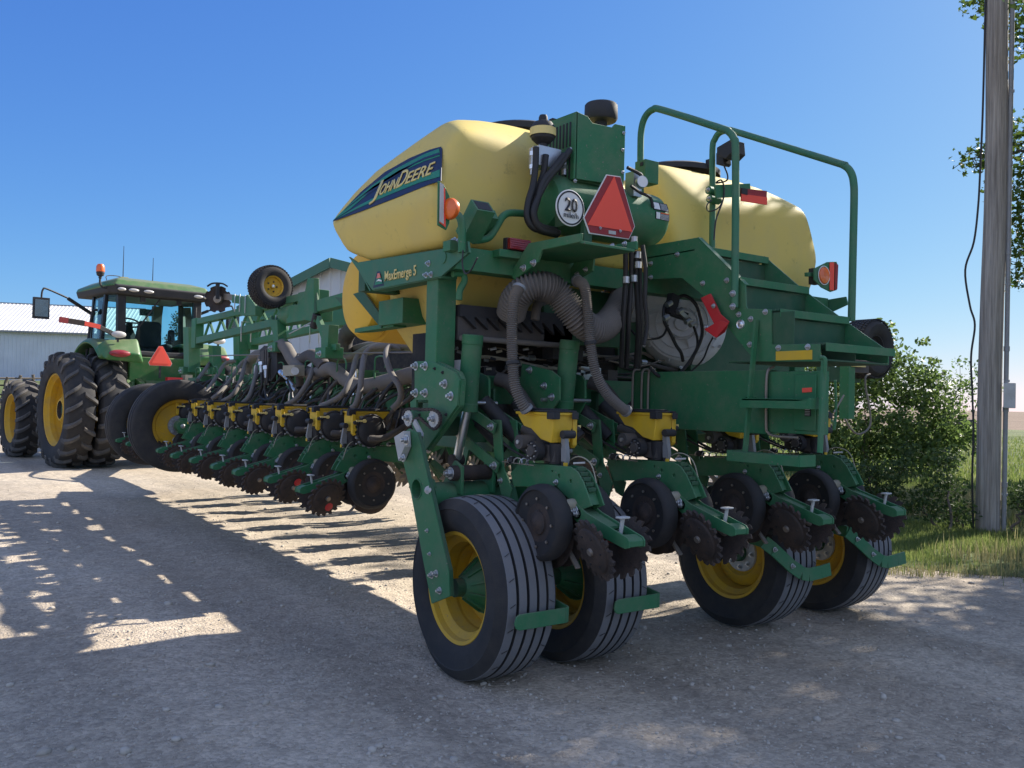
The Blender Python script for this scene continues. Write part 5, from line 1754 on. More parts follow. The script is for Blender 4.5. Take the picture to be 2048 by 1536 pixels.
def mould(o, voxel, it):
    rm = o.modifiers.new('moulding', 'REMESH')
    rm.mode = 'VOXEL'
    rm.voxel_size = voxel
    rm.use_smooth_shade = True
    sm_ = o.modifiers.new('soften', 'SMOOTH')
    sm_.factor = .5
    sm_.iterations = it


def lug_tyre(c, R, w, rim, lugs, out=-1):
    mb = MB('rubber')
    hw = w / 2
    rc = R - .055
    mb.lathe([(rim, -hw + .08), (rim + .03, -hw + .03), (rim + .12, -hw), (rc - .1, -hw + .005), (rc - .04, -hw + .03), (rc, -hw + .1), (rc + .008, 0), (rc, hw - .1), (rc - .04, hw - .03), (rc - .1, hw - .005), (rim + .12, hw), (rim + .03, hw - .03), (rim, hw - .08)], c, (1, 0, 0), 72, cap=False)
    c = V(c)
    # chevron lugs; seen from behind they climb towards the middle
    for s_ in (-1, 1):
        for i in range(lugs):
            t0 = 2 * math.pi * (i + (.5 if s_ > 0 else 0)) / lugs
            n = 5
            sec = []
            for j in range(n + 1):
                f = j / n
                x = s_ * (.03 + (hw - .03) * f)
                t = t0 + .3 * f ** .85 * .52 / (R)
                r0 = rc - .06 * f ** 3 - .01
                r1 = R - .055 * f ** 4
                sec.append((x, t, r0, r1))
            vs = []
            for x, t, r0, r1 in sec:
                for dt, r in ((-.046, r0), (-.03, r1), (.03, r1), (.046, r0)):
                    vs.append(c + V(x, r * math.cos(t + dt / R), r * math.sin(t + dt / R)))
            # the part that runs down the shoulder
            x, t, r0, r1 = sec[-1]
            for dt, r, xx in ((-.05, rc - .14, s_ * (hw + .0)), (-.036, rc - .13, s_ * (hw + .02)), (.036, rc - .13, s_ * (hw + .02)), (.05, rc - .14, s_ * (hw + .0))):
                vs.append(c + V(xx, r * math.cos(t + .03 + dt / R), r * math.sin(t + .03 + dt / R)))
            fs = [(0, 1, 2, 3)]
            for j in range(n + 1):
                for q in range(3):
                    fs.append((j * 4 + q, j * 4 + q + 1, j * 4 + q + 5, j * 4 + q + 4))
            k = (n + 1) * 4
            fs.append((k, k + 1, k + 2, k + 3))
            mb.add(vs, fs, 'lug_rubber')
    return mb


def tractor_wheel(c, R, w, rim, deep, lugs, front=False):
    s_ = -1 if c[0] < 0 else 1
    o = MB('rim_yellow')
    c = V(c)
    hw = w / 2 - .06
    prof = [(rim + .02, hw), (rim, hw + .01), (rim - .015, hw), (rim - .03, hw - .04), (rim - .06, hw - .08), (rim - .065, hw - .18), (rim - .08, hw - deep), (rim * .72, hw - deep - .02), (.22, hw - deep - .015), (.2, hw - deep + .02)]
    o.lathe(prof, c, (s_, 0, 0), 56, cap=False)
    o.lathe([(rim - .07, hw - .15), (rim - .05, -hw + .06), (rim, -hw)], c, (s_, 0, 0), 40, cap=False)
    if front:
        o.lathe([(.2, hw - deep + .02), (.19, hw - deep + .05), (.05, hw - deep + .07), (0, hw - deep + .07)], c, (s_, 0, 0), 28, m='soil_steel', cap=False)
        for i in range(12):
            t = i * math.pi / 6
            o.cyl(c + V(s_ * (hw - deep + .0), .22 * math.cos(t), .22 * math.sin(t)), c + V(s_ * (hw - deep + .05), .22 * math.cos(t), .22 * math.sin(t)), .016, n=8, m='soil_steel')
    else:
        o.lathe([(.26, hw - deep - .01), (.25, hw - deep + .12), (.2, hw - deep + .17), (.17, hw - deep + .17), (.16, hw - deep + .1), (0, hw - deep + .1)], c, (s_, 0, 0), 32, cap=False, ms=['rim_yellow', 'rim_yellow', 'rim_yellow', 'soil_steel', 'soil_steel'])
        for i in range(10):
            t = i * math.pi / 5
            u = V(0, math.cos(t), math.sin(t))
            o.beam(c + V(s_ * (hw - deep), 0, 0) + u * .36, c + V(s_ * (hw - deep + .1), 0, 0) + u * .22, .05, .05)
    o = tpart(o, 'wheel', sharp=30)
    lug_tyre(c, R, w, rim, lugs).build('tyre', o, sharp=30, world=False)
    return o


RT, FT = 1.08, .83
for x in (-1.56, -.98, .98, 1.56):
    tractor_wheel((x, 0, RT - .02), RT, .5, .66, .26 if abs(x) > 1.5 else .1, 21)
for x in (-1.55, 1.55):
    tractor_wheel((x, 3.05, FT - .02), FT, .5, .5, .2, 19, True)
ch = MB('tractor_green')
ch.box(-.36, .36, -.55, 1.2, .75, 1.45, 'green_dark')
ch.cyl((-1.6, 0, RT), (1.6, 0, RT), .13, n=18, m='green_dark')
ch.cyl((-1.5, 3.05, FT), (1.5, 3.05, FT), .1, n=14, m='green_dark')
ch.box(-.3, .3, 1.0, 4.3, .8, 1.2, 'green_dark')
# hitch arms, links, couplers
for s_ in (-1, 1):
    ch.beam((s_ * .4, -.4, 1.0), (s_ * .45, -1.1, .75), .08, .1)
    ch.beam((s_ * .42, -.35, 1.65), (s_ * .45, -.75, 1.55), .1, .12)
    ch.cyl((s_ * .45, -.78, 1.5), (s_ * .45, -.85, .85), .04, n=12)
    ch.cyl((s_ * .55, -.5, 1.6), (s_ * .56, -.8, 1.0), .05, n=12)
    ch.beam((s_ * .62, -.35, 1.7), (s_ * .6, -.7, 1.35), .07, .1)
ch.box(-.3, .35, -.75, -.5, 1.15, 1.55, 'tractor_green')
ch.box(.0, .3, -.82, -.7, 1.6, 1.72, 'red')
ch.box(.35, .5, -.8, -.6, 1.5, 1.78, 'beige')
for i in range(8):
    ch.cyl((-.2 + .06 * i, -.78, 1.35 + .08 * (i % 2)), (-.2 + .06 * i, -.9, 1.33 + .08 * (i % 2)), .025, n=8, m=random.choice(['red', 'black', 'steel']))
tpart(ch, 'chassis', .008)
hd = MB('tractor_green')
hd.hull([(-.42, 1.35, 1.4), (.42, 1.35, 1.4), (-.42, 1.35, 2.08), (.42, 1.35, 2.08), (-.36, 4.0, 1.25), (.36, 4.0, 1.25), (-.33, 3.9, 1.8), (.33, 3.9, 1.8), (-.3, 4.3, 1.3), (.3, 4.3, 1.3), (-.28, 4.2, 1.7), (.28, 4.2, 1.7)])
hood = tpart(hd, 'hood', .08, 4)
ys_ = MB('yellow')
for s_ in (-1, 1):
    ys_.prism('x', [(1.4, 1.98), (1.4, 2.07), (3.6, 1.82), (3.6, 1.74)], s_ * .43, s_ * .44)
ys_.build('hood_stripe', hood, world=False)
ex = MB('black')
ex.cyl((.62, 1.5, 1.6), (.62, 1.5, 2.6), .11, n=20)
ex.cyl((.62, 1.5, 2.6), (.62, 1.5, 2.72), .11, .07, n=20)
ex.tube([(.62, 1.5, 2.7), (.62, 1.5, 3.1), (.62, 1.44, 3.22)], .07, 16, 4)
tpart(ex, 'exhaust_stack', sharp=30)

# cab: pillars, glass, roof
CB, CF = -.35, 1.3      # rear and front of the cab
cb = MB('black_gloss')
zr = 3.0
bl_ = [(-.78, CB, 1.75), (.78, CB, 1.75)]


def pillar(mb, a_, b_, w_=.09, d_=.09):
    mb.beam(a_, b_, w_, d_, upv=(0, 1, 0))


for s_ in (-1, 1):
    pillar(cb, (s_ * .72, CB, 1.72), (s_ * .74, CB + .02, 3.06), .15, .12)
    pillar(cb, (s_ * .96, CB + .42, 1.85), (s_ * .88, CB + .4, 3.06), .07, .1)
    pillar(cb, (s_ * .92, .85, 1.3), (s_ * .86, .8, 3.06), .06, .08)
    pillar(cb, (s_ * .55, CF + .15, 1.4), (s_ * .62, CF - .1, 3.06), .07, .09)
    cb.beam((s_ * .96, CB + .42, 1.85), (s_ * .92, CF - .2, 1.3), .06, .1)
    cb.beam((s_ * .72, CB, 1.86), (s_ * .96, CB + .42, 1.9), .05, .16)
cb.beam((-.75, CB, 1.8), (.75, CB, 1.8), .1, .16, upv=(0, 0, 1))
cb.tube([(-.7, CB - .03, 2.0), (-.5, CB - .04, 1.9), (-.2, CB - .04, 1.88), (.2, CB - .04, 1.88), (.5, CB - .04, 1.9), (.7, CB - .03, 2.02)], .035, 8, 4)
cb.beam((-.75, CB + .01, 3.0), (.75, CB + .01, 3.0), .1, .12)
for s_ in (-1, 1):
    cb.tube([(s_ * .7, CB - .02, 1.98), (s_ * .7, CB - .02, 2.9)], .03, 8, 1)
    cb.box(s_ * .35 - .05, s_ * .35 + .05, CB - .06, CB - .01, 2.86, 2.98)
cb.box(-.9, .9, CB + .1, CF - .05, 1.55, 1.68)
cb.box(-.55, .55, CF + .02, CF + .12, 1.4, 1.95)
cb.beam((-.02, CB - .03, 2.95), (-.42, CB - .03, 2.35), .015, .03)
cab = tpart(cb, 'cab', .01)
gl = MB('glass')
gl.add([(-.66, CB - .02, 1.9), (.66, CB - .02, 1.9), (.68, CB, 2.96), (-.68, CB, 2.96)], [(0, 1, 2, 3)])
for s_ in (-1, 1):
    gl.add([(s_ * .78, CB + .03, 1.95), (s_ * .97, CB + .4, 1.95), (s_ * .89, CB + .4, 2.98), (s_ * .78, CB + .06, 2.98)], [(0, 1, 2, 3)])
    gl.add([(s_ * .97, CB + .46, 1.95), (s_ * .93, .8, 1.6), (s_ * .87, .78, 2.98), (s_ * .89, CB + .46, 2.98)], [(0, 1, 2, 3)])
    gl.add([(s_ * .92, .9, 1.5), (s_ * .58, CF + .14, 1.5), (s_ * .62, CF - .08, 2.98), (s_ * .86, .84, 2.98)], [(0, 1, 2, 3)])
gl.add([(-.54, CF + .15, 1.95), (.54, CF + .15, 1.95), (.6, CF - .08, 2.98), (-.6, CF - .08, 2.98)], [(0, 1, 2, 3)])
tpart(gl, 'window_glass', parent=cab)
it = MB('seat')
it.hull([(-.26, .2, 2.0), (.26, .2, 2.0), (-.22, .12, 2.52), (.22, .12, 2.52), (-.27, .32, 2.0), (.27, .32, 2.0), (-.2, .22, 2.56), (.2, .22, 2.56)])
it.hull([(-.27, .2, 1.85), (.27, .2, 1.85), (-.26, .75, 1.9), (.26, .75, 1.9), (-.27, .2, 2.0), (.27, .2, 2.0), (-.26, .72, 2.02), (.26, .72, 2.02)])
it.hull([(.34, .2, 1.7), (.5, .2, 1.7), (.36, .7, 2.1), (.5, .7, 2.1), (.36, .2, 2.12), (.5, .2, 2.1)])
it.box(.36, .5, .1, .2, 2.15, 2.4)
it.hull([(-.5, .0, 1.7), (-.36, .0, 1.7), (-.48, .3, 2.25), (-.38, .3, 2.25), (-.5, .1, 2.3), (-.38, .1, 2.3)])
tpart(it, 'driver_seat', .05, 3, parent=cab)
sw = MB('seat')
sw.tube([(.2 * math.cos(t) - .1, 1.0 + .17 * math.sin(t), 2.55 + .1 * math.sin(t)) for t in [2 * math.pi * i / 24 for i in range(25)]], .018, 8, 1)
sw.beam((-.1, 1.0, 2.55), (-.1, 1.15, 1.9), .1, .1)
sw.hull([(-.25, .95, 2.2), (.05, .95, 2.2), (-.2, 1.1, 2.45), (.0, 1.1, 2.45), (-.25, 1.2, 2.1), (.05, 1.2, 2.1)])
sw.beam((-.3, 1.0, 2.55), (.1, 1.0, 2.55), .03, .03)
tpart(sw, 'steering_wheel', parent=cab)
it = MB('interior')
it.box(.42, .6, CF - .2, CF - .1, 1.8, 2.95)
it.box(-.66, .66, CB + .1, CF - .2, 2.96, 3.0)
it.box(.1, .38, 1.0, 1.03, 2.72, 2.86, 'mirror')
it.box(.5, .66, .3, .6, 1.7, 2.2, 'seat')
tpart(it, 'cab_lining', parent=cab)
rf = MB('tractor_green')
rf.hull([(-.94, CB - .18, 3.16), (.94, CB - .18, 3.16), (-1.02, CB + .06, 3.14), (1.02, CB + .06, 3.14), (-1.0, CF + .22, 3.14), (1.0, CF + .22, 3.14), (-.8, CF + .5, 3.16), (.8, CF + .5, 3.16),
         (-.86, CB - .1, 3.33), (.86, CB - .1, 3.33), (-.7, CB + .25, 3.43), (.7, CB + .25, 3.43), (-.7, CF + .2, 3.43), (.7, CF + .2, 3.43), (-.95, CF + .3, 3.26), (.95, CF + .3, 3.26), (-1.0, CB + .2, 3.27), (1.0, CB + .2, 3.27)])
roof = tpart(rf, 'cab_roof', parent=cab, sharp=180)
mould(roof, .02, 6)
rb_ = MB('black')
rb_.hull([(sx_ * x_, y_, z_) for sx_ in (-1, 1) for x_, y_, z_ in ((.92, CB - .19, 3.2), (.88, CB - .17, 2.97), (1.0, CB + .05, 3.18), (.97, CB + .08, 3.0), (1.0, CF + .2, 3.16), (.96, CF + .2, 3.0), (.85, CF + .45, 3.18), (.85, CF + .45, 3.04))])
mould(tpart(rb_, 'roof_trim', parent=cab, sharp=180), .02, 4)


def oval_lamp(c, rx, rz, m, name='work_lamp', dirv=(0, -1, 0), parent=None):
    mb = MB(m)
    R = frame_z(dirv)
    # local axes: keep the long axis horizontal
    n = 24
    side = V(0, 0, 1).cross(V(dirv)).normalized()
    up_ = V(dirv).cross(side).normalized()
    vs = []
    for k_, (f, h) in enumerate(((1.12, -.02), (1.1, .006), (.98, .012), (.7, .028), (.35, .034))):
        vs += [V(c) + side * (rx * f * math.cos(2 * math.pi * i / n)) + up_ * (rz * f * math.sin(2 * math.pi * i / n)) + V(dirv) * h for i in range(n)]
    fs = []
    for k_ in range(4):
        fs += [(k_ * n + i, k_ * n + (i + 1) % n, (k_ + 1) * n + (i + 1) % n, (k_ + 1) * n + i) for i in range(n)]
    fs.append(tuple(4 * n + i for i in range(n)))
    mb.add(vs[:2 * n], fs[:n], 'black')
    mb.add(vs[n:], [tuple(q - n for q in f) for f in fs[n:]], m)
    return mb.build(name, parent or cab, sharp=60, world=False)


for x in (-.8, -.58, -.3, .68, .85):
    oval_lamp((x, CB - .19, 3.07), .088 if abs(x) < .8 else .07, .042, 'lamp_glass')
for s_ in (-1, 1):
    fd = MB('tractor_green')
    # fender: an arc over the inner rear tyre
    n = 12
    pr_ = [(math.cos(rad(46 + 96 * i / n)), math.sin(rad(46 + 96 * i / n))) for i in range(n + 1)]
    vs, fs = [], []
    for cc_, ss in pr_:
        yy, zz = -cc_ * 1.2 + .05, RT + ss * 1.2
        for x_, dr in ((.5, -.03), (.55, .02), (1.18, .03), (1.26, -.05), (1.22, -.09), (.52, -.07)):
            vs.append((s_ * x_, -cc_ * (1.2 + dr) + .05, RT - .05 + ss * (1.2 + dr)))
    for i in range(n):
        for j in range(6):
            k_ = (j + 1) % 6
            fs.append((i * 6 + j, i * 6 + k_, (i + 1) * 6 + k_, (i + 1) * 6 + j))
    fs += [tuple(range(6)), tuple(n * 6 + j for j in range(6))]
    fd.add(vs, fs)
    fd.hull([(s_ * .5, -.95, 1.78), (s_ * 1.2, -.95, 1.82), (s_ * 1.24, -.6, 2.1), (s_ * .5, -.55, 2.2), (s_ * .6, -1.02, 1.95), (s_ * 1.12, -1.02, 1.98), (s_ * .56, -.75, 2.26), (s_ * 1.16, -.75, 2.2), (s_ * .5, -.5, 1.95), (s_ * 1.2, -.5, 1.95)])
    fo = tpart(fd, 'fender', sharp=180)
    mould(fo, .024, 14)
    oval_lamp((s_ * .96, -1.01, 1.95), .17, .062, 'red_lens', 'tail_lamp', V(0, -1, .15).normalized(), fo)
    oval_lamp((s_ * .96, -.92, 2.3), .12, .058, 'lamp_glass', 'work_lamp', V(0, -1, 0), fo)
    pk = MB('dust_tan')
    pk.beam((s_ * .96, -.88, 2.16), (s_ * .96, -.88, 2.26), .03, .03, 'black')
    pk.build('lamp_stalk', fo, world=False)
    # warning arm with reflector
    wa = MB('black')
    pth = [(s_ * .86, -.62, 2.25), (s_ * 1.05, -.66, 2.33), (s_ * 1.3, -.7, 2.42), (s_ * 1.85, -.72, 2.47)]
    for p, q in zip(pth, pth[1:]):
        wa.beam(p, q, .03, .085)
    a_o = tpart(wa, 'warning_arm', .008)
    rr_ = MB('red_fluor')
    rr_.beam((s_ * 1.22, -.722, 2.4), (s_ * 1.5, -.728, 2.445), .012, .08)
    rr_.beam((s_ * 1.5, -.725, 2.445), (s_ * 1.9, -.732, 2.478), .04, .095, 'soil_steel' if s_ < 0 else 'black')
    rr_.beam((s_ * 1.78, -.735, 2.468), (s_ * 1.92, -.738, 2.48), .06, .1, 'red_dark' if s_ < 0 else 'amber')
    rr_.build('reflector_strip', a_o, world=False)
    # mirror on its arm
    mi_ = MB('black')
    mi_.beam((s_ * .9, .8, 2.95), (s_ * 1.4, .62, 3.2), .04, .06)
    mi_.tube([(s_ * 1.3, .64, 3.17), (s_ * 1.8, .5, 3.33), (s_ * 1.88, .48, 3.31), (s_ * 1.9, .48, 3.22), (s_ * 1.9, .48, 3.1)], .018, 8, 4)
    mi_.box(s_ * 1.9 - .14, s_ * 1.9 + .14, .46, .53, 2.76, 3.16)
    mo = tpart(mi_, 'mirror', .03, 3)
    mg = MB('mirror')
    mg.box(s_ * 1.9 - .115, s_ * 1.9 + .115, .452, .459, 2.8, 3.12)
    mg.build('mirror_glass', mo, world=False)
# entry rail on the left
hr_ = MB('black')
hr_.tube([(-1.06, .45, 1.4), (-1.08, .45, 2.0), (-1.02, .42, 2.75), (-.98, .42, 2.84), (-.92, .42, 2.86)], .025, 8, 4)
hr_.cyl((-.98, .3, 1.85), (-.98, .3, 2.1), .1, n=14)
tpart(hr_, 'grab_rail')
bk = MB('amber')
bk.lathe([(0, .2), (.05, .195), (.075, .15), (.078, .06), (.07, .05)], (-1.1, CB + .1, 3.42), (0, 0, 1), 24, cap=False)
bk.lathe([(.07, .05), (.075, .04), (.06, -.02), (.03, -.04), (.03, -.09)], (-1.1, CB + .1, 3.42), (0, 0, 1), 20, m='black', cap=False)
bk.tube([(-1.1, CB + .1, 3.36), (-1.1, CB + .1, 3.22), (-1.06, CB + .1, 3.12), (-.95, CB + .1, 3.09)], .02, 8, 4, 'black')
tpart(bk, 'beacon', sharp=30)
an = MB('black')
an.cyl((-.55, CB + .5, 3.38), (-.55, CB + .5, 4.08), .01, .005, n=6)
an.cyl((.1, CB + .7, 3.38), (.1, CB + .7, 3.95), .01, .005, n=6)
an.box(-.62, -.48, CB + .4, CB + .54, 3.38, 3.46, 'decal_yellow')
an.tube([(-.98, CB + .1, 3.3), (-.95, CB + .2, 3.42), (-.7, CB + .3, 3.45), (-.6, CB + .45, 3.42)], .008, 6, 4)
an.tube([(-.5, CB + .45, 3.42), (-.2, CB + .5, 3.44), (.0, CB + .5, 3.42), (.05, CB + .55, 3.37)], .01, 6, 4)
tpart(an, 'antenna')
sm = MB('red_dark')
c0 = V(-.14, -.8, 1.98)
sc_ = .0105
outl = [(-.035, .36), (.035, .36), (.205, .05), (.18, 0), (-.18, 0), (-.205, .05)]
inn = [(0, .35), (.17, .04), (-.17, .04)]
sm.prism('y', [(c0.x + x * 1.12, c0.z - .05 + z * 1.05) for x, z in outl], c0.y, c0.y + .005, 'grey_paint')
sm.prism('y', [(c0.x + x * 1.06, c0.z - .046 + z * 1.03) for x, z in outl], c0.y - .005, c0.y - .0005, 'red_fluor')
sm.prism('y', [(c0.x + x, c0.z - .046 + z) for x, z in inn], c0.y - .01, c0.y - .0055, 'red_fluor')
sm.beam((c0.x, c0.y + .01, 1.7), (c0.x, c0.y + .01, 2.2), .04, .01, 'black')
tpart(sm, 'slow_vehicle_sign')
bd = MB('tractor_green')
bd.box(-.6, .8, CB - .12, CB + .1, 1.45, 2.1)
bd.hull([(-.3, -.75, 1.45), (.4, -.75, 1.45), (-.3, -.4, 1.7), (.4, -.4, 1.7), (-.3, -.4, 1.4), (.4, -.4, 1.4)])
tpart(bd, 'rear_panel', .02)
# the cab and the fenders sit higher than drawn above
def lift_cab(z):
    if z < 1.75:
        return z
    if z < 1.9:
        return z + .3 * (z - 1.75) / .15
    if z < 3.0:
        return z + .3
    return 3.3 + (z - 3.0) * .75 if z < 3.4 else 3.6 + (z - 3.4)


def lift_all(o, fn):
    for ob in [o] + list(o.children):
        for v in ob.data.vertices:
            v.co.z = fn(v.co.z)


for ob in tractor.children:
    n = ob.name.split('.')[0]
    if n in ('cab', 'beacon', 'antenna'):
        lift_all(ob, lift_cab)
    elif n in ('fender', 'warning_arm'):
        lift_all(ob, lambda z: z + (.17 if n == 'fender' else .2))
    elif n == 'grab_rail':
        lift_all(ob, lambda z: z + .15)

# ------------------------------------------------------------------ ground
def ground_mat(name, cols, scales, bump, rough=.95, patch=.12):
    m = bpy.data.materials.new(name)
    m.use_nodes = True
    nt = m.node_tree
    b = nt.nodes['Principled BSDF']
    N, L = nt.nodes.new, nt.links.new
    g = N('ShaderNodeNewGeometry')
    big = N('ShaderNodeTexNoise')
    big.inputs['Scale'].default_value = patch
    big.inputs['Detail'].default_value = 6
    big.inputs['Roughness'].default_value = .6
    L(g.outputs['Position'], big.inputs['Vector'])
    fine = N('ShaderNodeTexNoise')
    fine.inputs['Scale'].default_value = scales[0]
    fine.inputs['Detail'].default_value = 10
    fine.inputs['Roughness'].default_value = .75
    L(g.outputs['Position'], fine.inputs['Vector'])
    vor = N('ShaderNodeTexVoronoi')
    vor.inputs['Scale'].default_value = scales[1]
    vor.inputs['Randomness'].default_value = 1
    L(g.outputs['Position'], vor.inputs['Vector'])
    vor2 = N('ShaderNodeTexVoronoi')
    vor2.inputs['Scale'].default_value = scales[1] * 2.7
    L(g.outputs['Position'], vor2.inputs['Vector'])
    rmp = N('ShaderNodeValToRGB')
    e = rmp.color_ramp.elements
    e[0].position, e[1].position = .3, .7
    e[0].color, e[1].color = (*cols[0], 1), (*cols[1], 1)
    L(big.outputs[0], rmp.inputs[0])
    r2 = N('ShaderNodeMapRange')
    r2.inputs[1].default_value = .3
    r2.inputs[2].default_value = .72
    r2.inputs[3].default_value = .72
    r2.inputs[4].default_value = 1.28
    L(fine.outputs[0], r2.inputs[0])
    mul = N('ShaderNodeMix')
    mul.data_type = 'RGBA'
    mul.blend_type = 'MULTIPLY'
    mul.inputs[0].default_value = 1
    L(rmp.outputs[0], mul.inputs[6])
    L(r2.outputs[0], mul.inputs[7])
    # single stones lighter and darker
    r3 = N('ShaderNodeMapRange')
    r3.inputs[3].default_value = .7
    r3.inputs[4].default_value = 1.35
    sep = N('ShaderNodeSeparateColor')
    L(vor.outputs['Color'], sep.inputs[0])
    L(sep.outputs[0], r3.inputs[0])
    mul2 = N('ShaderNodeMix')
    mul2.data_type = 'RGBA'
    mul2.blend_type = 'MULTIPLY'
    mul2.inputs[0].default_value = .55
    L(mul.outputs[2], mul2.inputs[6])
    L(r3.outputs[0], mul2.inputs[7])
    L(mul2.outputs[2], b.inputs['Base Color'])
    b.inputs['Roughness'].default_value = rough
    b.inputs['Specular IOR Level'].default_value = .2
    ad = N('ShaderNodeMath')
    ad.operation = 'ADD'
    m1 = N('ShaderNodeMath')
    m1.operation = 'MULTIPLY'
    m1.inputs[1].default_value = -.6
    L(vor.outputs['Distance'], m1.inputs[0])
    m2 = N('ShaderNodeMath')
    m2.operation = 'MULTIPLY_ADD'
    m2.inputs[1].default_value = -.3
    L(vor2.outputs['Distance'], m2.inputs[0])
    L(m1.outputs[0], m2.inputs[2])
    L(m2.outputs[0], ad.inputs[0])
    L(fine.outputs[0], ad.inputs[1])
    bp = N('ShaderNodeBump')
    bp.inputs['Strength'].default_value = bump
    bp.inputs['Distance'].default_value = .02
    L(ad.outputs[0], bp.inputs['Height'])
    sw_ = N('ShaderNodeTexNoise')
    sw_.inputs['Scale'].default_value = 1.3
    sw_.inputs['Detail'].default_value = 3
    L(g.outputs['Position'], sw_.inputs['Vector'])
    bp2 = N('ShaderNodeBump')
    bp2.inputs['Strength'].default_value = .7
    bp2.inputs['Distance'].default_value = .12
    L(sw_.outputs[0], bp2.inputs['Height'])
    L(bp2.outputs[0], bp.inputs['Normal'])
    # wheel tracks: dusty and packed streaks along the lane
    mp = N('ShaderNodeMapping')
    mp.inputs['Rotation'].default_value = (0, 0, rad(-14))
    mp.inputs['Scale'].default_value = (1.1, .1, 1)
    L(g.outputs['Position'], mp.inputs[0])
    tn = N('ShaderNodeTexNoise')
    tn.inputs['Scale'].default_value = 1
    tn.inputs['Detail'].default_value = 4
    L(mp.outputs[0], tn.inputs['Vector'])
    tr_ = N('ShaderNodeMapRange')
    tr_.inputs[1].default_value = .35
    tr_.inputs[2].default_value = .65
    tr_.inputs[3].default_value = .74
    tr_.inputs[4].default_value = 1.14
    L(tn.outputs[0], tr_.inputs[0])
    mul3 = N('ShaderNodeMix')
    mul3.data_type = 'RGBA'
    mul3.blend_type = 'MULTIPLY'
    mul3.inputs[0].default_value = 1
    L(mul2.outputs[2], mul3.inputs[6])
    L(tr_.outputs[0], mul3.inputs[7])
    L(mul3.outputs[2], b.inputs['Base Color'])
    L(bp.outputs[0], b.inputs['Normal'])
    MAT[name] = m


ground_mat('gravel', ((.4, .33, .25), (.5, .43, .34)), (9, 48), .65, patch=.35)
ground_mat('field_soil', ((.15, .1, .07), (.2, .14, .1)), (2, 5), 1, patch=.05)
ground_mat('turf', ((.07, .1, .03), (.15, .17, .07)), (6, 20), 1, patch=.5)


def rise(x, y):
    """the yard is level; beyond the shed it climbs a little to the left"""
    d = smooth01((y - 32) / 45) * smooth01((26 - x * .9) / 16)
    return 2.2 * d


def sheet(name, xs, ys, z0, m, f=lambda x, y: 0, keep=None, kind='structure'):
    mb = MB(m)
    vs = [(x, y, z0 + f(x, y)) for x in xs for y in ys]
    n = len(ys)
    fs = []
    for i in range(len(xs) - 1):
        for j in range(n - 1):
            if keep is None or keep((xs[i] + xs[i + 1]) / 2, (ys[j] + ys[j + 1]) / 2):
                fs.append((i * n + j, (i + 1) * n + j, (i + 1) * n + j + 1, i * n + j + 1))
    mb.add(vs, fs)
    o = mb.build(name)
    o['kind'] = kind
    return o


sheet('field', [-3000, -400, -100, -40, -20, -10, 0, 5, 10, 15, 20, 30, 60, 150, 600, 4000], [-500, -40, 0, 20, 30, 35, 40, 45, 50, 55, 60, 65, 70, 77, 100, 200, 600, 4000], -.09, 'field_soil', rise)


def noise1(t, s=0):
    return math.sin(t * 1.3 + s) * .5 + math.sin(t * 3.1 + s * 2) * .25 + math.sin(t * 7.7 + s * 3) * .14 + math.sin(t * 17 + s) * .08


def edge_x(y):
    """x of the gravel's ragged edge towards the grass"""
    return 8.35 + .55 * noise1(y * .7) + max(0, (y - 6)) * 1.0


pts_edge = [(edge_x(-6 + i * .15), -6 + i * .15) for i in range(240)]


def yard_z(x, y):
    """centimetre-deep unevenness and wheel tracks near the camera"""
    f = smooth01((x + 7) / 3) * smooth01((7.4 - x) / 1.5) * smooth01((y - .2) / 1) * smooth01((24 - y) / 6)
    h = sum(a_ * math.sin(x * kx + y * ky + p_) for a_, kx, ky, p_ in RIPPLE)
    tr = x - .12 * y
    h -= .010 * math.exp(-((tr - 1.15) / .22) ** 2) + .012 * math.exp(-((tr + .75) / .25) ** 2)
    h += .008 * math.exp(-((tr - .2) / .4) ** 2)
    near = min(math.hypot(x - wx, (y - WHEEL_Y)) for wx in WHEEL_X)
    h = h * smooth01(near / .5) + .007 * math.exp(-((near - .36) / .14) ** 2)
    return f * h


rr_ = random.Random(31)
RIPPLE = []
for i in range(26):
    wl_ = .28 * (9 ** rr_.random())
    an_ = rr_.uniform(0, math.pi)
    RIPPLE.append((.0019 * wl_ ** .75, math.cos(an_) * 6.283 / wl_, math.sin(an_) * 6.283 / wl_, rr_.uniform(0, 6.28)))
g = MB('gravel')
gx = [-7 + .11 * i for i in range(132)]
gy = [.2 + .11 * i for i in range(218)]
gv = [(x, y, yard_z(x, y)) for x in gx for y in gy]
ny = len(gy)
g.add(gv, [(i * ny + j, (i + 1) * ny + j, (i + 1) * ny + j + 1, i * ny + j + 1) for i in range(len(gx) - 1) for j in range(ny - 1)])
x0_, x1_, y0_, y1_ = gx[0], gx[-1], gy[0], gy[-1]
n = len(pts_edge)
near_edge = [p for p in pts_edge if y0_ <= p[1] <= y1_]
lo = [p for p in pts_edge if p[1] < y0_]
hi = [p for p in pts_edge if p[1] > y1_]
Z = lambda p: (p[0], p[1], 0)
for poly in ([(-60, -30), (pts_edge[0][0], -30)] + lo + [(near_edge[0][0], y0_), (x1_, y0_), (x0_, y0_), (-60, y0_)],
             [(x1_, y0_), (near_edge[0][0], y0_)] + near_edge + [(near_edge[-1][0], y1_), (x1_, y1_)],
             [(-60, y0_), (x0_, y0_), (x0_, y1_), (-60, y1_)],
             [(-60, y1_), (x0_, y1_), (x1_, y1_), (near_edge[-1][0], y1_)] + hi + [(60, 30.1), (40, 45), (-60, 45)]):
    g.add([Z(p) for p in poly], [tuple(range(len(poly)))])
go = g.build('gravel_yard', sharp=180)
go['kind'] = 'structure'
t = MB('turf')
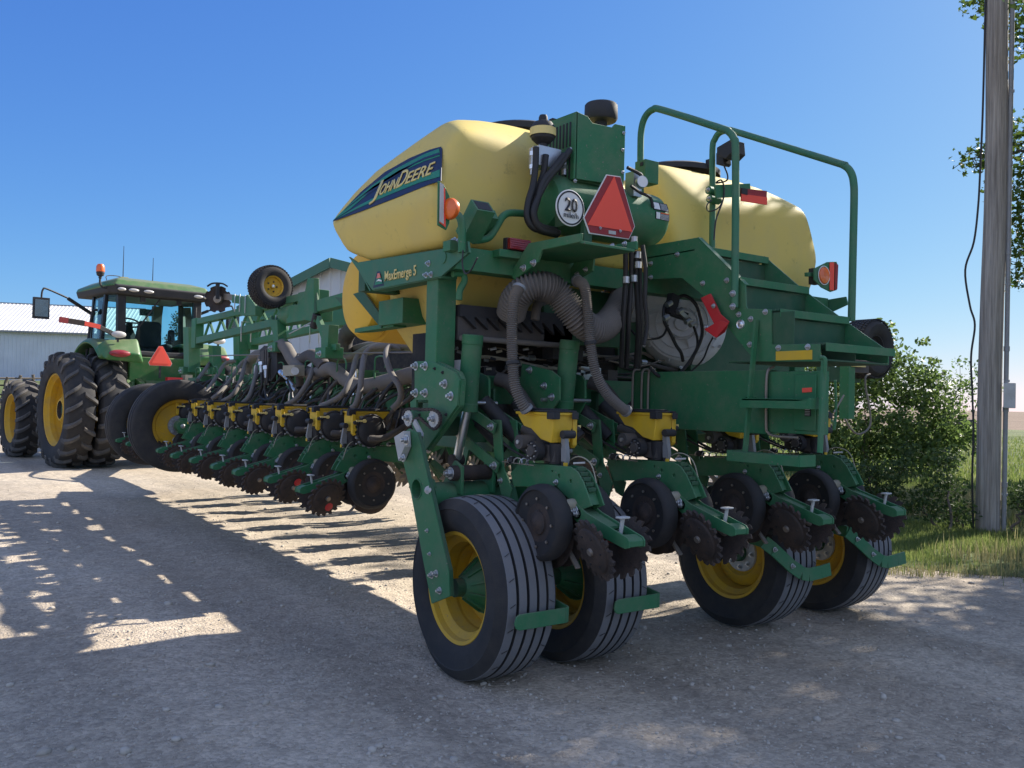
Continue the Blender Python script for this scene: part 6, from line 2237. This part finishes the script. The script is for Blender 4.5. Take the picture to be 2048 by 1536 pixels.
t.add([(x, y, .006) for x, y in [(pts_edge[0][0], -30)] + pts_edge] + [(75, 36, .006), (75, -30, .006)], [tuple(range(n + 3))])
to = t.build('lawn')
to['kind'] = 'structure'
sheet('grass_slope', [-60, -30, -10, 0, 6, 12, 18, 26, 34], [43, 46, 50, 54, 58, 62, 66, 70, 75, 80, 95, 120], .008, 'turf', rise)

# loose stones
random.seed(11)
rng = np.random.default_rng(5)
ico = bmesh.new()
bmesh.ops.create_icosphere(ico, subdivisions=1, radius=1)
iv = np.array([v.co[:] for v in ico.verts])
if_ = np.array([[v.index for v in f.verts] for f in ico.faces])
ico.free()


def scatter_stones(name, n, area, smin, smax, m):
    P_ = []
    while len(P_) < n:
        u, d = rng.uniform(-.66, .66), area[0] * (area[1] / area[0]) ** rng.uniform()
        x = d * math.sin(u + rad(35.2))
        y = d * math.cos(u + rad(35.2))
        if x > edge_x(y) + .3:
            continue
        P_.append((x, y))
    P_ = np.array(P_)
    s = smin * (smax / smin) ** (rng.uniform(size=n) ** 2.2)
    vs = iv[None] * s[:, None, None] * rng.uniform(.55, 1.2, (n, 1, 3)) * rng.uniform(.8, 1.2, (n, len(iv), 1))
    a = rng.uniform(0, 6.28, n)
    c_, s_ = np.cos(a)[:, None], np.sin(a)[:, None]
    x, y = vs[..., 0] * c_ - vs[..., 1] * s_, vs[..., 0] * s_ + vs[..., 1] * c_
    vs = np.stack([x + P_[:, :1], y + P_[:, 1:], vs[..., 2] * .7 + s[:, None] * .2 + np.array([yard_z(a_, b_) for a_, b_ in P_])[:, None]], -1).reshape(-1, 3)
    fs = (if_[None] + (np.arange(n) * len(iv))[:, None, None]).reshape(-1, 3)
    raw_mesh(name, vs, fs, m, 'stuff')


def raw_mesh(name, vs, fs, m, kind=None, parent=None, smooth=False):
    me = bpy.data.meshes.new(name)
    vs = np.asarray(vs, np.float32)
    fs = np.asarray(fs, np.int32)
    k = fs.shape[1]
    me.vertices.add(len(vs))
    me.vertices.foreach_set('co', vs.ravel())
    me.loops.add(fs.size)
    me.loops.foreach_set('vertex_index', fs.ravel())
    me.polygons.add(len(fs))
    me.polygons.foreach_set('loop_start', np.arange(0, fs.size, k, dtype=np.int32))
    me.polygons.foreach_set('loop_total', np.full(len(fs), k, np.int32))
    me.update(calc_edges=True)
    me.validate()
    me.materials.append(MAT[m])
    if smooth:
        me.polygons.foreach_set('use_smooth', [True] * len(fs))
    o = bpy.data.objects.new(name, me)
    COL.objects.link(o)
    if kind:
        o['kind'] = kind
    if parent is not None:
        o.parent = parent
        o.location = -parent.location
    return o


mat('stone', (.5, .45, .38), .85, dust=.8, dcol=(.26, .23, .19), scale=5, up=.1)
scatter_stones('gravel_stones', 30000, (1.7, 16), .0025, .012, 'stone')
scatter_stones('loose_stones', 800, (2, 14), .01, .032, 'stone')


# ------------------------------------------------------------------ plants
def leaf_mat(name, c0, c1, tr=.35, rough=.5):
    m = bpy.data.materials.new(name)
    m.use_nodes = True
    nt = m.node_tree
    N, L = nt.nodes.new, nt.links.new
    out = nt.nodes['Material Output']
    b = nt.nodes['Principled BSDF']
    g = N('ShaderNodeNewGeometry')
    rp = N('ShaderNodeValToRGB')
    rp.color_ramp.elements[0].color = (*c0, 1)
    rp.color_ramp.elements[1].color = (*c1, 1)
    L(g.outputs['Random Per Island'], rp.inputs[0])
    L(rp.outputs[0], b.inputs['Base Color'])
    b.inputs['Roughness'].default_value = rough
    b.inputs['Specular IOR Level'].default_value = .4
    t = N('ShaderNodeBsdfTranslucent')
    L(rp.outputs[0], t.inputs[0])
    mx = N('ShaderNodeMixShader')
    mx.inputs[0].default_value = tr
    L(b.outputs[0], mx.inputs[1])
    L(t.outputs[0], mx.inputs[2])
    L(mx.outputs[0], out.inputs[0])
    MAT[name] = m


leaf_mat('maple_leaf', (.05, .1, .015), (.11, .16, .03), .4)
leaf_mat('shrub_leaf', (.06, .11, .03), (.2, .28, .08), .45, .42)
leaf_mat('weed_leaf', (.03, .06, .018), (.07, .11, .03), .3, .75)
leaf_mat('needle', (.02, .04, .018), (.05, .075, .03), .15)
leaf_mat('grass_blade', (.09, .15, .03), (.27, .3, .1), .45, .6)
leaf_mat('dry_blade', (.16, .16, .06), (.38, .34, .17), .4, .7)
mat('bark', (.11, .09, .07), .9, dust=.6, dcol=(.2, .17, .14), scale=5, up=.05, bump=.7, bscale=30)


def blades(name, pts, h, w, m, lean=.35):
    pts = np.asarray(pts, float)
    n = len(pts)
    a = rng.uniform(0, 6.28, n)
    hh = h * rng.uniform(.45, 1.2, n)
    ww = w * rng.uniform(.6, 1.2, n)
    d = np.stack([np.cos(a), np.sin(a), 0 * a], -1)
    ln = rng.uniform(0, lean, n)[:, None] * hh[:, None]
    a2 = rng.uniform(0, 6.28, n)
    dl = np.stack([np.cos(a2), np.sin(a2), 0 * a], -1) * ln
    up_ = np.stack([0 * a, 0 * a, hh], -1)
    p0 = pts - d * ww[:, None] / 2
    p1 = pts + d * ww[:, None] / 2
    p2 = pts + d * ww[:, None] * .35 + dl * .4 + up_ * .6
    p3 = pts - d * ww[:, None] * .35 + dl * .4 + up_ * .6
    p4 = pts + dl * 1.2 + up_
    vs = np.stack([p0, p1, p2, p3, p4], 1).reshape(-1, 3)
    k = np.arange(n)[:, None] * 5
    f1 = np.concatenate([k, k + 1, k + 2], 1)
    f2 = np.concatenate([k, k + 2, k + 3], 1)
    f3 = np.concatenate([k + 3, k + 2, k + 4], 1)
    return raw_mesh(name, vs, np.concatenate([f1, f2, f3]), m, 'stuff')


def grass_points(n, dmin, dmax, test):
    out = []
    while len(out) < n:
        k = n * 3
        u = rng.uniform(-.2, .62, k) + rad(35.2)
        d = dmin * (dmax / dmin) ** rng.uniform(size=k)
        x, y = d * np.sin(u), d * np.cos(u)
        for q, r in zip(x, y):
            if test(q, r):
                out.append((q, r, .004))
    return out[:n]


def on_lawn(x, y):
    return x > edge_x(y) + .25 * rng.normal() - .02 and not (y > 34)


def clumpy(x, y):
    return (math.sin(x * 1.7 + y * .6) + math.sin(y * 2.3 - x * .5) + math.sin(x * 5.1 + 2) * .5 + rng.normal() * .7) > -.2


blades('grass', grass_points(56000, 8, 20, lambda x, y: on_lawn(x, y) and clumpy(x, y)), .085, .008, 'grass_blade')
blades('tall_grass', grass_points(26000, 9, 18, lambda x, y: on_lawn(x - 1.1, y) and (math.sin(x * 1.1) + math.sin(y * 1.7 + 1) + rng.normal() * .5) > .6), .2, .009, 'dry_blade')
blades('far_grass', grass_points(26000, 19, 60, lambda x, y: on_lawn(x, y)), .14, .03, 'grass_blade')
blades('edge_grass', grass_points(2500, 7.6, 12, lambda x, y: abs(x - edge_x(y)) < .6 and math.sin(x * 3 + y * 5) > .2), .07, .007, 'dry_blade')


def leaf_shapes(n, c, nrm, size, lobes=True):
    """n leaves as small folded polygons: 6 points each"""
    a = rng.normal(size=(n, 3))
    a -= nrm * (a * nrm).sum(1, keepdims=True)
    a /= np.linalg.norm(a, axis=1, keepdims=True)
    b = np.cross(nrm, a)
    s = size[:, None]
    if lobes:
        q = [(0, -.5, 0), (.3, -.28, .05), (.55, .05, .1), (.2, .12, 0), (0, .6, -.05), (-.2, .12, 0), (-.55, .05, .1), (-.3, -.28, .05)]
    else:
        q = [(0, -.5, 0), (.24, -.15, .06), (.2, .2, .05), (0, .5, -.05), (-.2, .2, .05), (-.24, -.15, .06)]
    vs = np.stack([c + s * (a * x + b * y + nrm * z) for x, y, z in q], 1)
    k = len(q)
    fs = np.arange(n * k).reshape(n, k)
    return vs.reshape(-1, 3), fs


def crown(name, clumps, per, size, m, parent, lobes=True, flat=.5, keep=None):
    """leaves spread through clumps (centre, radius); denser towards each clump's shell"""
    C_ = []
    for c, r in clumps:
        n = int(per * r * r)
        d = rng.normal(size=(n, 3))
        d /= np.linalg.norm(d, axis=1, keepdims=True)
        rr = r * rng.uniform(size=(n, 1)) ** .45
        C_.append(np.asarray(c) + d * rr * np.array([1, 1, .75]))
    c = np.concatenate(C_)
    if keep is not None:
        c = c[keep(c)]
    n = len(c)
    nr = rng.normal(size=(n, 3)) * (1 - flat) + np.array([0, 0, flat])
    nr /= np.linalg.norm(nr, axis=1, keepdims=True)
    vs, fs = leaf_shapes(n, c, nr, size * rng.uniform(.4, 1.35, n), lobes)
    return raw_mesh(name, vs, fs, m, None, parent)


def limb(mb, a, b, r0, r1, wob=.1, n=6, m='bark'):
    a, b = V(a), V(b)
    pts = []
    for i in range(n + 1):
        t = i / n
        p = a.lerp(b, t)
        if 0 < i < n:
            p += V(random.uniform(-1, 1), random.uniform(-1, 1), random.uniform(-.5, .5)) * wob
        pts.append(p)
    mb.tube(pts, lambda l, T: r0 + (r1 - r0) * l / T, 8, 3, m)
    return pts


# maples: one whose boughs hang in behind the pole, one right of the picture that shades the yard
def maple_tree(label, MT, hgt, spread, n, keep, per, seed, zlow=.0, group='maples beside the yard', extra=()):
    random.seed(seed)
    maple = thing('maple_tree', label, 'tree', MT, 0, group)
    tr = MB('bark')
    top = MT + V(.1, .2, hgt)
    limb(tr, MT, top, .34, .24, .05)
    clumps = []
    for i in range(n):
        t = 2 * math.pi * i / n * 2.4
        el = rad(4 + 72 * ((i * 7) % n) / n)
        ln = random.uniform(.65, 1.05) * spread
        d = V(math.cos(t) * math.cos(el), math.sin(t) * math.cos(el), math.sin(el))
        s0 = top + V(0, 0, random.uniform(-.8, 2.2))
        e_ = s0 + V(d.x * ln, d.y * ln, d.z * ln * 1.15 - .5 + zlow)
        if not keep(e_):
            continue
        pts = limb(tr, s0, e_, .1, .02, .25)
        for p, r in ((pts[-1], random.uniform(.9, 1.5)), (pts[-3], random.uniform(.9, 1.4)), (pts[-2] + V(random.uniform(-.6, .6), random.uniform(-.6, .6), .4), random.uniform(.6, 1.0))):
            clumps.append((tuple(p), r))
            for k in range(3):
                q = p + V(random.uniform(-1, 1), random.uniform(-1, 1), random.uniform(-.6, .6)) * r
                tr.tube([p, p.lerp(q, .5) + V(0, 0, .06), q], .012, 5, 2)
    for p, r in extra:
        clumps.append((p, r))
        p = V(p)
        limb(tr, p.lerp(V(MT.x, MT.y, p.z + .6), .45), p, .03, .008, .08)
        for k in range(4):
            q = p + V(random.uniform(-1, 1), random.uniform(-1, 1), random.uniform(-.8, .6)) * r * .8
            tr.tube([p, p.lerp(q, .5) + V(0, 0, .04), q], .008, 5, 2)
    tr.build('trunk', maple)
    crown('crown', clumps, per, .125, 'maple_leaf', maple)


maple_tree('leafy maple whose boughs reach into the picture behind the wooden pole', V(22.6, 8.6, 0), 4.6, 4.6, 40, lambda e: e.y - .473 * e.x < -1.0 + .35 * math.sin(e.z * 1.6) and e.z > 4.6 and (e.y < 9.3 or e.z > (e.x - 17) * .674 + 2.0), 300, 3, extra=[((19.544,9.944,7.175), .5), ((19.826,9.743,7.25), .6), ((20.59,9.563,7.602), .8), ((20.666,9.532,6.577), .75), ((20.779,9.468,5.895), .7), ((20.78,9.483,5.21), .5), ((20.724,9.537,4.58), .55), ((20.95,9.546,7.956), .7), ((21.219,9.616,7.265), .8), ((21.07,9.496,6.402), .8), ((21.074,9.511,5.595), .7), ((20.929,9.515,9.973), .6), ((20.855,9.437,4.869), .6), ((19.498,9.898,10.659), .42), ((19.969,9.688,10.637), .5), ((20.561,9.524,10.227), .7), ((20.687,9.424,10.687), .8)])
maple_tree('leafy maple standing out of the picture to the right of the pole', V(15.4, .6, 0), 4.2, 5.8, 46, lambda e: e.y < 5.5, 360, 6)

# the large shrub at the edge of the lawn
SB = V(18.6, 11.3, 0)


def shrub(name, label, base, clumps, per, size, m, group=None, stems=14, lobes=False, flat=.25):
    o = thing(name, label, 'shrub', base, 0, group)
    mb = MB('bark')
    for i in range(stems):
        c, r = random.choice(clumps)
        limb(mb, V(base) + (V(c[0], c[1], 0) - V(base[0], base[1], 0)) * .7 + V(random.uniform(-.2, .2), random.uniform(-.2, .2), 0), V(c) + V(0, 0, -r * .1), .02, .006, .06)
    mb.build('stem', o)
    crown('foliage', clumps, per, size, m, o, lobes, flat)
    return o


def clump_set(base, specs):
    return [((base[0] + x, base[1] + y, z), r) for x, y, z, r in specs]


random.seed(8)
cs = []
ux, uy = math.cos(rad(59)), -math.sin(rad(59))     # across the line of sight
for s_, z, r in ((-1.2, .4, .7), (-.4, .4, .7), (.5, .4, .7), (1.2, .4, .6), (-1.6, .7, .7), (-1.7, 1.6, .6), (-.9, .8, .8), (-.9, 1.7, .75), (-.8, 2.5, .6), (-.3, 2.75, .45), (-.25, 3.05, .26), (0, 1.0, .8), (0, 1.9, .8), (.05, 2.35, .5), (.7, .9, .75), (.75, 1.7, .65), (.8, 2.15, .42), (1.3, .85, .6), (1.4, 1.5, .55), (1.75, .9, .4), (-2.4, 1.0, .8), (-2.4, 1.9, .7), (-1.5, 2.3, .6), (-3.2, 1.2, .8)):
    z *= 1.12
    cs.append(((SB.x + ux * s_ + random.uniform(-.3, .3), SB.y + uy * s_ + random.uniform(-.3, .3), z), r))
    cs.append(((SB.x + ux * s_ + .5, SB.y + uy * s_ + .5, z * .95), r * .9))
    for k in range(2):
        cs.append(((SB.x + ux * s_ + random.uniform(-1, 1) * r, SB.y + uy * s_ + random.uniform(-1, 1) * r, z + random.uniform(.2, 1) * r), r * .35))
shrub('lilac_shrub', 'big rounded green shrub growing on the lawn behind the stairs', SB, cs, 1150, .115, 'shrub_leaf')
B2 = V(30.5, 15.6, 0)
shrub('sapling', 'small thin tree in shade between the big shrub and the pole', B2, clump_set(B2, [(0, 0, 2.2, .6), (.2, -.3, 2.9, .5), (-.3, .4, 2.6, .55), (.1, -.5, 1.7, .5), (.3, -.7, 2.4, .5), (-.1, .2, 3.2, .35)]), 330, .13, 'shrub_leaf', stems=8)
for nm, lb, bs, cl in (('weed_bush', 'scraggly dark weeds left of the foot of the wooden pole', V(10.75, 5.9, 0), [(-.1, .1, .35, .3), (.05, -.1, .6, .3), (-.5, .75, .4, .3), (-.4, .5, .3, .3), (-.35, .45, .5, .28), (-.3, .3, .75, .25), (.1, -.1, .9, .22), (-.5, .6, .7, .22), (.15, -.2, .25, .3), (-.2, .2, 1.0, .15)]),
                       ('weed_bush', 'low leafy weeds right of the foot of the wooden pole', V(11.75, 5.0, 0), [(0, 0, .3, .35), (.2, -.2, .5, .3), (-.2, .2, .45, .25), (.3, -.4, .35, .35), (.05, .05, .85, .15), (-.1, .0, .65, .2)])):
    shrub(nm, lb, bs, clump_set(bs, cl), 5200, .06, 'weed_leaf', 'weeds around the pole', stems=12)


def conifer(label, x, y, z, h, w):
    o = thing('pine_tree', label, 'tree', (x, y, z), 0, 'pines behind the tractor')
    mb = MB('bark')
    limb(mb, (x, y, z), (x, y, z + h), w * .09, .02, .05)
    mb.build('trunk', o)
    cl = []
    for i in range(46):
        t = (i + .5) / 46
        r = w * (1 - t) ** .8 * .5 + .2
        a = i * 2.4
        q = random.uniform(.4, .95)
        cl.append(((x + math.cos(a) * r * q, y + math.sin(a) * r * q, z + h * (.1 + .88 * t)), random.uniform(.32, .55) * (1.2 - .5 * t) * w / 3))
    crown('crown', cl, 420, .16, 'needle', o, False, .2)


random.seed(21)
conifer('dark pine seen through the lattice beam beside the tractor cab', 19.5, 50, .2, 6.4, 4.6)
conifer('dark pine standing behind the right rear fender of the tractor', 21.6, 52, .2, 5.4, 4.4)
conifer('small pine tip seen through the windows of the tractor cab', 15.2, 60, 1, 6.0, 3.2)

# ------------------------------------------------------------------ wooden pole with conduit and box
PB = V(11.15, 5.42, 0)
pole = thing('utility_pole', 'weathered wooden pole with a metal conduit and a hanging black cable', 'pole', PB)


def wood_mat():
    m = bpy.data.materials.new('pole_wood')
    m.use_nodes = True
    nt = m.node_tree
    N, L = nt.nodes.new, nt.links.new
    b = nt.nodes['Principled BSDF']
    tc = N('ShaderNodeTexCoord')
    mp = N('ShaderNodeMapping')
    mp.inputs['Scale'].default_value = (22, 22, .7)
    L(tc.outputs['Object'], mp.inputs[0])
    n = N('ShaderNodeTexNoise')
    n.inputs['Scale'].default_value = 1.5
    n.inputs['Detail'].default_value = 8
    n.inputs['Roughness'].default_value = .7
    L(mp.outputs[0], n.inputs['Vector'])
    r = N('ShaderNodeValToRGB')
    r.color_ramp.elements[0].position = .32
    r.color_ramp.elements[1].position = .7
    r.color_ramp.elements[0].color = (.15, .13, .11, 1)
    r.color_ramp.elements[1].color = (.46, .42, .37, 1)
    L(n.outputs[0], r.inputs[0])
    L(r.outputs[0], b.inputs['Base Color'])
    b.inputs['Roughness'].default_value = .9
    bp = N('ShaderNodeBump')
    bp.inputs['Strength'].default_value = .7
    bp.inputs['Distance'].default_value = .02
    L(n.outputs[0], bp.inputs['Height'])
    L(bp.outputs[0], b.inputs['Normal'])
    MAT['pole_wood'] = m


wood_mat()
PT = V((11.139,5.362,6.689))
lean = (PT - PB) / PT.z
pw = MB('pole_wood')
pw.tube([PB + lean * z + V(.01 * math.sin(z * 1.7), .012 * math.sin(z * 1.1), 0) for z in [-.1, .5, 1.2, 2, 3, 4, 5, 6, 7, 8, 9]], lambda l, T: .141 - .024 * l / T, 28, 3)
pwo = pw.build('pole_shaft', pole)
side = V(math.cos(rad(64.5)), -math.sin(rad(64.5)), 0)
front = V(-math.sin(rad(64.5)), -math.cos(rad(64.5)), 0)
cd = MB('cast_grey')
cd.tube([PB + side * (.172 - .003 * z) + front * .03 + lean * z for z in [-.05, .6, 1.3, 2.0, 3, 4, 5, 6, 7, 8, 9]], lambda l, T: .028, 12, 2)
for z in (.5, 1.9, 3.1, 4.3, 5.5):
    cd.beam(PB + side * .14 + front * .04 + lean * z, PB + side * (.21 - .003 * z) + front * .035 + lean * z, .03, .03)
for z in (.62, 1.55, 2.3, 3.5, 4.6):
    cd.cyl(PB + side * (.172 - .003 * z) + front * .03 + lean * (z - .03), PB + side * (.172 - .003 * z) + front * .03 + lean * (z + .03), .035, n=12)
cd.build('conduit', pole)
bxm = MB('grey_paint')
c = PB + side * .205 + front * .06 + lean * 1.72
a1, b1 = side * .066, front * .055
vs = [c + a1 * i + b1 * j + V(0, 0, k) for i in (-1, 1) for j in (-1, 1) for k in (-.155, .155)]
bxm.add(vs, [(0, 1, 3, 2), (4, 6, 7, 5), (0, 4, 5, 1), (2, 3, 7, 6), (0, 2, 6, 4), (1, 5, 7, 3)])
bxm.build('meter_box', pole, .006)
cb_ = MB('black')
off = lambda s: PB + side * (s + .022) + front * .05
cb_.tube([off(-.17) + lean * 9, off(-.165) + lean * 7, off(-.17) + lean * 5.4, off(-.185) + lean * 4.6, off(-.2) + lean * 4.1, off(-.24) + lean * 3.65, off(-.33) + lean * 3.3, off(-.27) + lean * 2.85, off(-.21) + lean * 2.6, off(-.245) + lean * 2.2, off(-.22) + lean * 1.7, off(-.2) + lean * 1.2, off(-.205) + lean * .7, off(-.18) + lean * 0], .013, 8, 6)
cb_.build('hanging_cable', pole)

# ------------------------------------------------------------------ sheds
def siding_mat(name, col, pitch, axis, rough=.45, depth=1):
    m = bpy.data.materials.new(name)
    m.use_nodes = True
    nt = m.node_tree
    N, L = nt.nodes.new, nt.links.new
    b = nt.nodes['Principled BSDF']
    tc = N('ShaderNodeTexCoord')
    n = N('ShaderNodeTexNoise')
    n.inputs['Scale'].default_value = .8
    n.inputs['Detail'].default_value = 6
    L(tc.outputs['Object'], n.inputs['Vector'])
    r = N('ShaderNodeMapRange')
    r.inputs[3].default_value = .82
    r.inputs[4].default_value = 1.1
    L(n.outputs[0], r.inputs[0])
    mx = N('ShaderNodeMix')
    mx.data_type = 'RGBA'
    mx.blend_type = 'MULTIPLY'
    mx.inputs[0].default_value = 1
    mx.inputs[6].default_value = (*col, 1)
    L(r.outputs[0], mx.inputs[7])
    L(mx.outputs[2], b.inputs['Base Color'])
    b.inputs['Roughness'].default_value = rough
    MAT[name] = m


siding_mat('white_siding', (.62, .65, .7), .3, 0)
siding_mat('pale_roof', (.7, .68, .64), .3, 0, .5)
siding_mat('grey_siding', (.52, .54, .55), .3, 0)
mat('trim_green', (.05, .15, .1), .45, dust=.15, up=.1)


def ribbed(mb, o, u, v, n, Lu, Lv, pitch, depth, m, shape=None):
    """corrugated sheet from corner o along u (Lu) and v (Lv); shape(s) gives its height at s"""
    o, u, v, n = V(o), V(u), V(v), V(n)
    s = 0
    prof = []
    while s < Lu - 1e-6:
        for q, h in ((0, 0), (.62, 0), (.7, 1), (.9, 1), (.98, 0)):
            if s + q * pitch <= Lu:
                prof.append((s + q * pitch, h * depth))
        s += pitch
    prof.append((Lu, 0))
    vs = []
    for s, h in prof:
        top_ = Lv if shape is None else shape(s)
        vs += [o + u * s + n * h, o + u * s + n * h + v * top_]
    k = len(prof)
    mb.add(vs, [(2 * i, 2 * i + 2, 2 * i + 3, 2 * i + 1) for i in range(k - 1)], m)


# white shed far left
WB = V(7.4, 90.3, 2.2)
ang = rad(-22)
u = V(math.cos(ang), math.sin(ang), 0)
nrm = V(math.sin(ang), -math.cos(ang), 0)
o0 = WB - u * 14
Lw = 14 + 10.6
ws = thing('white_shed', 'long pale metal shed with a light ribbed roof at the far left', 'shed', o0)
mb = MB('white_siding')
ribbed(mb, o0 + V(0, 0, -1), u, V(0, 0, 1), nrm, Lw, 5.55, .34, .035, 'white_siding')
e1 = o0 + u * Lw - V(0, 0, 1)
ribbed(mb, e1, -nrm, V(0, 0, 1), u, 14, 5.5, .42, .06, 'white_siding', lambda s: 5.5 + 3.0 * (1 - abs(s - 7) / 7))
mb.build('wall', ws, sharp=20)
mb = MB('pale_roof')
sl = (-nrm * 7 + V(0, 0, 3.0))
ev = o0 - u * .3 + nrm * .4 + V(0, 0, 4.5)
ribbed(mb, ev, u, sl.normalized(), V(0, 0, 1), Lw + .6, sl.length + .45, .34, .03, 'pale_roof')
ribbed(mb, ev + sl.normalized() * (sl.length + .45), u, (-nrm * 7 - V(0, 0, 3)).normalized(), V(0, 0, 1), Lw + .6, sl.length + .45, .34, .03, 'pale_roof')
rf_ = mb.build('roof', ws, sharp=20)
mb = MB('cast_grey')
mb.beam(ev, ev + u * (Lw + .6), .1, .16)
rp_ = ev + sl.normalized() * (sl.length + .45)
mb.beam(rp_, rp_ + u * (Lw + .6), .25, .1)
mb.build('roof_trim', rf_)

# green trimmed shed behind the planter
ang = rad(-75)
u = V(math.cos(ang), math.sin(ang), 0)
nrm = V(math.sin(ang), -math.cos(ang), 0)
if nrm.x > 0:
    nrm = -nrm
GB = V(9.9, 30, 0)
gs = thing('green_trimmed_shed', 'grey metal shed with green trim behind the raised marker wheel', 'shed', GB)
Lg = 9.5
mb = MB('grey_siding')
ribbed(mb, GB, u, V(0, 0, 1), nrm, Lg, 4.5, .5, .04, 'grey_siding', lambda s: 4.5 + .25 * min(s, Lg - s))
back = GB - nrm * 12
mb.slab([GB, GB + V(0, 0, 4.5), back + V(0, 0, 4.5), back], .1, 'grey_siding')
mb.slab([GB + u * Lg, GB + u * Lg + V(0, 0, 4.5), back + u * Lg + V(0, 0, 4.5), back + u * Lg], .1, 'grey_siding')
mb.build('wall', gs, sharp=20)
mb = MB('trim_green')
pk_ = GB + u * (Lg / 2) + V(0, 0, 4.5 + .25 * Lg / 2)
for a_, b_ in ((GB + V(0, 0, 4.5) - u * .3 - V(0, 0, .07), pk_), (GB + u * (Lg + .3) + V(0, 0, 4.43), pk_)):
    mb.slab([a_ + nrm * .25, b_ + nrm * .25, b_ - nrm * 12, a_ - nrm * 12], .08)
    mb.beam(a_ + nrm * .27, b_ + nrm * .27, .06, .3)
mb.build('roof', gs)
mb = MB('trim_green')
mb.beam(GB + V(0, 0, 4.35) + nrm * .06, GB + u * Lg + V(0, 0, 4.35) + nrm * .06, .06, .22)
mb.beam(GB + nrm * .05 + V(0, 0, 0), GB + nrm * .05 + V(0, 0, 4.4), .12, .12, upv=(0, 1, 0))
mb.build('wall_trim', gs)
mb = MB('dark_inside')
d0, d1 = GB + u * 5.05 + nrm * .07, GB + u * 8.4 + nrm * .07
mb.slab([d0, d1, d1 + V(0, 0, 3.6), d0 + V(0, 0, 3.6)], .02)
mb.build('doorway', gs)

# rail fence with weathered posts by the far left tyre
random.seed(5)
fn_ = thing('rail_fence', 'weathered fence of dark posts and thin rails beyond the front tyre', 'fence', (3.5, 46, 1))
mb = MB('bark')
for i in range(9):
    x, y = 1.0 + i * .75, 47.5 + i * .3
    z = rise(x, y)
    hh = random.uniform(1.3, 1.9)
    limb(mb, (x, y, z - .1), (x + random.uniform(-.15, .35), y, z + hh), .1, .07, .04)
for h_ in (.55, 1.0, 1.35):
    mb.tube([(-3, 46, rise(-3, 46) + h_), (2, 48, rise(2, 48) + h_), (8, 50.2, rise(8, 50.2) + h_)], .04, 8, 3)
mb.build('posts_and_rails', fn_)
# small trailer far off beside the shrub
td = thing('dump_trailer', 'small dark open trailer far off at the edge of the field', 'trailer', (43.4, 22.6, 0))
mb = MB('black')
mb.prism('y', [(42.9, .35), (44.2, .35), (44.35, 1.05), (42.6, 1.05)], 22.2, 23.4)
mb.prism('y', [(42.98, .38), (44.1, .38), (44.2, 1.06), (42.75, 1.06)], 22.27, 23.33, 'hose_dark')
mb.cyl((43.5, 22.15, .25), (43.5, 23.45, .25), .25, n=16)
mb.build('tub', td)
bt_ = thing('white_barrel', 'white barrel lying in the grass below the far trailer', 'barrel', (43.2, 21.6, 0))
mb = MB('white')
mb.lathe([(0, -.45), (.2, -.45), (.22, -.42), (.225, 0), (.22, .42), (.2, .45), (0, .45)], (43.0, 21.5, .22), (1, -.5, 0), 20, cap=False)
mb.build('barrel', bt_)
